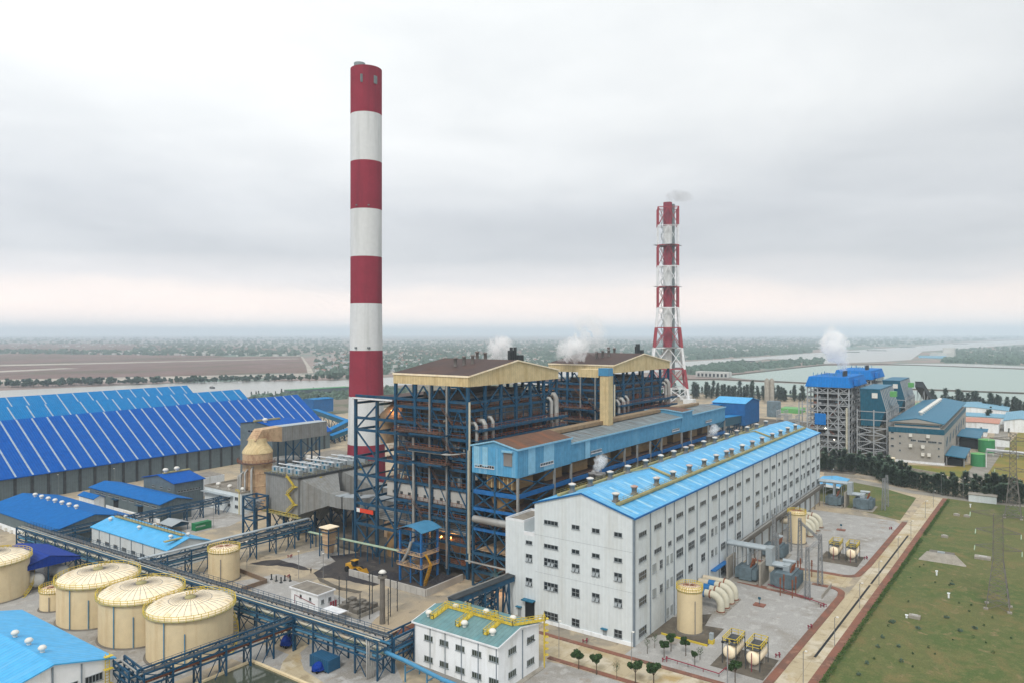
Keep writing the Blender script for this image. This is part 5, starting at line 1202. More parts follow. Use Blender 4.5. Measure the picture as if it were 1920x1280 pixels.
def htank(name, lab, x, y, z, rad, ln, axis, matn='vent_white', group=None, sad='concrete'):
    r = T(name, lab, 'tank', (x, y, 0), group); m = MB(); c = []
    for t, q in ((-.5, .01), (-.49, .5), (-.45, .85), (-.40, 1), (.40, 1), (.45, .85), (.49, .5), (.5, .01)):
        c.append(((x+ln*t if axis == 'x' else x, y+ln*t if axis == 'y' else y, z), rad*q))
    m.tube([p for p, _ in c], [q for _, q in c], 24); m.build('vessel', matn, r)
    for s in (-.28, .28):
        m = MB(); a, b = (x+ln*s, y) if axis == 'x' else (x, y+ln*s); m.box(a-.3 if axis == 'x' else a-rad*.7, a+.3 if axis == 'x' else a+rad*.7, b-rad*.7 if axis == 'x' else b-.3, b+rad*.7 if axis == 'x' else b+.3, 0, z-rad*.55); m.build('saddle', sad, r)
    return r
htank('storage_vessel', 'white horizontal vessel with rounded end under the royal blue shelter, left one', 91.5, 233, 2.6, 1.9, 10, 'y')
htank('storage_vessel', 'white horizontal vessel with rounded end under the royal blue shelter, right one', 99.0, 235, 2.6, 1.9, 10, 'y')
# big building cropped at the bottom left
r = block('treatment_hall', 'large hall with light blue roof cropped by the bottom left corner', 'industrial hall', 51.5, 73.2, 149.3, 192, 0, 7.5, 10.2, 'y', 'wall_white', 'roof_sky_y', over=.5)
for y in (157, 163, 169.5): turbine(r, 63.6, y, 10.2, .8)
window(r, 'y', 149.3, 63, 66.6, 4.2, 5.6, 5, 1); window(r, 'y', 149.3, 68, 71.2, 4.2, 5.6, 5, 1)
m = MB(); m.box(62, 62.3, 149.05, 149.29, 0, 9.8); m.box(67.2, 67.4, 149.05, 149.29, 0, 8.6); m.build('downpipe', 'downpipe', r)
m = MB()
for k in range(14): m.beam((71.6, 149, .5+k*.6), (72.4, 149, .5+k*.6), .08)
m.beam((71.6, 148.95, 0), (71.6, 148.95, 9), .12); m.beam((72.4, 148.95, 0), (72.4, 148.95, 9), .12)
for z in (3, 6, 8.5): m.box(71.2, 72.8, 148, 149, z, z+.12)
m.build('ladder', 'yellow', r)
# ------------------------------------------------------------------ cream storage tanks
def tank(name, lab, x, y, rad, h, dome, group, big=True):
    r = T(name, lab, 'storage tank', (x, y, 0), group)
    m = MB(); m.lathe(x, y, [(rad, .25), (rad, h)], 72); m.build('shell', 'tank_cream', r)
    m = MB(); m.lathe(x, y, [(rad+.5, 0), (rad+.35, .25)], 48); m.build('foundation', 'concrete_dark', r)
    m = MB(); prof = [(rad+.08, h)]+[(rad*cos(t*pi/16), h+.05+dome*sin(t*pi/16)) for t in range(1, 8)]+[(.01, h+dome+.05)]
    m.lathe(x, y, prof, 72); rf = m.build('dome', 'tank_roof', r)
    m = MB()
    for k in range(36 if big else 20):
        a = 2*pi*k/(36 if big else 20); m.tube([(x+rad*cos(t*pi/16)*cos(a), y+rad*cos(t*pi/16)*sin(a), h+.10+dome*sin(t*pi/16)) for t in (0, 2, 4, 6, 7.6)], .045, 4)
    m.lathe(x, y, [(rad*.50, h+dome*.86+.02), (rad*.50+.06, h+dome*.86+.06)], 48); m.build('seam', 'rail_rust' if not big else 'vent_grey', rf)
    m = MB(); a0, a1 = (RD(0), RD(360)) if big else (0, 2*pi); n_ = 40
    q = rad+(.55 if big else .15)
    for i in range(n_):
        p = a0+(a1-a0)*i/n_; p2 = a0+(a1-a0)*(i+1)/n_
        A = Vector((x+q*cos(p), y+q*sin(p), h)); B = Vector((x+q*cos(p2), y+q*sin(p2), h))
        for z in (.55, 1.1): m.beam(A+Vector((0, 0, z)), B+Vector((0, 0, z)), .09)
        m.beam(A, A+Vector((0, 0, 1.1)), .09); m.beam((x+rad*cos(p), y+rad*sin(p), h-.5), A, .10)
    m.build('railing', 'yellow', r)
    m = MB(); m.lathe(x, y, [(rad-.05, h-.12), (rad+(.7 if big else .25), h-.12), (rad+(.7 if big else .25), h), (rad-.05, h)], 60, a0, a1-1e-9 if not big else a1); m.build('walkway', 'walk_olive', r)
    if big:
        m = MB(); m.lathe(x, y, [(1.2, h+dome-.1), (1.2, h+dome+.35), (.01, h+dome+.4)], 20); m.build('centre_vent', 'walk_olive', r)
        m = MB(); 
        for s in (-.4, .4): m.rail((x+s*1, y+1, h+dome+.1), (x+s+rad*.72, y+rad*.62, h+.3), 1.0, 1.5, .08)
        m.build('roof_catwalk', 'yellow', r)
        m = MB(); prev = None
        for i in range(22):                         # spiral stair on the right flank
            a = RD(-62+i*5.2); z = h*i/21; A = Vector((x+(rad+.15)*cos(a), y+(rad+.15)*sin(a), z)); B = Vector((x+(rad+1.1)*cos(a), y+(rad+1.1)*sin(a), z)); m.beam(A, B, .3, .06)
            if prev: m.beam(prev, B, .1, .22); m.beam(prev+Vector((0, 0, 1.1)), B+Vector((0, 0, 1.1)), .09); 
            m.beam(B, B+Vector((0, 0, 1.1)), .07); prev = B
        m.build('spiral_stair', 'yellow', r)
    m = MB()
    for a, z1 in (((205, h-.1), (232, h*.72)) if big else ((225, h*.8),)): m.tube([(x+(rad+.25)*cos(RD(a)), y+(rad+.25)*sin(RD(a)), .2), (x+(rad+.25)*cos(RD(a)), y+(rad+.25)*sin(RD(a)), z1)], .11, 6)
    m.build('riser_pipe', 'pipe_blue' if big else 'vent_grey', r)
    return r
def D2(px, d): q = ray(px); return (q[0]*d, q[1]*d)
tg = 'large cream domed tanks in a row'
for lab, px, d, rr in (('rightmost of the three fully visible large cream domed tanks', 357, 167.3, 9.15), ('middle one of the three fully visible large cream domed tanks', 265, 176.8, 9.15), ('leftmost of the three fully visible large cream domed tanks', 184, 187.5, 9.2), ('large cream domed tank cropped by the left edge of the picture', -18, 202, 9.15)):
    x, y = D2(px, d); tank('storage_tank', lab, x, y, rr, 10.1, 1.9, tg)
x, y = D2(104, 193.5); tank('small_tank', 'small low cream tank tucked left of the big tanks', x, y, 3.6, 4.9, .5, None, False)
x, y = D2(420, 216.5); tank('service_tank', 'rusty cream cylindrical tank standing alone right of the pipe rack', x, y, 4.35, 8.6, .9, None, False)
x, y = D2(1293, 178.5); r = tank('vertical_tank', 'tall pale yellow vertical tank at the hall side wall beside four elbow pipes, nearer one', x, y, 3.0, 10.2, .8, None, False)
x, y = D2(1494, 254); r = tank('vertical_tank', 'tall rust streaked yellow vertical tank at the hall wall behind the lattice gantry', x, y, 2.9, 10.2, .8, None, False)
# ------------------------------------------------------------------ pipe racks
def rack(name, lab, p, q, wd, ztop, levels, pipes, bay=6.0, matn='steel', walk=False, seed=0, truss=True):
    """trestle rack: portal legs, two longitudinal trusses, pipes in rows, optional walkway with railing"""
    r = T(name, lab, 'pipe rack', (p[0], p[1], 0)); rnd = random.Random(seed)
    P = Vector((p[0], p[1], 0)); Q = Vector((q[0], q[1], 0)); d = (Q-P).normalized(); s = Vector((-d.y, d.x, 0))*wd/2; n_ = max(1, round((Q-P).length/bay))
    for i in range(n_+1):
        c = P.lerp(Q, i/n_); m = MB()
        for k in (-1, 1): m.beam(c+s*k, c+s*k+Vector((0, 0, ztop)), .32)
        for z in levels: m.beam(c-s+Vector((0, 0, z)), c+s+Vector((0, 0, z)), .28, .32)
        m.beam(c-s, c+s+Vector((0, 0, levels[0])), .16); m.beam(c+s, c-s+Vector((0, 0, levels[0])), .16)
        m.build('portal', matn, r)
    for k in (-1, 1):
        m = MB()
        for z in levels+[ztop]: m.beam(P+s*k+Vector((0, 0, z)), Q+s*k+Vector((0, 0, z)), .24, .34)
        nn = n_*2
        if truss:
            for i in range(nn):
                a = P.lerp(Q, i/nn)+s*k; b = P.lerp(Q, (i+1)/nn)+s*k; za, zb = (levels[-1], ztop) if i % 2 else (ztop, levels[-1])
                m.beam(a+Vector((0, 0, za)), b+Vector((0, 0, zb)), .15)
                if i % 4 == 1: m.beam(a+Vector((0, 0, 0)), b+Vector((0, 0, levels[0])), .14)
        m.build('truss', matn, r)
    for lv, off, rad, mt in pipes:
        m = MB(); o = s*off+Vector((0, 0, lv+rad+.16)); m.tube([P+o, Q+o], rad, 8); m.build('pipe', mt, r)
    if walk:
        m = MB(); m.beam(P+Vector((0, 0, ztop+.15))-s*.55, Q+Vector((0, 0, ztop+.15))-s*.55, wd*.4, .1); g_ = m.build('walkway', 'grate', r); m = MB()
        for k in (-.98, -.15): m.rail(P+s*k+Vector((0, 0, ztop+.2)), Q+s*k+Vector((0, 0, ztop+.2)), 1.0, 2, .07)
        m.build('railing', matn, g_)
    return r
pp = [(6.0, -.7, .3, 'pipe_blue'), (6.0, -.2, .22, 'pipe_grey'), (6.0, .2, .16, 'pipe_grey'), (6.0, .6, .3, 'pipe_pale'), (4.3, -.8, .42, 'pipe_blue'), (4.3, -.2, .3, 'pipe_green'), (4.3, .3, .2, 'pipe_grey'), (4.3, .7, .34, 'steel_pale'), (7.9, -.5, .12, 'pipe_grey'), (7.9, .3, .16, 'pipe_grey'), (7.9, .7, .12, 'pipe_pale')]
rack('pipe_rack', 'longest blue pipe rack running past the cream tanks to the white building', (110.3, 111), (105.4, 274), 4.4, 8.0, [4.2, 5.9], pp, 6.4, walk=True, seed=1)
rack('pipe_rack', 'short blue pipe rack turning right from the long rack end towards the white building', (112.6, 112.2), (150, 112.4), 3.2, 7.4, [3.6, 5.4], [(5.5, -.6, .3, 'pipe_grey'), (5.5, 0, .22, 'pipe_grey'), (5.5, .5, .3, 'pipe_blue'), (3.7, -.4, .3, 'pipe_blue'), (3.7, .4, .25, 'pipe_grey')], 6, seed=2)
rack('pipe_rack', 'blue pipe rack with walkway in front of the rightmost big tank', (73.8, 139.8), (108, 138.4), 2.6, 7.0, [4.6, 5.9], [(4.7, -.5, .22, 'rail_rust'), (4.7, .3, .22, 'pipe_grey'), (6.0, .5, .2, 'pipe_grey')], 6, walk=True, seed=3)
rack('pipe_rack', 'short blue pipe rack leading back from the corner beside the light blue hall', (74.6, 150), (73.6, 141.3), 2.4, 7.0, [4.6, 5.9], [(4.7, 0, .25, 'pipe_grey'), (6.0, .4, .2, 'pipe_grey')], 4, seed=4)
rack('ash_pipe_bridge', 'silver topped pipe bridge running from the long rack up to the boiler frame', (108, 205.5), (166, 203.4), 3.6, 8.0, [4.8, 6.3], [(6.4, -.5, .3, 'pipe_grey'), (6.4, .3, .3, 'pipe_grey'), (4.9, -.4, .3, 'steel_pale'), (4.9, .4, .3, 'pipe_grey')], 7.5, seed=5)
m = MB(); m.beam((108, 205.8, 8.45), (166, 203.7, 8.45), 1.5, .35); m.build('pipe_cover', 'duct_silver', None, 'flat silver pipe cover lying on top of the bridge to the boiler', 'duct')
rack('service_bridge', 'blue pipe bridge crossing in front of the warehouse towards the flat roofed block', (104, 266), (178, 266), 2.2, 6.4, [4.2, 5.4], [(4.3, -.4, .2, 'pipe_grey'), (4.3, .4, .2, 'steel_pale'), (5.5, 0, .18, 'pipe_grey')], 7, seed=6)
r = T('low_pipe_trestle', 'low trestle of two pale green pipes crossing in front of the boiler', 'pipe trestle', (163, 200, 0))
for k in (-.35, .35): m = MB(); m.tube([(163.1+k, 200, 5), (163.9+k, 180, 5), (165+k, 158, 5)], .22, 8); m.build('pipe', 'pipe_green', r)
for i in range(8):
    y = 198-i*5.2; x = 163.2+(200-y)*.043
    for k in (-1.1, 1.1): m = MB(); m.beam((x+k, y, 0), (x+k, y, 4.8), .28); m.beam((x-1.1, y, 4.6), (x+1.1, y, 4.6), .2); m.build('post', 'steel', r)
r = T('cooling_pipe', 'pale blue pipe on low supports running along the foot of the white building', 'pipe', (112, 106, 0))
m = MB(); m.tube([(110.8, 111.5, 5.0), (110.9, 106, 4.6), (111.3, 96, 3.2), (111.8, 80, 2.4)], .42, 12); m.build('pipe', 'pipe_blue', r)
m = MB()
for k in range(4): m.tube([(112.4+k*.45, 111, 3.4), (113+k*.45, 104, 2.6), (114+k*.4, 80, 1.6)], .12, 6)
m.build('thin_pipes', 'pipe_grey', r); m = MB()
for y in (106, 100, 94, 88): m.beam((111.2, y, 0), (111.2, y, 3.4), .25); m.beam((111.2, y, 1.8), (115.5, y, 1.8), .2); m.beam((115.5, y, 0), (115.5, y, 1.8), .2)
m.build('support', 'steel_pale', r)
for k in range(4):
    m = MB(); x = 107.3+k*.5; m.tube([(x, 113.2-k*.1, .1), (x, 113.2-k*.1, 7.2), (x+.6, 114, 7.8), (x+2, 116, 7.8)], .17, 7); m.build('down_pipe', 'pipe_grey', None, 'grey vertical bend pipes dropping from the end of the long pipe rack', 'pipe', group='grey pipes dropping from the rack end')
# ------------------------------------------------------------------ white two storey building at the bottom
X0, X1, Y0, Y1, ZE, ZR = 117.8, 132.6, 87.0, 109.6, 9.5, 11.0
r = T('white_building', 'white two storey building with green roof and yellow caged roof walkways', 'building', (X0, Y0, 0)); gable(r, X0, X1, Y0, Y1, 0, ZE, ZR, 'y', 'wall_white', 'roof_green', .35, .2)
m = MB(); m.beam((X0-.45, Y0-.35, ZE+.05), (X0-.45, Y1+.35, ZE+.05), .18, .3); m.beam((X0-.4, Y0-.42, ZE+.1), (X0+7.4, Y0-.42, ZR+.12), .16, .3); m.beam((X1+.4, Y0-.42, ZE+.1), (X0+7.4, Y0-.42, ZR+.12), .16, .3); m.beam((X0-.4, Y1+.42, ZE+.1), (X0+7.4, Y1+.42, ZR+.12), .16, .3); m.build('verge_trim', 'lat_white', r)
for k in range(5):
    y = 106.6-k*4.35
    for z in (6.4, 1.9): window(r, 'x', X0, y-2.3, y, z, z+1.15, 4, 1, 'glass_olive')
for y in (105.0, 100.8, 96.4, 92, 87.4, 109.4): m = MB(); m.box(X0-.14, X0-.002, y-.07, y+.07, .1, ZE-.2); m.build('downpipe', 'downpipe', r)
for x in (121.5, 128.2):
    for z in (6.6, 1.9): window(r, 'y', Y0, x-.2, x+2.4, z, z+1.25, 4, 1, 'glass_olive')
m = MB(); m.box(126.2, 126.4, Y0-.14, Y0-.002, .1, 10.2); m.build('downpipe', 'downpipe', r)
m = MB(); m.box(X0-1.6, X1+.4, Y0-1.2, Y1+1, .001, .15); m.build('apron', 'concrete', r)
wk = [((125.2, 107, 11.3), (125.2, 88.4, 11.3))]+[((125.2, y, 11.3), (119.8, y, 10.3)) for y in (106.4, 99.2, 91.8)]+[((125.2, y, 11.3), (128.0, y, 11.0)) for y in (102.5, 95)]+[((125.2, 88.4, 11.3), (133.4, 86.2, 10.2))]
for a, b in wk:
    m = MB(); A, B = Vector(a), Vector(b); s = (B-A).cross(Vector((0, 0, 1))).normalized()*.5; m.beam(A, B, 1.0, .12)
    for k in (-1, 1): m.rail(A+s*k, B+s*k, 1.0, 1.1, .1)
    m.rail(B-s, B+s, 1.0, 1, .1); m.build('roof_walkway', 'yellow', r)
for x, y in ((119.9, 107.8), (125.2, 104.6), (119.9, 97.8), (126.6, 97.2), (119.9, 90.4), (127, 90.3)): turbine(r, x+.6, y, 10.3+(0 if x < 121 else .5), .8)
m = MB()
for k in range(22): m.beam((133.3, 86.0, .4+k*.5), (134.0, 86.6, .4+k*.5), .08)
for x, y in ((133.3, 86), (134, 86.6)): m.beam((x, y, 0), (x, y, 11.6), .14)
for k in range(7): m.lathe(133.9, 86.0, [(.6, 2.6+k*1.3), (.6, 2.68+k*1.3)], 10)
m.build('caged_ladder', 'yellow', r)
m = MB(); m.box(128, 128.2, 85, 86.9, 7.9, 8.1); m.build('bracket', 'steel_dark', r)
# ------------------------------------------------------------------ substation hut, yard chimney, rusty roof shed
r = T('switch_house', 'small white flat roofed switch house in the middle of the yard', 'hut', (126.5, 151.3, 0))
m = MB(); m.box(126.3, 131.6, 151.4, 162.2, 0, 4.0); m.build('wall', 'wall_white', r); m = MB(); m.box(125.9, 132, 151, 162.6, 4.0, 4.35); sl_ = m.build('roof_slab', 'lat_white', r); m = MB(); m.box(126.2, 131.7, 151.3, 162.3, 4.352, 4.40); m.build('roof_felt', 'roof_flat', sl_)
for y in (157.8, 154.0): window(r, 'x', 126.3, y, y+.7, 2.2, 3.0, 1, 1)
window(r, 'y', 151.4, 127.4, 128.2, 1.6, 2.6, 2, 1); window(r, 'y', 151.4, 129.8, 130.6, 1.6, 2.6, 2, 1)
m = MB(); m.tube([(126.1, 160.5, .3), (126.1, 160.5, 2.6), (126.1, 157, 2.2), (126.1, 152.4, 1.6)], .08, 6); m.build('fire_pipe', 'fire_red', r)
m = MB(); 
for k in range(3): m.cyl(130+k*.8, 150.6, .25, 0, 1.6, 10)
m.build('hydrant_bank', 'fire_red', r)
x, y = G(717, 1168); r = T('yard_stack', 'slim bare concrete stack standing among aerials in the yard', 'stack', (x, y, 0))
m = MB(); m.lathe(x, y, [(.72, 0), (.6, 11.6)], 20); m.build('shaft', 'concrete_dark', r)
m = MB(); m.lathe(x, y, [(1.2, 11.4), (1.2, 11.8)], 20); m.build('platform', 'concrete_dark', r); m = MB(); m.lathe(x, y, [(.8, 12.6), (1.05, 12.7), (.6, 13.2), (.01, 13.4)], 20); m.build('lamp_hood', 'vent_white', r)
m = MB(); m.beam((x, y, 11.9), (x, y, 13.2), .3); m.build('hood_post', 'steel_dark', r)
for i, (px, py, h) in enumerate(((693, 1160, 12), (698, 1150, 11), (732, 1155, 10), (745, 1145, 8), (636, 1140, 8.5), (650, 1142, 8.5), (675, 1165, 7), (728, 1170, 9))):
    a, b = G(px, py); m = MB(); m.beam((a, b, 0), (a, b, h), .16)
    for k in range(int(h/1.6)): m.beam((a-.5+.15*(k % 3), b, 1.2+k*1.6), (a+.5, b+.3, 1.2+k*1.6), .07)
    m.build('aerial_mast', 'steel_dark', None, 'thin dark mast with crossarms in the gravel beside the bare concrete stack', 'mast', group='thin masts round the yard stack')
a = G(722, 1160); b = G(768, 1150)
r = T('rusty_shed', 'low shed with rusty red brown roof beside the white building', 'shed', (121, 113.5, 0)); gable(r, 121, 133, 114.6, 120.4, 0, 2.8, 4.6, 'x', 'concrete_dark', 'rust_tile', .5)
x, y = G(668, 1143); r = T('scrap_pit', 'heap of dark machinery in a low walled pit behind the long pipe rack', 'machinery', (x, y, 0)); m = MB(); m.box(x-4, x+4, y-5, y-4.8, 0, 1); m.box(x-4, x-3.8, y-4.8, y+5, 0, 1); m.box(x+3.8, x+4, y-4.8, y+5, 0, 1); m.build('pit_wall', 'concrete', r)
rnd = random.Random(3); m = MB()
for k in range(26): q = rnd.uniform(.3, .9); a = x+rnd.uniform(-3, 3); b = y+rnd.uniform(-4, 4); m.box(a-q, a+q, b-q, b+q, 0, q*2.2)
m.build('machine_parts', 'concrete_dark', r)
# conveyor down from the hall corner behind the white building
belt('inclined_conveyor', 'dark blue inclined conveyor entering the hall corner behind the green roofed building', (133.5, 112.5, 8.5), (153.8, 109.2, 9.4), 2.0, 1.3, 'steel', 'steel_dark', 5)
m = MB(); m.beam((133.5, 113.6, 9.5), (153.8, 110.3, 10.4), .25, .25); m.build('handrail', 'pipe_grey', None, 'pale handrail running along the top of the dark conveyor at the hall corner', 'handrail')
# ------------------------------------------------------------------ coal yard, wall, sampling tower, loader
r = T('yard_wall', 'low grey concrete wall round the dark coal yard', 'wall', (150.6, 136, 0)); m = MB(); m.box(150.4, 150.9, 136, 166.4, 0, 1.9); m.box(150.9, 166.6, 135.7, 136.2, 0, 1.9)
for k in range(14): m.box(150.25, 150.398, 137+k*2.1, 137.2+k*2.1, 0, 1.9)
m.build('wall', 'wall_pale', r)
rnd = random.Random(9); m = MB()
def heap(m, cx, cy, rx, ry, h, n=18, rings=5):
    vs = [(cx, cy, h)]; fs = []
    for j in range(1, rings+1):
        t = j/rings
        for i in range(n):
            a = 2*pi*i/n; k = rnd.uniform(.9, 1.08); vs.append((cx+rx*t*k*cos(a), cy+ry*t*k*sin(a), h*(1-t)**1.2*rnd.uniform(.85, 1.1)))
    for i in range(n): fs.append((0, 1+i, 1+(i+1) % n))
    for j in range(rings-1):
        for i in range(n): fs.append((1+j*n+i, 1+j*n+(i+1) % n, 1+(j+1)*n+(i+1) % n, 1+(j+1)*n+i))
    m.add(vs, fs)
heap(m, 163, 141, 4, 4, 2.2); m.build('coal_heap', 'coal', None, 'dark coal heap inside the walled yard beside the orange lit machinery', 'coal heap', fix=False)
m = MB(); heap(m, 156, 158, 5, 6, .8); m.build('coal_heap', 'coal', None, 'flat smear of coal on the yard floor near the yellow loader', 'coal heap', fix=False)
r = T('sampling_tower', 'open blue steel tower with curved light blue canopy in the coal yard', 'tower', (156.5, 143, 0)); tx0, tx1, ty0, ty1 = 156.5, 163.5, 142.9, 151.2
for x in (tx0, tx1):
    for y in (ty0, (ty0+ty1)/2, ty1): m = MB(); m.beam((x, y, 0), (x, y, 15), .55 if y != (ty0+ty1)/2 else .3); m.build('post', 'steel_bright', r)
m = MB()
for z in (4.5, 8, 11.2, 14.8):
    m.beam((tx0, ty0, z), (tx0, ty1, z), .35); m.beam((tx1, ty0, z), (tx1, ty1, z), .35); m.beam((tx0, ty0, z), (tx1, ty0, z), .35); m.beam((tx0, ty1, z), (tx1, ty1, z), .35)
for za, zb in ((0, 4.5), (4.5, 8), (8, 11.2)): m.beam((tx0, ty0, za), (tx0, ty1, zb), .25); m.beam((tx1, ty0, za), (tx0, ty0, zb), .25); m.beam((tx0, ty1, za), (tx0, ty0, zb), .2)
m.build('cross_frame', 'steel', r)
for z in (4.7, 8.2): m = MB(); m.box(tx0-.8, tx1, ty0-.6, ty1+.6, z, z+.15); m.rail((tx0-.8, ty0-.6, z+.15), (tx0-.8, ty1+.6, z+.15), 1, 1.2, .08); m.rail((tx0-.8, ty0-.6, z+.15), (tx1, ty0-.6, z+.15), 1, 1.2, .08); m.build('landing', 'tan_rust', r)
m = MB(); n_ = 8
for i in range(n_):
    t0, t1 = i/n_, (i+1)/n_; f_ = lambda t: (ty0-.8+(ty1-ty0+1.6)*t, 15.1+1.3*sin(pi*t)); a, b = f_(t0), f_(t1)
    m.slab((tx0-.8, a[0], a[1]), (tx1+1, a[0], a[1]), (tx1+1, b[0], b[1]), (tx0-.8, b[0], b[1]), .12)
m.build('curved_roof', 'pipe_blue', r)
m = MB(); m.box(157.5, 161, 145, 149, 8.4, 10.8); m.build('crusher', 'valve_blue', r); m = MB(); m.tube([(156.2, 146.5, 12), (156, 147.5, 9), (155.8, 149.5, 6)], .45, 8); m.build('chute', 'pipe_grey', r)
m = MB(); m.beam((157, 141.8, 0), (157.5, 139.9, 6), .8, .15); m.rail((156.4, 141.8, 0), (156.9, 139.9, 6), 1.1, .8, .08); m.beam((157.5, 139.9, 6), (157, 141.8, 9), .8, .15); m.build('stair', 'loader_yellow', r)
x, y = 153.8, 167.3
r = T('wheel_loader', 'yellow wheel loader parked at the corner of the coal yard wall', 'wheel loader', (x, y, 0)); m = MB(); m.box(x-1, x+1, y+.4, y+3.2, .9, 2.3); m.box(x-.9, x+.9, y-1.6, y+.4, .8, 1.5); m.build('body', 'loader_yellow', r)
m = MB(); m.box(x-.8, x+.8, y-.5, y+.9, 2.0, 3.5); m.build('cab', 'glass', r); m = MB(); m.box(x-.95, x+.95, y-.65, y+1.05, 3.5, 3.65); m.build('cab_roof', 'loader_yellow', r)
for a in (-1.25, 1.25):
    for b in (-1.2, 2.2): m = MB(); m.tube([(x+a-.3, y+b, .85), (x+a+.3, y+b, .85)], .85, 16); m.build('wheel', 'tyre', r)
m = MB(); m.beam((x-.6, y-1, 1.5), (x-.6, y-3.2, .9), .3); m.beam((x+.6, y-1, 1.5), (x+.6, y-3.2, .9), .3); m.build('arm', 'loader_yellow', r)
m = MB(); m.extr([(x-1.5, y-3.1, .2), (x-1.5, y-4.4, .15), (x-1.5, y-3.3, 1.5)], (3, 0, 0)); m.build('bucket', 'loader_yellow', r)
a, b = G(582, 1072), 0
# orange banner on the boiler frame
a = Vector((167.6, 181.5, 14.2)); m = MB(); m.box(167.5, 167.6, 173.9, 181.6, 13.6, 14.9); r = m.build('banner', 'banner', None, 'long red orange safety banner hung on the lower boiler frame', 'banner')
m = MB(); m.box(167.44, 167.49, 180.0, 181.5, 13.62, 14.88); m.build('white_square', 'lettering', r)
bpy_text = None
def text(parent, body, loc, size, rot, mat='lettering', name='lettering', ext=.01):
    cu = bpy.data.curves.new(name, 'FONT'); cu.body = body; cu.size = size; cu.extrude = ext; cu.align_x = 'CENTER'; cu.align_y = 'CENTER'
    tmp = bpy.data.objects.new(name, cu); COL.objects.link(tmp); bpy.context.view_layer.update()
    me = bpy.data.meshes.new_from_object(tmp.evaluated_get(bpy.context.evaluated_depsgraph_get())); bpy.data.objects.remove(tmp); bpy.data.curves.remove(cu)
    me.materials.clear(); me.materials.append(MAT[mat]); o = bpy.data.objects.new(name, me); COL.objects.link(o); org = ORI[parent]
    o.parent = parent; o.location = (loc[0]-org[0], loc[1]-org[1], loc[2]-org[2]); o.rotation_euler = rot; return o
# ------------------------------------------------------------------ containers and small things
def container(name, lab, x, y, ln, wd, h, rz, matn, rib=True):
    r = T(name, lab, 'container', (x, y, 0)); m = MB(); m.box(x-ln/2, x+ln/2, y-wd/2, y+wd/2, .12, h); m.build('body', matn, r); m = MB()
    for a in (-ln/2, ln/2-.14):
        for b in (-wd/2-.03, wd/2-.1): m.box(x+a-.03, x+a+.16, y+b, y+b+.13, 0, h+.04)
    m.build('corner_post', matn, r); m = MB(); m.box(x+ln/2, x+ln/2+.05, y-.06, y+.06, .3, h-.2); m.box(x+ln/2, x+ln/2+.05, y-.8, y-.7, .3, h-.2); m.box(x+ln/2, x+ln/2+.05, y+.7, y+.8, .3, h-.2); m.build('door_bars', 'steel_grey', r)
    r.rotation_euler.z = RD(rz); return r
c = G(378, 991); r = container('container', 'green shipping container with white lettering on pale gravel', c[0], c[1], 6.4, 2.5, 2.7, 0, 'cont_green')
text(r, 'EVERGREEN', (c[0]-1.2, c[1]-1.29, 1.5), .72, (RD(90), 0, 0))
c = G(609, 1250); r = container('container', 'dark blue shipping container on the gravel inside the road bend', c[0], c[1], 6.0, 3.2, 2.6, 90, 'cont_blue')
def tarp(name, p, lab, k=1.0):
    x, y = G(*p); r = T(name, lab, 'cart', (x, y, 0)); m = MB(); vs = []; rn = random.Random(int(p[0]))
    for j in range(4):
        for i in range(10): a = i*.628; q = [1.5, 1.45, 1.0, .3][j]*k*rn.uniform(.85, 1.15); vs.append((x+q*cos(a), y+q*.8*sin(a), [.5, 1.2, 1.8, 2.1][j]*k))
    m.add(vs, [(j*10+i, j*10+(i+1) % 10, (j+1)*10+(i+1) % 10, (j+1)*10+i) for j in range(3) for i in range(10)]+[tuple(range(30, 40))]); m.build('tarpaulin', 'roof_navy', r)
    m = MB()
    for a in (-.9, .9):
        for b in (-.7, .7): m.tube([(x+a*k, y+b*k-.1, .35), (x+a*k, y+b*k+.1, .35)], .35, 10)
    m.beam((x, y-1, .5), (x, y-2.4, .4), .12); m.build('wheel', 'tyre', r)
tarp('covered_cart', (597, 1258), 'small cart under a blue tarpaulin beside the dark blue container'); tarp('covered_cart', (540, 1210), 'larger blue tarpaulin covered load below the long pipe rack', 1.3)
r = T('open_shed', 'small open shed with pale tin roof beside the light blue roofed house', 'shed', (145.6, 252.6, 0)); gable(r, 145.6, 152, 254, 261.5, 1.8, 2.6, 3.6, 'y', 'steel', 'house_roof_grey', .6, .1)
m = MB()
for x in (145.9, 151.7):
    for y in (254.3, 261.2): m.beam((x, y, 0), (x, y, 2), .2)
m.build('post', 'steel', r)
c = G(290, 977); r = T('guard_kiosk', 'tiny white kiosk behind the pale tin roofed shed', 'kiosk', (c[0], c[1], 0)); m = MB(); m.box(c[0]-1.6, c[0]+1.6, c[1]-1.6, c[1]+1.6, 0, 3.2); m.build('wall', 'wall_white', r); window(r, 'x', c[0]-1.6, c[1]-.8, c[1]+.8, 1.4, 2.4, 2, 1); m = MB(); m.box(c[0]-1.9, c[0]+1.9, c[1]-1.9, c[1]+1.9, 3.2, 3.4); m.build('roof', 'lat_white', r)
c = G(312, 908); r = T('mobile_crane', 'small dark red mobile crane parked near the big coal shed', 'crane', (c[0], c[1], 0)); m = MB(); m.box(c[0]-3, c[0]+3, c[1]-1.2, c[1]+1.2, .9, 1.7); m.box(c[0]-1, c[0]+1.5, c[1]-1.1, c[1]+1.1, 1.7, 3.2); m.build('body', 'fire_red', r)
m = MB(); m.beam((c[0], c[1], 2.8), (c[0]-8, c[1]+3, 3.4), .5); m.build('boom', 'fire_red', r)
for a in (-2, 0, 2): m = MB(); m.tube([(c[0]+a, c[1]-1.25, .5), (c[0]+a, c[1]+1.25, .5)], .5, 12); m.build('wheel', 'tyre', r)
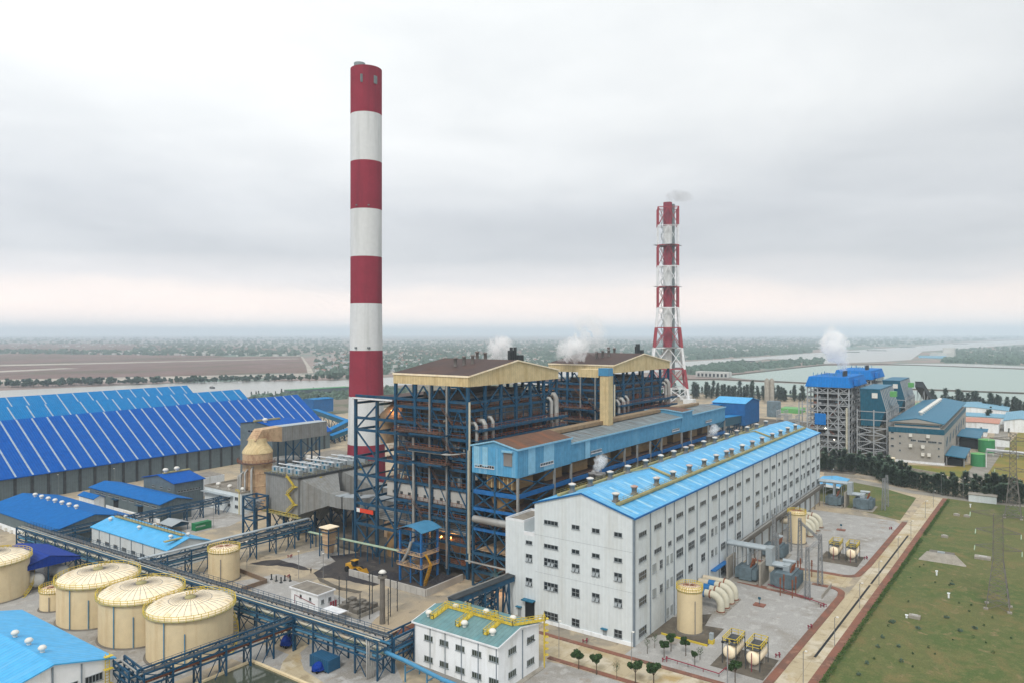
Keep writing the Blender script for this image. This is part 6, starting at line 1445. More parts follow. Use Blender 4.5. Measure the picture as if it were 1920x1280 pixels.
# ------------------------------------------------------------------ desulphurisation area
ax, ay = D2(483, 303); r = T('absorber_tower', 'fat tan absorber tower with stepped cone top and rusty stains left of the precipitator', 'tower', (ax, ay, 0))
m = MB(); m.lathe(ax, ay, [(5.9, 0), (5.9, 23.2)], 48); m.build('shell', 'tan_rust', r); m = MB(); m.lathe(ax, ay, [(6.1, 23.2), (5.9, 24), (5.0, 25.4), (4.0, 26.6), (3.7, 27.6), (3.6, 29)], 48); m.build('cone', 'tan', r)
for z in (5, 10, 15): m = MB(); m.lathe(ax, ay, [(5.95, z), (6.05, z+.1), (6.05, z+.4), (5.95, z+.5)], 48); m.build('ring', 'tan_rust', r)
m = MB(); m.lathe(ax, ay, [(6.4, 19.4), (8.0, 19.4), (8.0, 19.7), (6.4, 19.7)], 32, RD(120), RD(300)); g_ = m.build('platform', 'deck', r); m = MB()
for i in range(16):
    a, b = RD(120+i*11.25), RD(131.25+i*11.25); A = Vector((ax+8*cos(a), ay+8*sin(a), 19.7)); B = Vector((ax+8*cos(b), ay+8*sin(b), 19.7)); m.beam(A, A+Vector((0, 0, 1.2)), .12)
    for z in (.6, 1.2): m.beam(A+Vector((0, 0, z)), B+Vector((0, 0, z)), .12)
m.build('railing', 'rail_rust', g_)
for k in range(4): a = RD(150+k*22); m = MB(); m.tube([(ax+7.4*cos(a), ay+7.4*sin(a), 0), (ax+7.4*cos(a), ay+7.4*sin(a), 14+k), (ax+6*cos(a), ay+6*sin(a), 15+k)], .45, 10); m.build('recycle_pipe', 'pipe_grey', r)
r = T('outlet_duct', 'big grey and tan outlet duct bridging from the absorber tower to the right', 'duct', (ax+15, ay, 27))
m = MB(); m.add([(ax-3, ay-2.8, 28.4), (ax-3, ay+2.8, 28.4), (ax+10, ay+2.8, 26.6), (ax+10, ay-2.8, 26.6), (ax+.4, ay-2.8, 32.6), (ax+.4, ay+2.8, 32.6), (ax+10, ay+2.8, 32.9), (ax+10, ay-2.8, 32.9)], [(0, 3, 2, 1), (4, 5, 6, 7), (0, 1, 5, 4), (1, 2, 6, 5), (2, 3, 7, 6), (3, 0, 4, 7)])
for k in range(6): t = k/6; m.beam((ax-3+3.4*t, ay-2.9, 28.4+4.2*t), (ax-3+3.4*t, ay+2.9, 28.4+4.2*t), .3)
m.build('elbow', 'tan_rust', r); m = MB(); m.box(ax+10.01, ax+34, ay-2.8, ay+2.8, 26.6, 32.7); m.build('duct', 'grey_clad_x', r); m = MB(); m.box(ax+9.9, ax+34.1, ay-2.9, ay+2.9, 32.702, 32.95); m.build('cover', 'duct_silver', r)
m = MB()
for x in (ax+12, ax+20, ax+30):
    for y in (ay-2.6, ay+2.6): m.beam((x, y, 0), (x, y, 26.5), .5)
for xa, xb in ((ax+12, ax+20), (ax+20, ax+30)):
    for za, zb in ((2, 10), (10, 18), (18, 26)): m.beam((xa, ay-2.6, za), (xb, ay-2.6, zb), .3); m.beam((xb, ay-2.6, za), (xa, ay-2.6, zb), .3)
m.build('support_frame', 'steel', r)
m = MB(); m.lathe(ax+22, ay+9, [(7, 0), (7, 17)], 32); m.build('oxidation_tank', 'grey_clad', None, 'grey cylindrical tank under the outlet duct behind the precipitator', 'tank')
r = T('booster_house', 'tall grey building with royal blue roof behind the outlet duct', 'building', (205, 285, 0)); gable(r, ax+22, ax+40, ay+20, ay+44, 0, 30, 31.5, 'x', 'shed_wall', 'roof_royal', .6)
for z in (26, 20, 12, 6): window(r, 'x', ax+22, ay+24, ay+38, z, z+1.2, 7, 1)
m = MB(); m.box(ax+20, ax+34, ay+30, ay+31.4, 31.6, 32.3); m.build('roof_walkway', 'walk_olive', r); turbine(r, ax+24, ay+28, 31, 1.3)
r = T('limestone_house', 'grey building with bright royal blue roof left of the absorber tower', 'building', (170, 290, 0)); gable(r, 166, 179, 288, 312, 0, 10.4, 12.6, 'x', 'shed_wall', 'roof_royal', .6)
for k in range(8): window(r, 'y', 288, 167.5+k*1.3, 168.5+k*1.3, 6.5, 7.2, 1, 1)
for k in range(3): window(r, 'x', 166, 291+k*6, 293+k*6, 7.4, 8.1, 3, 1)
m = MB(); m.box(168, 180, 299.3, 300.9, 12.9, 13.3); m.build('roof_walkway', 'walk_olive', r); turbine(r, 169, 300, 13.1, 1.2); turbine(r, 174, 300, 13.1, 1.2)
c = G(376, 925); r = T('white_block', 'plain off-white walled yard block right of the blue warehouse', 'building', (c[0], c[1], 0)); m = MB(); m.box(c[0], c[0]+12, c[1], c[1]+12, 0, 7); m.build('wall', 'wall_white', r); m = MB(); m.box(c[0]+.3, c[0]+11.7, c[1]+.3, c[1]+11.7, 7.002, 7.1); m.build('roof', 'roof_flat', r)
c = G(452, 964); x0, y0 = c; r = T('flat_roof_block', 'low pale block with flat gravel roof and parapet in front of the absorber tower', 'building', (x0, y0, 0)); yl = ray(384)[1]*x0/ray(384)[0]
m = MB(); m.box(x0, x0+24, y0, yl, 0, 8.2); m.build('wall', 'wall_grey', r); m = MB()
for a in ((x0-.1, x0+.3, y0-.1, yl+.1), (x0+23.7, x0+24.1, y0-.1, yl+.1), (x0+.3, x0+23.7, y0-.1, y0+.3), (x0+.3, x0+23.7, yl-.3, yl+.1)): m.box(*a, 8.203, 9)
m.build('parapet', 'concrete', r); m = MB(); m.box(x0+.3, x0+23.7, y0+.3, yl-.3, 8.204, 8.3); m.build('roof', 'roof_flat', r)
for y in (y0+3, y0+12, y0+20): turbine(r, x0+3, y, 8.3, 1.1)
for z in (5.4, 2.2):
    for y in (y0+2, y0+7, y0+13): window(r, 'x', x0, y, y+2, z, z+1.2, 2, 1)
m = MB(); m.box(x0-2, x0-.1, y0+5, yl, 6.6, 6.9); m.build('canopy', 'duct_silver', r)
m = MB(); m.beam((x0-.5, y0+.6, 0), (x0-.5, y0+.6, 9.6), .2); m.rail((x0-.7, y0+.2, 9), (x0-.7, y0+2.6, 9), 1, .8, .12); m.build('ladder', 'yellow', r)
c = G(600, 845); r = T('fan_house', 'low grey concrete block with roof coolers at the foot of the striped chimney', 'building', (c[0], c[1], 0)); m = MB(); m.box(225, 252, 262, 290, 0, 12.5); m.build('wall', 'concrete', r); m = MB(); m.box(224.7, 252.3, 261.7, 290.3, 12.5, 13.1); m.build('parapet', 'roof_flat', r)
for k in range(4): m = MB(); m.lathe(228, 283-k*3.2, [(1.2, 13.1), (1.2, 14.3), (.9, 14.5)], 14); m.build('cooler', 'vent_white', r)
for k in range(3): window(r, 'x', 225, 266+k*7, 269+k*7, 7, 8.2, 3, 1)
# portal frame between esp and yard
r = T('pipe_gantry', 'tall blue steel portal full of pipes left of the precipitator', 'gantry', (158, 228, 0)); xa, xb, ya, yb = 158, 163.5, 223, 229.5
for x in (xa, xb):
    for y in (ya, yb): m = MB(); m.beam((x, y, 0), (x, y, 14.5), .6); m.build('leg', 'steel', r)
m = MB()
for z in (6.4, 10, 14.2):
    m.beam((xa, ya, z), (xa, yb, z), .45); m.beam((xb, ya, z), (xb, yb, z), .45); m.beam((xa, ya, z), (xb, ya, z), .45); m.beam((xa, yb, z), (xb, yb, z), .45)
m.beam((xa, ya, 0), (xa, yb, 6.4), .3); m.beam((xa, yb, 0), (xa, ya, 6.4), .3); m.beam((xa, ya, 10), (xa, yb, 14.2), .3); m.beam((xa, yb, 10), (xa, ya, 14.2), .3)
m.build('frame', 'steel', r); m = MB()
for k in range(9): m.tube([(xa+.5+k*.5, ya+.3, 10.6+(k % 3)), (xa+.5+k*.5, yb-.3, 10.6+(k % 3))], .28, 7)
m.build('pipe', 'steel_grey', r)

# ------------------------------------------------------------------ bund walls, stubs, person in the yard
r = T('bund_wall', 'low brown bund wall beside the lone rusty cream tank', 'wall', (*G(500, 1090), 0)); m = MB()
for a, b in (((450, 1072), (500, 1092)), ((500, 1092), (452, 1108))): p, q = G(*a), G(*b); m.beam((*p, .6), (*q, .6), .3, 1.2)
m.build('wall', 'brown_wall' if 'brown_wall' in MAT else M('brown_wall', '#84705e', stain='#5e5044', stain_amt=.6), r)
for k, p in enumerate(((509, 1086), (518, 1089), (527, 1092), (534, 1088), (544, 1089))):
    x, y = G(*p); m = MB(); m.beam((x, y, 0), (x, y, 1.7), .28); m.box(x-.3, x+.3, y-.3, y+.3, 0, .3); m.build('pipe_stub', 'steel_dark', None, 'short dark pipe stub in the row before the white switch house', 'pipe stub', group='row of pipe stubs in the yard')
x, y = G(627, 1160); r = T('white_canopy', 'small white flat canopy behind the long pipe rack', 'canopy', (x, y, 0)); m = MB(); m.box(x-1.6, x+1.6, y-3, y+3, 2.2, 2.4); m.build('roof', 'lat_white', r); m = MB()
for a in (-1.4, 1.4):
    for b in (-2.7, 2.7): m.beam((x+a, y+b, 0), (x+a, y+b, 2.2), .12)
m.build('post', 'steel_grey', r)
def person(p, lab, cloth, hz=1.68):
    x, y = G(*p); k = hz/1.7
    J = [(0, 0, .95, .15), (0, 0, 1.12, .14), (0, .01, 1.35, .16), (0, .01, 1.47, .07), (0, 0, 1.56, .085), (0, 0, 1.66, .08), (.19, 0, 1.40, .06), (.24, .03, 1.12, .045), (.25, -.06, .86, .035), (-.19, 0, 1.40, .06), (-.24, -.02, 1.12, .045), (-.24, .10, .88, .035), (.09, 0, .88, .10), (.10, -.06, .48, .065), (.10, .02, .08, .045), (.10, -.12, .04, .04), (-.09, 0, .88, .10), (-.10, .08, .48, .065), (-.10, .16, .08, .045), (-.10, .03, .04, .04)]
    E_ = [(0, 1), (1, 2), (2, 3), (3, 4), (4, 5), (2, 6), (6, 7), (7, 8), (2, 9), (9, 10), (10, 11), (0, 12), (12, 13), (13, 14), (14, 15), (0, 16), (16, 17), (17, 18), (18, 19)]
    me = bpy.data.meshes.new('person'); me.from_pydata([(a*k, b*k, c*k) for a, b, c, _ in J], E_, []); o = bpy.data.objects.new('person', me); COL.objects.link(o)
    sk = o.modifiers.new('skin', 'SKIN'); sv = me.skin_vertices[0].data
    for i, j in enumerate(J): sv[i].radius = (j[3]*k, j[3]*k)
    sv[0].use_root = True; ss = o.modifiers.new('sub', 'SUBSURF'); ss.levels = 1; ss.render_levels = 1
    me.materials.append(MAT[cloth]); o.location = (x, y, .02); o['label'] = lab; o['category'] = 'person'; ORI[o] = (x, y, .02)
    h = MB(); h.lathe(x, y, [(.02, 1.58*k), (.10, 1.60*k), (.10, 1.68*k), (.05, 1.76*k), (.01, 1.77*k)], 12); h.build('helmet', 'fire_red', o)
person((583, 1074), 'person in dark work clothes walking beside the coal smear in the yard', 'dark')
# ------------------------------------------------------------------ elbow pipes beside the vertical tanks
def elbows(name, xs, y_out, base_lab, grp):
    for i, x in enumerate(xs):
        k = 1-(i % 2)*.0; r = T(name, base_lab % ('first', 'second', 'third', 'fourth')[i], 'pipe', (x, y_out, 0), grp)
        z = 4.4; m = MB(); pts = [(x, 74.5, z), (x, y_out+2.4, z)]+[(x, y_out+2.4-2.4*sin(RD(a)), z-2.4*(1-cos(RD(a)))) for a in (20, 40, 60, 80)]+[(x, y_out, z-2.5), (x, y_out, 0)]
        m.tube(pts, .95, 16); m.build('elbow', 'pipe_pale', r)
        if i < 3: m = MB(); m.tube([(x, y_out+4.2, z), (x, y_out+5.9, z)], 1.12, 16); m.build('coupling', 'valve_blue', r)
        m = MB(); m.box(x-1.25, x+1.25, y_out-1.25, y_out+1.25, 0, .35); m.build('foot', 'concrete', r)
        m = MB(); m.lathe(x, y_out, [(1.1, .36), (1.1, .6)], 16); m.build('flange', 'rail_rust', r); m = MB(); m.tube([(x, y_out+2.6, z), (x, y_out+2.9, z)], 1.1, 16); m.build('flange', 'rail_rust', r)
elbows('cooling_water_pipe', (185.8, 189.4, 193.2, 196.6), 65.8, '%s fat cream elbow pipe counted from the nearer yellow tank', 'fat elbow pipes beside the nearer yellow tank')
elbows('cooling_water_pipe', (273.5, 278, 283, 288.5), 64.6, '%s fat cream elbow pipe counted from the farther rust streaked tank', 'fat elbow pipes beside the farther yellow tank')
# ------------------------------------------------------------------ horizontal tanks with yellow cages
def cage_tank(x, y, lab, grp):
    r = htank('oil_tank', lab, x, y, 2.6, 1.45, 7.2, 'x', 'tank_roof', grp, 'concrete')
    m = MB(); m.box(x-3, x+3, y-1.5, y+1.5, 4.3, 4.4)
    for a in (-3, 3):
        for b in (-1.5, 1.5): m.beam((x+a, y+b, 0), (x+a, y+b, 4.3), .16)
    p = m.build('platform', 'grate', r); m = MB()
    for u, v in (((x-3, y-1.5), (x+3, y-1.5)), ((x-3, y+1.5), (x+3, y+1.5)), ((x-3, y-1.5), (x-3, y+1.5)), ((x+3, y-1.5), (x+3, y+1.5))): m.rail((*u, 4.4), (*v, 4.4), 1.2, 1.2, .12)
    m.build('cage', 'yellow', p); m = MB(); m.beam((x-3.8, y, 0), (x-3.8, y, 4.0), .14); m.build('gauge_post', 'fire_red', r)
    m = MB(); m.beam((x+3.4, y+1.2, 0), (x+2.6, y+1.2, 4.3), .5, .1); m.build('ladder', 'yellow', r)
g_ = 'horizontal cream tanks with yellow caged platforms'
cage_tank(161, 54.1, 'cream horizontal tank under yellow cage by the floodlight mast, left of near pair', g_)
cage_tank(161, 49.0, 'cream horizontal tank under yellow cage by the brick kerb, right of near pair', g_)
cage_tank(254, 52.0, 'left of the far pair of cream horizontal tanks under yellow cages', g_)
cage_tank(254, 47.0, 'right of the far pair of cream horizontal tanks under yellow cages', g_)
# ------------------------------------------------------------------ transformers, bus ducts, fire walls
def transformer(x, y, w_, d_, h, lab, rads=True, silver=True):
    r = T('transformer', lab, 'transformer', (x, y, 0)); m = MB(); m.box(x-w_/2, x+w_/2, y-d_/2, y+d_/2, .5, h); m.build('body', 'radiator', r)
    for s in (-1, 1):
        m = MB(); n_ = int(w_/.45)
        for k in range(n_): xx = x-w_/2+.2+k*.45; m.box(xx, xx+.12, y+s*(d_/2+.05), y+s*(d_/2+1.3), .9, h-.3)
        m.build('radiator', 'radiator', r)
    if silver:
        m = MB(); m.tube([(x+w_*.3, y-1.8, h+1.9), (x+w_*.3, y+1.8, h+1.9)], .6, 12); m.build('conservator', 'duct_silver', r)
    for k in range(3): m = MB(); m.tube([(x-1.6+k*1.5, y-d_*.3, h), (x-1.8+k*1.5, y-d_*.3-.6, h+2.2)], [.28, .16], 8); m.build('bushing', 'rail_rust', r)
    m = MB(); m.box(x-w_/2-1.5, x+w_/2+1.5, y-d_/2-1.8, y+d_/2+1.8, 0, .25); m.build('plinth', 'concrete', r); return r
def bus(x, lab, leg=True):
    r = T('bus_duct', lab, 'duct', (x, 74, 0)); m = MB()
    for k in (-1.15, 0, 1.15):
        m.tube([(x+k, 74.6, 9.6), (x+k, 63.2, 9.6)], .55, 12)
    m.box(x-1.75, x+1.75, 61.4, 63.2, 5.1, 10.2); m.build('duct', 'duct_silver', r)
    m = MB()
    for k in (-1.15, 0, 1.15): m.tube([(x+k, 61.9, 5.5), (x+k, 57.4, 5.5)], .55, 12)
    m.box(x-1.6, x+1.6, 56.6, 58.4, 3.6, 6.1); m.build('lower_duct', 'duct_silver', r)
    m = MB()
    for k in (-1.15, 0, 1.15): m.tube([(x+k, 68.5, 9.4), (x+k, 68.5, 4.2)], .38, 10)
    m.build('drop_duct', 'duct_silver', r); m = MB()
    for y in (72.5, 65.4): m.beam((x-1.9, y, 0), (x-1.9, y, 9), .22); m.beam((x+1.9, y, 0), (x+1.9, y, 9), .22); m.beam((x-1.9, y, 8.9), (x+1.9, y, 8.9), .22)
    m.beam((x-1.9, 72.5, 5), (x-1.9, 65.4, 9), .12); m.build('support', 'steel_grey', r); return r
bus(217.5, 'silver stepped bus duct from the hall wall to the nearer transformer group'); bus(331.5, 'silver stepped bus duct from the far end of the hall to the farther transformer group')
def firewall(x0, x1, y, lab): m = MB(); m.box(x0, x1, y-.25, y+.25, 0, 6.4); m.build('fire_wall', 'concrete', None, lab, 'wall')
firewall(211.5, 219.5, 63.6, 'stained concrete blast wall between the nearer pair of transformers'); firewall(327, 335, 63.6, 'stained concrete blast wall between the farther pair of transformers')
firewall(212, 219, 73.2, 'concrete blast wall against the hall beside the nearer small transformer')
transformer(216.5, 68.3, 6.5, 3.6, 4.0, 'small transformer in the bay between hall wall and nearer blast wall', silver=False)
transformer(217, 57.5, 8.5, 4.6, 4.4, 'large finned transformer in front of the nearer blast wall')
transformer(331, 68.3, 6.5, 3.6, 4.0, 'small transformer in the bay between hall wall and farther blast wall', silver=False)
transformer(331.5, 57.0, 8.5, 4.6, 4.4, 'large finned transformer in front of the farther blast wall')
transformer(243, 68, 7, 4, 4.2, 'grey transformer between the two yards beside the rust streaked tank')
r = T('gantry_wall', 'low concrete kerb wall round the nearer transformer plot', 'wall', (222.5, 52, 0)); m = MB(); m.box(211.5, 223, 46.8, 47.0, 0, 1.1); m.build('wall', 'concrete', r)
# ------------------------------------------------------------------ lattice gantry towers and pylons
def lattice(m, c, w0, w1, z0, z1, n, t=.14, skew=0):
    for i in range(n):
        za, zb = z0+(z1-z0)*i/n, z0+(z1-z0)*(i+1)/n; wa, wb = w0+(w1-w0)*i/n, w0+(w1-w0)*(i+1)/n
        P = lambda w, z: [Vector((c[0]+a*w/2, c[1]+b*w/2, z)) for a, b in ((-1, -1), (1, -1), (1, 1), (-1, 1))]
        A, B = P(wa, za), P(wb, zb)
        for k in range(4):
            m.beam(A[k], B[k], t*1.5); m.beam(A[k], B[(k+1) % 4], t*.8); m.beam(A[(k+1) % 4], B[k], t*.8); m.beam(B[k], B[(k+1) % 4], t*.7)
gt = 'slim lattice posts of the switchyard gantry'
for i, (x, y, h) in enumerate(((209.6, 50.2, 14), (223.4, 50.0, 14.5), (223, 62, 13), (241, 60, 14), (241, 68, 14), (252, 66, 13), (333, 50, 13), (341, 50, 13))):
    m = MB(); lattice(m, (x, y), 1.3, .7, 0, h, 9, .11); m.build('gantry_post', 'steel_grey', None, 'slim lattice gantry post beside the transformers and vertical yellow tank', 'lattice post', group=gt)
def gbeam(p, q, lab):
    r = MB(); d = (Vector(q)-Vector(p)); n_ = 14
    for k in (-.35, .35):
        for z in (0, .7): r.beam(Vector(p)+Vector((k, k, z)), Vector(q)+Vector((k, k, z)), .1)
    for i in range(n_): a = Vector(p)+d*i/n_; b = Vector(p)+d*(i+1)/n_; r.beam(a+Vector((-.35, -.35, 0)), b+Vector((.35, .35, .7)), .07)
    r.build('gantry_beam', 'steel_grey', None, lab, 'lattice beam')
gbeam((209.6, 50.2, 12.6), (223.4, 50.0, 12.6), 'horizontal lattice beam joining two gantry posts at the nearer transformers'); gbeam((223.4, 50, 12.6), (241, 60, 12.6), 'horizontal lattice beam crossing towards the rust streaked yellow tank')
for x in (207.5, 211, 226, 229):
    for y in (53.6, 56.8):
        m = MB(); m.beam((x, y, 0), (x, y, 3.2), .2); m.lathe(x, y, [(.16, 3.2), (.28, 3.5), (.16, 3.8), (.28, 4.1), (.16, 4.4), (.28, 4.7), (.1, 5.0)], 8); m.build('insulator_post', 'rail_rust', None, 'thin rust coloured insulator post beside the large nearer transformer', 'insulator', group='insulator posts by the nearer transformer')
def pylon(c, h, w0, w1, lab, arms, t=.12, rz=0):
    r = T('pylon', lab, 'pylon', (c[0], c[1], 0)); m = MB(); lattice(m, c, w0, w1, 0, h*.52, 5, t); lattice(m, c, w1, w1*.9, h*.52, h, 8, t*.65); m.build('tower', 'pylon_steel', r)
    for z, L_ in arms:
        m = MB()
        for s in (-1, 1):
            tip = Vector((c[0], c[1]+s*L_, z+.6))
            for k in (-1, 1): m.beam((c[0]+k*w1*.4, c[1]+s*w1*.4, z), tip, t*.7); m.beam((c[0]+k*w1*.4, c[1]+s*w1*.4, z+1.6), tip, t*.6)
            for j in range(4): q = Vector((c[0], c[1]+s*w1*.4, z)).lerp(tip, j/4); m.beam(q, q+Vector((0, s*L_/5, .9*(1-j/4)+.3)), t*.4)
        a_ = m.build('cross_arm', 'pylon_steel', r); m = MB()
        for s in (-1, 1): m.tube([(c[0], c[1]+s*L_, z+.4), (c[0]-1.6, c[1]+s*L_, z-.4)], .13, 6)
        m.build('insulator', 'pipe_green', a_)
    for a in (-1, 1):
        for b in (-1, 1): m = MB(); m.box(c[0]+a*w0/2-.5, c[0]+a*w0/2+.5, c[1]+b*w0/2-.5, c[1]+b*w0/2+.5, 0, .4); m.build('footing', 'concrete', r)
    return r
pylon((231.2, 7.6), 24.6, 5.2, 2.3, 'steel lattice pylon standing whole in the grass field on the right', ((24.0, 6.2), (19.6, 5.0), (15.2, 5.2)))
cc = G(1888, 968); pylon((cc[0], cc[1]-2), 33, 5.5, 2.2, 'taller dark lattice pylon at the right edge in front of the conifer belt', ((30, 8), (24, 6.5), (18, 6)), .2)
# ------------------------------------------------------------------ things on the grass
def Gp(x, y): return G(1440+x/4, 860+y/4)
c = Gp(1315, 770); r = T('culvert', 'trapezoid concrete culvert head set in the grass field', 'culvert', (266, 23, 0)); m = MB(); m.extr([(266.4, 30, 0), (266.4, 17, 0), (268.6, 20, 2.2), (268.6, 28, 2.2)], (1.0, 0, .1)); m.build('head_wall', 'concrete', r); m = MB(); m.box(269.2, 273, 20.5, 27.5, 0, 2.1); m.build('slab', 'concrete_dark', r)
m = MB(); m.box(269.5, 270.3, 23, 25, 2.1, 2.7); m.build('hatch', 'duct_silver', r)
for (a, b), lab in (((1265, 870), 'small white marker post with cap in the grass below the culvert'), ((1355, 1040), 'small white marker post with cap, nearest one in the open grass'), ((1518, 360), 'small white marker post with cap far up the grass field'), ((1040, 1190), 'tiny white marker post beside the concrete box in the grass')):
    x, y = Gp(a, b); m = MB(); m.box(x-.2, x+.2, y-.2, y+.2, 0, 1.2 if a > 1100 else .7); m.box(x-.34, x+.34, y-.34, y+.34, 1.2 if a > 1100 else .7, 1.36 if a > 1100 else .82); m.build('marker_post', 'wall_white', None, lab, 'marker post')
for (a, b), lab, s in (((1100, 1190), 'pale concrete chamber box lying in the near grass', 1.0), ((1415, 422), 'small concrete manhole in the far grass, left of a pair', .8), ((1492, 432), 'small concrete manhole in the far grass, right of a pair', .8), ((1325, 585), 'low concrete manhole with a grey lid in the middle of the grass', .8), ((1610, 745), 'long concrete chamber with white lids beside the pylon', 1.7)):
    x, y = Gp(a, b); r = T('manhole', lab, 'manhole', (x, y, 0)); m = MB(); m.box(x-.9*s, x+.9*s, y-1.3*s, y+1.3*s, 0, .7); m.build('chamber', 'concrete', r); m = MB(); m.box(x-.6*s, x+.2*s, y-.7*s, y+.6*s, .7, .95); m.build('lid', 'wall_pale', r)
x, y = Gp(1610, 318); r = T('utility_hut', 'low grey flat roofed hut at the far end of the grass field', 'hut', (x, y, 0)); m = MB(); m.box(x-2.5, x+3, y-5, y+5, 0, 3); m.build('wall', 'wall_grey', r); m = MB(); m.box(x-2.8, x+3.3, y-5.3, y+5.3, 3, 3.2); m.build('roof', 'concrete', r)
rnd = random.Random(11); hm = MB()
def hedge_run(x0, x1):
    n_ = int((x1-x0)/.16)
    for i in range(n_):
        x = x0+(x1-x0)*i/n_; y = rd(x, 35.3)
        for k in range(3): leaves(hm, rnd, x, y+rnd.uniform(-.5, .5), rnd.uniform(.3, 1.0), .25, .3, .3, 2, .14, .0)
hm = MB(); hedge_run(140, 292); hm.build('hedge', 'leaf_hedge', None, 'long low clipped hedge between brick pavement and grass field', 'hedge', fix=False)
hm = MB(); hedge_run(298, 366); hm.build('hedge', 'leaf_hedge', None, 'shorter far section of clipped hedge beyond the gap by the grass field', 'hedge', fix=False)
# scattered shrubs in the grass
rnd = random.Random(4); B0 = None
for (a, b) in ((1380, 940), (935, 1220), (1340, 1190), (1125, 1270), (1550, 1270), (1440, 90+1200)):
    x, y = Gp(a, b); m = MB(); leaves(m, rnd, x, y, .25, .7, .7, .35, 90, .16, .0); m.build('grass_tuft', 'leaf_dark', None, 'dark low tuft of weeds in the near right grass', 'shrub', group='dark weed tufts in the grass', fix=False)
for (a, b) in ((1735, 830), (1660, 940), (1625, 1010), (1540, 1135), (1800, 1120), (1480, 1220), (1780, 1010)):
    x, y = G(1240+a/4, 960+b/4); m = MB(); leaves(m, rnd, x, y, .3, .5, .5, .5, 60, .14, .0); m.build('grass_tuft', 'leaf_dark', None, 'dark low tuft of weeds in the near right grass', 'shrub', group='dark weed tufts in the grass', fix=False)
rnd = random.Random(77)
for k in range(34):
    x = rnd.uniform(165, 262); y = rnd.uniform(-6, 31)
    if abs(x-231) < 4 and abs(y-7.6) < 5: continue
    q = rnd.uniform(.2, .42); m = MB(); leaves(m, rnd, x, y, q*.7, q, q, q*1.1, 34, .11, .0); m.build('grass_tuft', 'leaf', None, 'small green sapling tuft scattered in the right grass field', 'shrub', group='small green sapling tufts in the grass field', fix=False)
# ------------------------------------------------------------------ lamp posts, floodlight, red pipework
def lamp(p, lab, h=7.5, g='slim grey lamp posts'):
    x, y = G(*p); r = T('lamp_post', lab, 'lamp post', (x, y, 0), g); m = MB(); m.tube([(x, y, 0), (x, y, h), (x-.5, y-.6, h+.5)], .07, 6); m.build('post', 'steel_grey', r); m = MB(); m.box(x-.9, x-.4, y-.95, y-.5, h+.42, h+.58); m.build('lamp_head', 'vent_white', r)
for p in ((1506, 1280), (1565, 1210), (1612, 1140), (1648, 1095), (1684, 1045), (1708, 1012), (1735, 970), (1750, 950)): lamp(p, 'slim grey lamp post along the perimeter road beside the hedge', 6.5, 'lamp posts along the perimeter road')
for p in ((1048, 1232), (1184, 1255), (560, 1085), (606, 1090), (463, 1065)): lamp(p, 'slim grey lamp post beside the concrete yard road', 8, 'lamp posts along the yard road')
for p in ((1700, 908), (1765, 928), (1806, 935), (1560, 916)): lamp(p, 'slim grey lamp post at the far road before the conifer belt', 9, 'lamp posts along the far road')
for p in ((400, 990), (40, 935), (110, 928), (215, 915), (325, 925)): lamp(p, 'slim pale lamp post in front of the nearest coal shed', 9, 'lamp posts in front of the coal shed')
x, y = G(1364, 1290); r = T('floodlight_mast', 'grey mast with three dark floodlights beside the caged tanks', 'floodlight mast', (x, y, 0)); m = MB(); m.tube([(x, y, 0), (x, y, 9.4)], .12, 8); m.beam((x-.8, y+.8, 9.3), (x+.8, y-.8, 9.3), .08); m.build('mast', 'steel_grey', r)
for k in (-.75, 0, .75): m = MB(); m.box(x+k-.2, x+k+.2, y-k-.2, y-k+.2, 9.4, 9.8); m.build('floodlight', 'dark', r)
def redpipe(pts, lab, z=.6, rr=.12):
    P = [G(*p) for p in pts]; r = T('hydrant_pipe', lab, 'fire pipe', (*P[0], 0)); m = MB(); m.tube([(x, y, z) for x, y in P], rr, 8); m.build('pipe', 'fire_red', r); m = MB()
    for (a, b), (c, d) in zip(P, P[1:]):
        n_ = max(1, int(math.hypot(c-a, d-b)/2.5))
        for i in range(n_+1): m.beam((a+(c-a)*i/n_, b+(d-b)*i/n_, 0), (a+(c-a)*i/n_, b+(d-b)*i/n_, z), .1)
    m.build('support', 'fire_red', r)
redpipe([(1250, 1238), (1290, 1250), (1348, 1268), (1362, 1256)], 'red hydrant pipe on low supports along the brick kerb at the bottom', .7)
redpipe([(1440, 1098), (1535, 1132), (1550, 1137)], 'red hydrant pipe along the near transformer plot')
for p, lab in (((1250, 1240), 'red hydrant valves clustered at the left end of the bottom pipe'), ((1192, 1205), 'red hydrant valves at the foot of the hall corner'), ((1545, 1138), 'red hydrant valves at the corner of the nearer gravel plot'), ((1672, 992), 'red hydrant valves at the corner of the farther gravel plot'), ((1522, 1178), 'red hydrant post on the gravel beside the brick kerb'), ((1462, 1232), 'red hydrant post beside the near concrete pad'), ((1626, 1048), 'red hydrant valves beside the far concrete pad'), ((1420, 1253), 'red hydrant post at the bottom beside the kerb corner'), ((1100, 1205), 'red hydrant branch below the gable wall'), ((545, 1045), 'red hydrant post in the gravel of the yard'), ((540, 1083), 'red hydrant posts in a row before the switch house'), ((320, 990), 'red hydrant posts beside the tin roofed shed')):
    x, y = G(*p); r = T('hydrant', lab, 'hydrant', (x, y, 0)); m = MB()
    for a, b in ((0, 0), (.7, .3), (-.5, .7)): m.tube([(x+a, y+b, 0), (x+a, y+b, .95)], .1, 8); m.lathe(x+a, y+b, [(.22, .7), (.22, .85), (.08, .95)], 8)
    m.tube([(x-.5, y+.7, .45), (x+.7, y+.3, .45)], .09, 6); m.build('valve', 'fire_red', r)
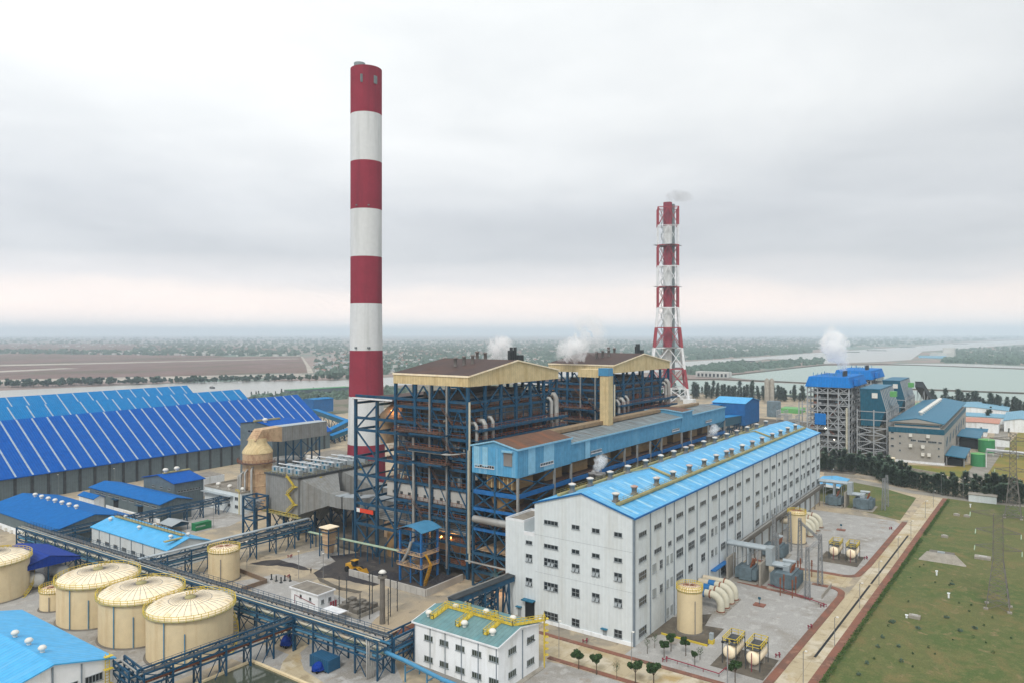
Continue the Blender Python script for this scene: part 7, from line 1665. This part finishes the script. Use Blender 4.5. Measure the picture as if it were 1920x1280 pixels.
for p, lab in (((1424, 1134), 'small green sign on a brick pad in the nearer gravel plot'), ((1577, 993), 'small green sign on a brick pad in the farther gravel plot')):
    x, y = G(*p); r = T('pad_sign', lab, 'sign', (x, y, 0)); m = MB(); m.box(x-1.1, x+1.1, y-1.4, y+1.4, 0, .3); m.build('pad', 'brick_red', r); m = MB(); m.beam((x, y, .3), (x, y, 1.9), .1); m.box(x-.05, x+.05, y-.35, y+.35, 1.6, 2.2); m.build('plate', 'teal', r)
x, y = G(1334, 1205); r = T('control_cabinet', 'grey cabinet on a yellow plinth between gravel and pad', 'cabinet', (x, y, 0)); m = MB(); m.box(x-.6, x+.6, y-.6, y+.6, 0, .9); m.build('plinth', 'yellow', r); m = MB(); m.box(x-.5, x+.5, y-.4, y+.4, .9, 2.4); m.build('box', 'duct_silver', r)
m = MB(); m.beam((*G(1240, 1188), .2), (*G(1326, 1211), .2), .3, .4); m.build('kerb_wall', 'yellow', None, 'thin yellow painted kerb between gravel and the near yellow tank', 'kerb')
x, y = 169, 65
# car port at the end of the hall
r = T('carport', 'light blue roofed open carport beyond the far end of the hall', 'carport', (352, 71, 0)); m = MB(); m.slab((349, 70, 4.2), (372, 70, 4.2), (372, 76, 5), (349, 76, 5), .25); m.slab((349, 76, 5), (372, 76, 5), (372, 82, 4.2), (349, 82, 4.2), .25); m.build('roof', 'roof_sky', r); m = MB(); m.extr([(348.9, 70, 3.6), (348.9, 82, 3.6), (348.9, 82, 4.2), (348.9, 76, 5), (348.9, 70, 4.2)], (.1, 0, 0)); m.build('gable', 'wall_white', r)
m = MB()
for x in (350, 357, 364, 371):
    for y in (70.8, 81.2): m.beam((x, y, 0), (x, y, 4), .22)
m.build('post', 'steel', r)
# ------------------------------------------------------------------ second power plant
HX, HY = 464.2, 39.9
r = T('second_turbine_hall', 'beige grey power hall with teal band and dark teal roof in the right background', 'industrial hall', (HX, HY, 0))
m = MB(); m.box(HX, 622, HY, 67.1, 0, 19.4); m.build('wall', 'plant2_wall' if 'plant2_wall' in MAT else M('plant2_wall', '#a9a59e', stain='#8e887e', stain_scale=.1, stain_amt=.5, var=.06), r)
m = MB(); m.box(HX-.12, HX-.002, HY-.1, 67.2, 16.6, 19.5); m.box(HX-.1, 622, HY-.12, HY-.002, 16.6, 19.5); m.build('teal_band', 'teal', r)
m = MB(); m.box(HX+1.5, 622, HY+2, 64.5, 19.402, 22.4); m.build('clerestory', 'plant2_wall', r)
m = MB(); m.box(HX+1.4, HX+1.498, HY+2.2, 64.3, 20.4, 21.2); m.box(HX+1.5, 622, HY+1.9, HY+1.998, 20.4, 21.2); m.build('louvre_band', 'teal', r)
ym = (HY+66.5)/2
for s in (0, 1):
    m = MB(); ye = HY-.2 if s == 0 else 67; m.slab((HX+.3, ye, 22.6), (623, ye, 22.6), (623, ym, 25), (HX+.3, ym, 25), .4); m.build('roof', 'roof_teal', r)
m = MB(); m.extr([(HX+.5, HY+.2, 22.2), (HX+.5, 66.6, 22.2), (HX+.5, ym, 24.6)], (.6, 0, 0)); m.build('gable', 'plant2_wall', r)
for k in range(12): turbine(r, 485+k*9.5, ym, 24.9, 1.5)
for y0, y1, z in ((53.5, 56, 12.2), (48.5, 52.5, 12.0), (43.5, 47.5, 11.9), (41, 42.6, 11.8), (64.5, 66, 12.4), (64.5, 66, 8.2), (64.5, 66, 15.8), (61, 61.8, 14), (61, 61.8, 10), (61, 61.8, 6), (42, 42.8, 8.6), (42, 42.8, 4.4)): window(r, 'x', HX, y0, y1, z, z+.9, max(1, int((y1-y0)/.8)), 1, 'dark')
for y, z in ((56, 14.6), (47.5, 14.6), (56, 8.8), (50, 8.6), (50, 4.4), (47, 4.4)): m = MB(); m.box(HX-1.4, HX-.01, y-.8, y+.8, z, z+1.6); m.build('cooling_unit', 'vent_white', r)
m = MB(); m.box(HX-.25, HX-.003, HY-.2, 67.2, 0, 1.2); m.box(HX, 600, HY-.25, HY-.003, 0, 1.2); m.build('plinth', 'lat_white', r)
for k in range(7): m = MB(); x = 476+k*20; m.extr([(x, HY-.1, 9), (x+7, HY-.1, 11), (x+7, HY-.1, 14), (x, HY-.1, 12)], (0, -.25, 0)); m.build('wall_panel', 'radiator', r)
def lean(name, x0, x1, y0, y1, z, lab):
    r = T(name, lab, 'shelter', (x0, y0, 0)); m = MB(); m.slab((x0, y0, z-.8), (x1, y0, z-.8), (x1, y1, z), (x0, y1, z), .4); m.build('roof', 'roof_teal', r); m = MB()
    for x in (x0+1, (x0+x1)/2, x1-1):
        for y in (y0+.6, y1-.6): m.beam((x, y, 0), (x, y, z-1), .5)
    m.build('post', 'steel_grey', r); m = MB(); m.box(x0+3, x1-3, y0+1.5, y1-1, 0, z-2.5); m.build('stored_machinery', 'dark', r)
lean('lean_to_canopy', 464, 506, 30, 39.4, 6.0, 'teal lean-to canopy at the near right flank of the beige hall'); lean('lean_to_canopy', 540, 580, 27, 39.4, 8.0, 'teal lean-to canopy at the far right flank of the beige hall')
# open boiler frames with blue hats
def boiler2(x0, y0, lab, seed):
    rnd = random.Random(seed); r = T('blue_hat_boiler', lab, 'boiler house', (x0, y0, 0)); W_, D_ = 50.0, 23.6; m = MB(); z0, z1 = 39.8, 45.9
    def ring(o, z): return [(x0-o, y0-o, z), (x0+W_+o, y0-o, z), (x0+W_+o, y0+D_+o, z), (x0-o, y0+D_+o, z)]
    A, B = ring(1.2, z0), ring(-.6, z1)
    m.add(A+B, [(0, 1, 5, 4), (1, 2, 6, 5), (2, 3, 7, 6), (3, 0, 4, 7), (4, 5, 6, 7), (0, 3, 2, 1)]); h_ = m.build('roof_hood', 'blue_vivid', r)
    m = MB(); m.box(x0+8, x0+17, y0-3.2, y0-1.0, 40.6, 44.6); m.build('side_box', 'blue_vivid', h_)
    for k in range(26): m = MB(); x, y = x0+rnd.uniform(1, W_-1), y0+rnd.uniform(1, D_-1); m.beam((x, y, z1), (x, y, z1+rnd.uniform(.8, 2.4)), .3); m.build('roof_pipe', 'pipe_blue', h_)
    for k in range(5): m = MB(); m.cyl(x0+11+k*1.7, y0+5, .7, z1, z1+3.2, 8); m.build('silencer', 'steel_dark', h_)
    XX = [x0+W_*i/6 for i in range(7)]; YY = [y0+D_*i/4 for i in range(5)]; YY2 = YY+[y0+D_+5]; ZZ = [3.6*i for i in range(1, 11)]+[39.6]
    for x in XX:
        for y in YY:
            if x in (XX[0], XX[-1]) or y in (YY[0], YY[-1]): m = MB(); m.beam((x, y, 0), (x, y, z0), .65); m.build('column', 'steel_pgrey', r)
    for y, zt in ((YY2[-1], 30),): m = MB(); m.beam((x0, y, 0), (x0, y, zt), .6); m.beam((x0+8, y, 0), (x0+8, y, zt), .6); m.build('column', 'steel_pgrey', r)
    for i, z in enumerate(ZZ):
        m = MB()
        for x in (XX[0], XX[2], XX[6]): m.beam((x, y0, z), (x, y0+D_+(5 if z < 30 else 0), z), .45)
        for y in (YY[0], YY[2], YY[4]): m.beam((x0, y, z), (x0+W_, y, z), .45)
        m.rail((x0-.3, y0, z), (x0-.3, y0+D_, z), 1.1, 3, .16); m.rail((x0, y0-.3, z), (x0+W_, y0-.3, z), 1.1, 4, .16); m.build('floor_beams', 'steel_pgrey', r)
        if i % 2: m = MB(); m.box(x0+.8, x0+W_-1, y0+.6, y0+(8 if i % 4 == 1 else 4), z+.3, z+.5); m.box(x0+.8, x0+6, y0+8, y0+D_-1, z+.3, z+.5); m.build('deck', 'grate', r)
    for a, b in ((YY[0], YY[1]), (YY[3], YY[4]), (YY[2], YY[3]), (YY[1], YY[2])):
        m = MB()
        for k, (za, zb) in enumerate(zip([0]+ZZ[1::2], ZZ[1::2]+[39.6])):
            if (k+int(a)) % 3 == 0 and a != YY[0]: continue
            m.beam((x0, a, za), (x0, b, zb), .38); m.beam((x0, b, za), (x0, a, zb), .38)
        m.build('brace', 'steel_pgrey', r)
    m = MB(); m.box(x0+8, x0+W_-8, y0+6, y0+D_-4, 8, 39); m.build('furnace_casing', 'inner', r)
    m = MB(); m.box(x0+2.5, x0+7, y0+D_-9, y0+D_-3, 24, 38); m.build('casing_duct', 'steel_dark', r)
    m = MB(); m.box(x0-.8, x0-.4, y0+12.8, y0+19.2, 17, 23.8); m.build('blue_tarpaulin', 'blue_vivid', r)
    m = MB(); m.tube([(x0-1.6, y0+1, 1), (x0-1.6, y0+1, 28)], .6, 8); m.build('vent_pipe', 'pipe_pale', r)
    for k in range(30):
        m = MB(); z = rnd.choice(ZZ[:9])+.5; y = y0+rnd.uniform(2, D_-2); q = rnd.random()
        if q < .5: m.tube([(x0+rnd.uniform(.5, 3), y, z), (x0+rnd.uniform(.5, 3), y+rnd.uniform(-3, 3), z+rnd.uniform(0, 5))], rnd.uniform(.3, .7), 8)
        else: m.box(x0+1, x0+3.5, y-1.2, y+1.2, z, z+rnd.uniform(1, 2.6))
        m.build('valve_gear', rnd.choice(['steel_pgrey', 'pipe_grey', 'radiator', 'steel_dark', 'rail_rust']), r)
    for p in ((x0-1, y0+8, 8.6), (x0-1, y0+17, 12), (x0-1, y0+13, 15)): m = MB(); m.lathe(p[0], p[1], [(.01, p[2]-.3), (.35, p[2]), (.01, p[2]+.3)], 8); m.build('lamp', 'lamp_white', r)
    return r
M('steel_pgrey', '#b0b4b6', rough=.6, var=.15, stain='#8a8680', stain_amt=.4)
boiler2(472.4, 89.5, 'grey steel boiler frame under a bright blue hood, nearer one steaming', 1); 
boiler2(566, 93, 'grey steel boiler frame under a bright blue hood, partly hidden farther one', 2)
def teal_house(x0, y0, lab):
    r = T('coal_bunker_house', lab, 'bunker house', (x0, y0, 0)); W_ = 46; y1 = y0+12.5; m = MB(); zb, zt = 27.5, 39
    m.extr([(x0, y1-.5, 17.5), (x0, y0+2, 17.5), (x0, y0-1.2, zb), (x0, y0+1.8, zt), (x0, y1, zt)], (W_, 0, 0)); m.build('casing', 'teal', r)
    m = MB(); m.box(x0-.3, x0+W_+.3, y0+1.5, y1+.3, zt+.002, zt+.5); m.build('roof', 'roof_teal', r)
    m = MB()
    for k in range(9): x = x0+1+k*5.4; m.beam((x, y0-1.5, zb-.6), (x, y0+1.5, zt-.3), .7, .5)
    m.build('rib', 'steel_pgrey', r)
    m = MB(); m.box(x0-.5, x0-.01, y0+3, y0+6, 34, 37); m.build('hatch', 'vent_white', r)
    m = MB(); m.box(x0+9, x0+14, y0-5.5, y0-2.2, 34.5, 37.6); m.build('green_box', 'plant_lime', r)
    for k in range(3): m = MB(); m.lathe(x0+5+k*14, y0+5, [(4.2, 17.4), (4.0, 9), (1.5, 6)], 20); m.build('silo', 'tan_rib' if k == 9 else 'concrete', r)
    m = MB()
    for i in range(8):
        for y in (y0-2, y0+5, y0+14): m.beam((x0+i*6.4, y, 0), (x0+i*6.4, y, 27), .6)
    for z in (4, 8, 12, 16.5, 21, 26):
        for y in (y0-2, y0+14): m.beam((x0, y, z), (x0+45, y, z), .45)
        m.beam((x0, y0-2, z), (x0, y0+14, z), .45); m.rail((x0, y0-2.2, z), (x0+45, y0-2.2, z), 1.1, 3, .15)
    for za, zb_ in ((4, 12), (12, 16.5), (0, 4)): m.beam((x0, y0-2, za), (x0, y0+14, zb_), .5); m.beam((x0, y0+14, za), (x0, y0-2, zb_), .5)
    for i in range(7): m.beam((x0+i*6.4, y0-2, 8 if i % 2 else 26), (x0+(i+1)*6.4, y0-2, 26 if i % 2 else 8), .35)
    m.build('frame', 'steel_pgrey', r); return r
teal_house(478, 72, 'dark teal bunker house with sloped ribbed side, nearer one beside the blue hood'); teal_house(572, 74, 'dark teal bunker house with sloped ribbed side, farther one')
belt('dark_conveyor', 'dark inclined conveyor falling from the far teal bunker house', (625, 70, 34), (720, 66, 3), 5, 4, 'steel_dark', 'steel_dark', 6, 'steel_pgrey')
a = G(1812-170, 752); block('green_shed', 'bright lime green block behind the dark inclined conveyor', 'shed', 690, 725, 66, 82, 0, 12, 13, 'x', 'plant_green', 'plant_lime')
for p, lab, rr, h in ((G(1833, 874), 'green cylindrical tank standing on the yellow grass, nearer one', 3.3, 6.6), (G(1849, 848), 'green cylindrical tank behind the pipe bridge, farther one', 4.2, 7.5)):
    r = T('green_tank', lab, 'tank', (*p, 0)); m = MB(); m.lathe(p[0]+rr, p[1], [(rr*1.05, 0), (rr*1.05, h)], 32); m.build('shell', 'plant_green', r); m = MB(); m.lathe(p[0]+rr, p[1], [(rr*1.08, h), (rr*1.0, h+.2), (.01, h+.8)], 32); m.build('roof', 'plant_lime', r); m = MB(); m.beam((p[0], p[1]-rr*1.2, 0), (p[0], p[1]-rr*1.2, h+1), .3); m.build('ladder', 'lat_white', r)
# low buildings on the right background
def low(lab, px, py, dx, dy, h, roof, wall='wall_white', name='service_building', zr=1.5):
    x, y = G(px, py); r = T(name, lab, 'building', (x, y, 0)); gable(r, x, x+dx, y, y+dy, 0, h, h+zr, 'y' if dy > dx else 'x', wall, roof, .6); return r
M('salmon', '#c8907c', var=.15)
M('roof_mist', '#79a9c0', var=.15, rib=('Y', 1.5))
low('long low building with pale blue roof behind the beige hall', 1890, 783, 60, 52, 6, 'roof_mist', zr=2)
low('small building with blue roof beside the salmon roofed one', 1888, 795, 30, 34, 5, 'roof_mist', zr=1.5)
r = low('white block with flat salmon red roof in the right background', 1872, 812, 34, 22, 7, 'salmon', zr=.4)
low('pale blue building cropped by the right edge of the picture', 1945, 812, 70, 20, 8, 'roof_mist', zr=2)
low('small teal roofed hut among trees right of the beige hall', 1850, 818, 12, 14, 3.5, 'roof_teal', name='hut', zr=1.2)
x, y = G(1893, 838); r = T('switch_cubicle', 'small white flat cubicle beside the far lane', 'hut', (x, y, 0)); m = MB(); m.box(x, x+10, y, y+8, 0, 5); m.build('wall', 'wall_white', r); m = MB(); m.box(x-.5, x+10.5, y-.5, y+8.5, 5, 5.5); m.build('roof', 'concrete', r)
x, y = G(1672, 870); c_ = T('parked_truck', 'pale box truck with a blue tarpaulin parked at the beige hall corner', 'truck', (x, y, 0)); m = MB(); m.box(x-2, x+4, y-1.2, y+1.2, .9, 3.6); m.build('cargo_box', 'tank_roof', c_); m = MB(); m.box(x-3.8, x-2.05, y-1.1, y+1.1, .7, 2.9); m.build('cab', 'roof_navy', c_)
for a in (-3, 2, 3.2): m = MB(); m.tube([(x+a, y-1.2, .5), (x+a, y+1.2, .5)], .5, 10); m.build('wheel', 'tyre', c_)
rack('white_pipe_bridge', 'low pale pipe bridge crossing the yellow grass towards the right edge', G(1850, 853), G(1940, 862), 3, 3.4, [2.8], [(2.9, 0, .6, 'steel_white')], 9, matn='steel_pgrey', seed=9)
# long wall and pavement strip before the beige hall
a, b = G(1705, 885), G(1770, 897); m = MB(); m.beam((a[0], a[1], 1.3), (b[0], b[1], 1.3), .5, 2.6); m.build('boundary_wall', 'concrete', None, 'pale boundary wall among the conifers below the beige hall', 'wall')
a, b = G(1545, 890), G(1640, 899); m = MB(); m.beam((a[0], a[1], .8), (b[0], b[1], .8), .4, 1.6); m.build('boundary_wall', 'concrete', None, 'low grey boundary wall beside the far road at the end of the blue roofed hall', 'wall')
# coal transfer building on legs and its bridges, grey silo, twin silos
X_ = 466; r = T('transfer_tower', 'deep blue coal transfer tower on dark steel legs behind the gallery end', 'transfer house', (X_, 140, 0))
ta, tb = G(1384, 751, 32), G(1424, 781, 20)
tx0 = 440.; ty0_ = 141.; gable(r, tx0, tx0+28, ty0_, ty0_+20, 17, 30, 32.5, 'y', 'blue_deep', 'roof_sky_y', .5)
m = MB()
for x in (tx0+1, tx0+14, tx0+27):
    for y in (ty0_+1, ty0_+10, ty0_+19): m.beam((x, y, 0), (x, y, 17), .6)
for z in (5, 11, 16.6):
    for y in (ty0_+1, ty0_+19): m.beam((tx0, y, z), (tx0+28, y, z), .4)
    for x in (tx0+1, tx0+27): m.beam((x, ty0_, z), (x, ty0_+20, z), .4)
for za, zb in ((0, 5), (5, 11), (11, 17)):
    for x in (tx0+1, tx0+27): m.beam((x, ty0_+1, za), (x, ty0_+19, zb), .3); m.beam((x, ty0_+19, za), (x, ty0_+1, zb), .3)
    for y in (ty0_+1,): m.beam((tx0+1, y, za), (tx0+27, y, zb), .3); m.beam((tx0+27, y, za), (tx0+1, y, zb), .3)
m.build('legs', 'steel', r)
belt('bridge_conveyor', 'blue roofed bridge conveyor linking the gallery end with the transfer tower', (331.5, 124, 30), (tx0+1, 147, 20.5), 7, 4.2, 'teal', 'roof_azure', 5)
belt('bridge_conveyor', 'long low blue roofed conveyor passing behind the farther boiler house', (tx0, 158, 27), (330, 196, 19), 7, 3.5, 'steel', 'roof_azure', 6)
x, y = D2(1451, 640); m = MB(); m.lathe(x, y, [(5.8, 0), (5.8, 13), (5.4, 13.4)], 28); m.build('grey_silo', 'radiator', None, 'squat grey cylindrical tank between transfer tower and blue hood boiler', 'tank')
for px, lab in ((1438, 'tall thin pale silo behind the squat grey tank, left one'), (1447, 'tall thin pale silo behind the squat grey tank, right one')):
    x, y = D2(px, 760); m = MB(); m.lathe(x, y, [(2.5, 0), (2.5, 24), (.8, 26)], 20); m.build('thin_silo', 'concrete', None, lab, 'silo')
x, y = G(1500, 775); m = MB(); m.box(x, x+20, y, y+18, 0, 4); m.build('green_basin', 'plant_lime', None, 'low bright green roofed basin between pond and blue hood boiler', 'shed')
x, y = G(1243, 742); m = MB(); m.lathe(x, y, [(14, 0), (13, 8), (8, 13), (.01, 15)], 28); m.build('green_dome', 'plant_green', None, 'green domed cover at the foot of the lattice chimney', 'dome')
# pipe clutter in the ground between the plants: small grey structures
rnd = random.Random(21)
def clutter(px, py, lab):
    x, y = G(px, py); r = T('pipe_cluster', lab, 'pipework', (x, y, 0)); m = MB()
    for k in range(5):
        for j in range(2): m.beam((x+k*3, y+j*6, 0), (x+k*3, y+j*6, 9), .35)
    for z in (4.5, 8.8): m.beam((x, y, z), (x+12, y, z), .35); m.beam((x, y+6, z), (x+12, y+6, z), .35); m.beam((x, y, z), (x, y+6, z), .3)
    for k in range(4): m.beam((x+k*3, y, 0), (x+k*3+3, y, 4.5), .25)
    m.build('frame', 'steel_pgrey', r); m = MB()
    for k in range(4): m.tube([(x, y+1+k*1.2, 5.2), (x+12, y+1+k*1.2, 5.2)], .4, 7)
    m.build('pipe', 'pipe_grey', r)
clutter(1492, 800, 'grey pipe rack cluster left of the blue hood boiler, upper one'); clutter(1505, 830, 'grey pipe rack cluster left of the blue hood boiler, lower one'); clutter(1470, 790, 'grey pipe rack cluster beside the squat grey tank')
# ------------------------------------------------------------------ across the water
x, y = G(1752, 671); r = T('waterside_block', 'white block shaped building on the spit beyond the ponds', 'building', (x, y, 0)); m = MB(); m.box(x, x+50, y-50, y+12, 0, 16); m.box(x+10, x+40, y-50, y-20, 16, 30); m.build('wall', 'house_wall', r); m = MB(); m.box(x-5, x-.1, y-30, y+40, 0, 7); m.build('annex', 'blue_pale', r)
x, y = G(1338, 706); r = T('pump_station', 'row of pale gates of a pump station at the pond corner', 'pump station', (x, y, 0)); m = MB(); m.box(x-8, x+8, y-28, y+28, 0, 9); m.build('wall', 'house_wall', r)
for k in range(8): m = MB(); m.box(x-8.2, x-8.01, y-25+k*6.6, y-21.5+k*6.6, 1, 6); m.build('gate', 'dark', r)
for px, py, l in ((1642, 657, 70), (1595, 660, 50), (1800, 645, 80), (1700, 651, 70), (1390, 677, 55)):
    x, y = G(px, py); r = T('barge', 'dark low cargo barge lying on the wide river', 'barge', (x, y, 0), 'cargo barges on the wide river'); m = MB()
    h = l/2; m.prism([(x-3.5, y-h), (x, y-h-6), (x+3.5, y-h), (x+3.5, y+h), (x-3.5, y+h)], -.2, 2.2); m.build('hull', 'steel_dark', r); m = MB(); m.box(x-3, x+3, y+h-8, y+h-1, 2.2, 7); m.build('wheelhouse', 'house_wall', r); r.rotation_euler.z = RD(12)
x, y = G(398, 727); r = T('river_buoy', 'tiny dark boat on the river behind the sheds', 'boat', (x, y, 0)); m = MB(); m.prism([(x-1.5, y-4), (x, y-6), (x+1.5, y-4), (x+1.5, y+4), (x-1.5, y+4)], -.2, 1.6); m.build('hull', 'steel_dark', r); m = MB(); m.box(x-1.2, x+1.2, y, y+3, 1.6, 3.4); m.build('cabin', 'house_wall', r)
# ------------------------------------------------------------------ steam, smoke
def plume_mat(name, dens, dim, col=(1, 1, 1), scale=.12, lo=.42, hi=.62):
    """vapour: noise density that thins out towards the rim of the plume's own extent"""
    m = bpy.data.materials.new(name); m.use_nodes = True; nt = m.node_tree; N = nt.nodes; L = nt.links; N.clear()
    out = N.new('ShaderNodeOutputMaterial'); v = N.new('ShaderNodeVolumePrincipled'); L.new(v.outputs[0], out.inputs['Volume']); v.inputs['Color'].default_value = (*col, 1); v.inputs['Anisotropy'].default_value = 0.1
    tc = N.new('ShaderNodeTexCoord'); n = N.new('ShaderNodeTexNoise'); n.inputs['Scale'].default_value = scale; n.inputs['Detail'].default_value = 6; n.inputs['Roughness'].default_value = .62; n.inputs['Distortion'].default_value = .6; L.new(tc.outputs['Object'], n.inputs['Vector'])
    mp = N.new('ShaderNodeMapping'); mp.inputs['Scale'].default_value = tuple(2/max(d, .1) for d in dim); mp.inputs['Location'].default_value = (0, 0, -1); L.new(tc.outputs['Object'], mp.inputs[0])
    ln = N.new('ShaderNodeVectorMath'); ln.operation = 'LENGTH'; L.new(mp.outputs[0], ln.inputs[0])
    pw = N.new('ShaderNodeMath'); pw.operation = 'POWER'; L.new(ln.outputs['Value'], pw.inputs[0]); pw.inputs[1].default_value = 2.5
    ml = N.new('ShaderNodeMath'); ml.operation = 'MULTIPLY_ADD'; L.new(pw.outputs[0], ml.inputs[0]); ml.inputs[1].default_value = -.13; L.new(n.outputs['Fac'], ml.inputs[2])
    r = N.new('ShaderNodeMapRange'); L.new(ml.outputs[0], r.inputs[0]); r.inputs[1].default_value = lo; r.inputs[2].default_value = hi; r.inputs[3].default_value = 0; r.inputs[4].default_value = dens; L.new(r.outputs[0], v.inputs['Density'])
    return m
PM = dict(steam_thick=(0.55, dict(scale=.24, lo=.37, hi=.62)), steam_thin=(0.22, dict(scale=.22, lo=.35, hi=.60)), steam_wisp=(1.0, dict(scale=.7, lo=.36, hi=.6)), smoke_thin=(0.09, dict(col=(.6, .6, .6), scale=.06, lo=.30, hi=.6)))
def plume(name, lab, pts, mat, seed=1):
    """pts: centres and radii along the drift; one continuous lumpy closed surface filled with vapour"""
    rn = random.Random(seed); bm_pts = []; m = MB()
    P = [Vector(p[:3]) for p in pts]; R_ = [p[3]*1.35 for p in pts]; n_ = 18; vs = []; rings = []
    steps = 5; C = []; Q = []
    for i in range(len(P)-1):
        for j in range(steps): t = j/steps; C.append(P[i].lerp(P[i+1], t)); Q.append(R_[i]*(1-t)+R_[i+1]*t)
    C.append(P[-1]); Q.append(R_[-1]); a = None; ph = [rn.uniform(0, 6) for _ in range(8)]
    C = [C[0]-(C[1]-C[0]).normalized()*Q[0]*.3]+C+[C[-1]+(C[-1]-C[-2]).normalized()*Q[-1]*.6]; Q = [Q[0]*.4]+Q+[Q[-1]*.25]
    for i, c in enumerate(C):
        d = (C[min(i+1, len(C)-1)]-C[max(i-1, 0)]).normalized()
        a = d.cross(Vector((0, 1, 0.1))).normalized() if a is None else (a-d*a.dot(d)).normalized(); b = a.cross(d)
        for k in range(n_):
            t = 2*pi*k/n_; q = Q[i]*(1+.16*sin(3*t+i*.9+ph[0])+.12*sin(5*t-i*1.7+ph[1])+.10*sin(i*1.3+ph[2])+rn.uniform(-.06, .06)); vs.append(c+(a*cos(t)+b*sin(t))*q)
    k_ = len(C); fs = [(i*n_+k, i*n_+(k+1) % n_, (i+1)*n_+(k+1) % n_, (i+1)*n_+k) for i in range(k_-1) for k in range(n_)]+[tuple(range(n_))[::-1], tuple(range((k_-1)*n_, k_*n_))]
    m.smooth = True; m.add(vs, fs); dim = [max(v[k] for v in vs)-min(v[k] for v in vs) for k in range(3)]; q_ = PM[mat]; mt = plume_mat(mat, q_[0], dim, **q_[1]); o = m.build(name, mt, None, lab, 'steam plume' if 'steam' in name else 'smoke'); return o
def at(px, py, d): q = ray(px); return (q[0]*d, q[1]*d, HC-(py-YH)*d/FPX)
dd = 455
plume('steam_plume', 'big white steam plume rising from the blue hooded boiler on the right', [(*at(1583, 697, dd), 1.4), (*at(1581, 680, dd), 3.0), (*at(1571, 662, dd), 5.2), (*at(1564, 645, dd), 7.0), (*at(1561, 626, dd), 4.0)], 'steam_thick', 3)
plume('steam_plume', 'thin upper wisp above the big steam plume on the right', [(*at(1560, 634, dd), 3.5), (*at(1557, 622, dd), 3.6), (*at(1553, 612, dd), 1.6)], 'steam_thin', 4)
dd = 296
plume('steam_plume', 'dense white steam blowing off the farther boiler house roof corner', [(*at(1042, 674, dd), 1.1), (*at(1052, 664, dd), 2.8), (*at(1068, 657, dd), 4.0), (*at(1085, 653, dd), 4.2), (*at(1099, 650, dd), 2.4)], 'steam_thick', 5)
plume('steam_plume', 'thin steam drifting up above the farther boiler house roof', [(*at(1092, 652, dd), 3.0), (*at(1108, 640, dd), 3.8), (*at(1118, 630, dd), 4.2), (*at(1100, 610, dd), 3.8), (*at(1078, 594, dd), 2.4)], 'steam_thin', 6)
dd = 262
plume('steam_plume', 'white steam puff behind the nearer boiler house ridge', [(*at(922, 676, dd), 1.8), (*at(929, 664, dd), 3.4), (*at(941, 654, dd), 4.2), (*at(954, 652, dd), 3.2)], 'steam_thick', 7)
plume('steam_plume', 'small steam wisp from the silencers beside the near part of the gallery', [(194.3, 108, 30.0, .7), (195.5, 107.5, 31.5, 1.0), (197.5, 107, 33.4, 1.5), (199, 106, 35, 1.2)], 'steam_wisp', 8)
plume('steam_plume', 'small steam wisp from the silencers beside the far part of the gallery', [(293, 108, 30.0, .8), (294, 107.5, 31.8, 1.3), (296, 107, 33.4, 1.5)], 'steam_wisp', 9)
dd = 781
plume('smoke_trail', 'thin grey smoke drifting right from the top of the lattice chimney', [(*at(1252, 376, dd), 3), (*at(1258, 369, dd), 5), (*at(1278, 368, dd), 5), (*at(1300, 370, dd), 3)], 'smoke_thin', 10)
# ------------------------------------------------------------------ haze
hz = bpy.data.materials.new('haze_air'); hz.use_nodes = True; nt = hz.node_tree; nt.nodes.clear()
o_ = nt.nodes.new('ShaderNodeOutputMaterial'); v_ = nt.nodes.new('ShaderNodeVolumePrincipled'); nt.links.new(v_.outputs[0], o_.inputs['Volume'])
v_.inputs['Color'].default_value = (.76, .87, .97, 1); v_.inputs['Density'].default_value = 0.00014; v_.inputs['Anisotropy'].default_value = 0.0
MAT['haze_air'] = hz
m = MB(); m.box(-29000, 29000, -29000, 29000, -1.7, 232); m.build('haze', 'haze_air', None, kind='stuff', origin=(0, 0, 0))
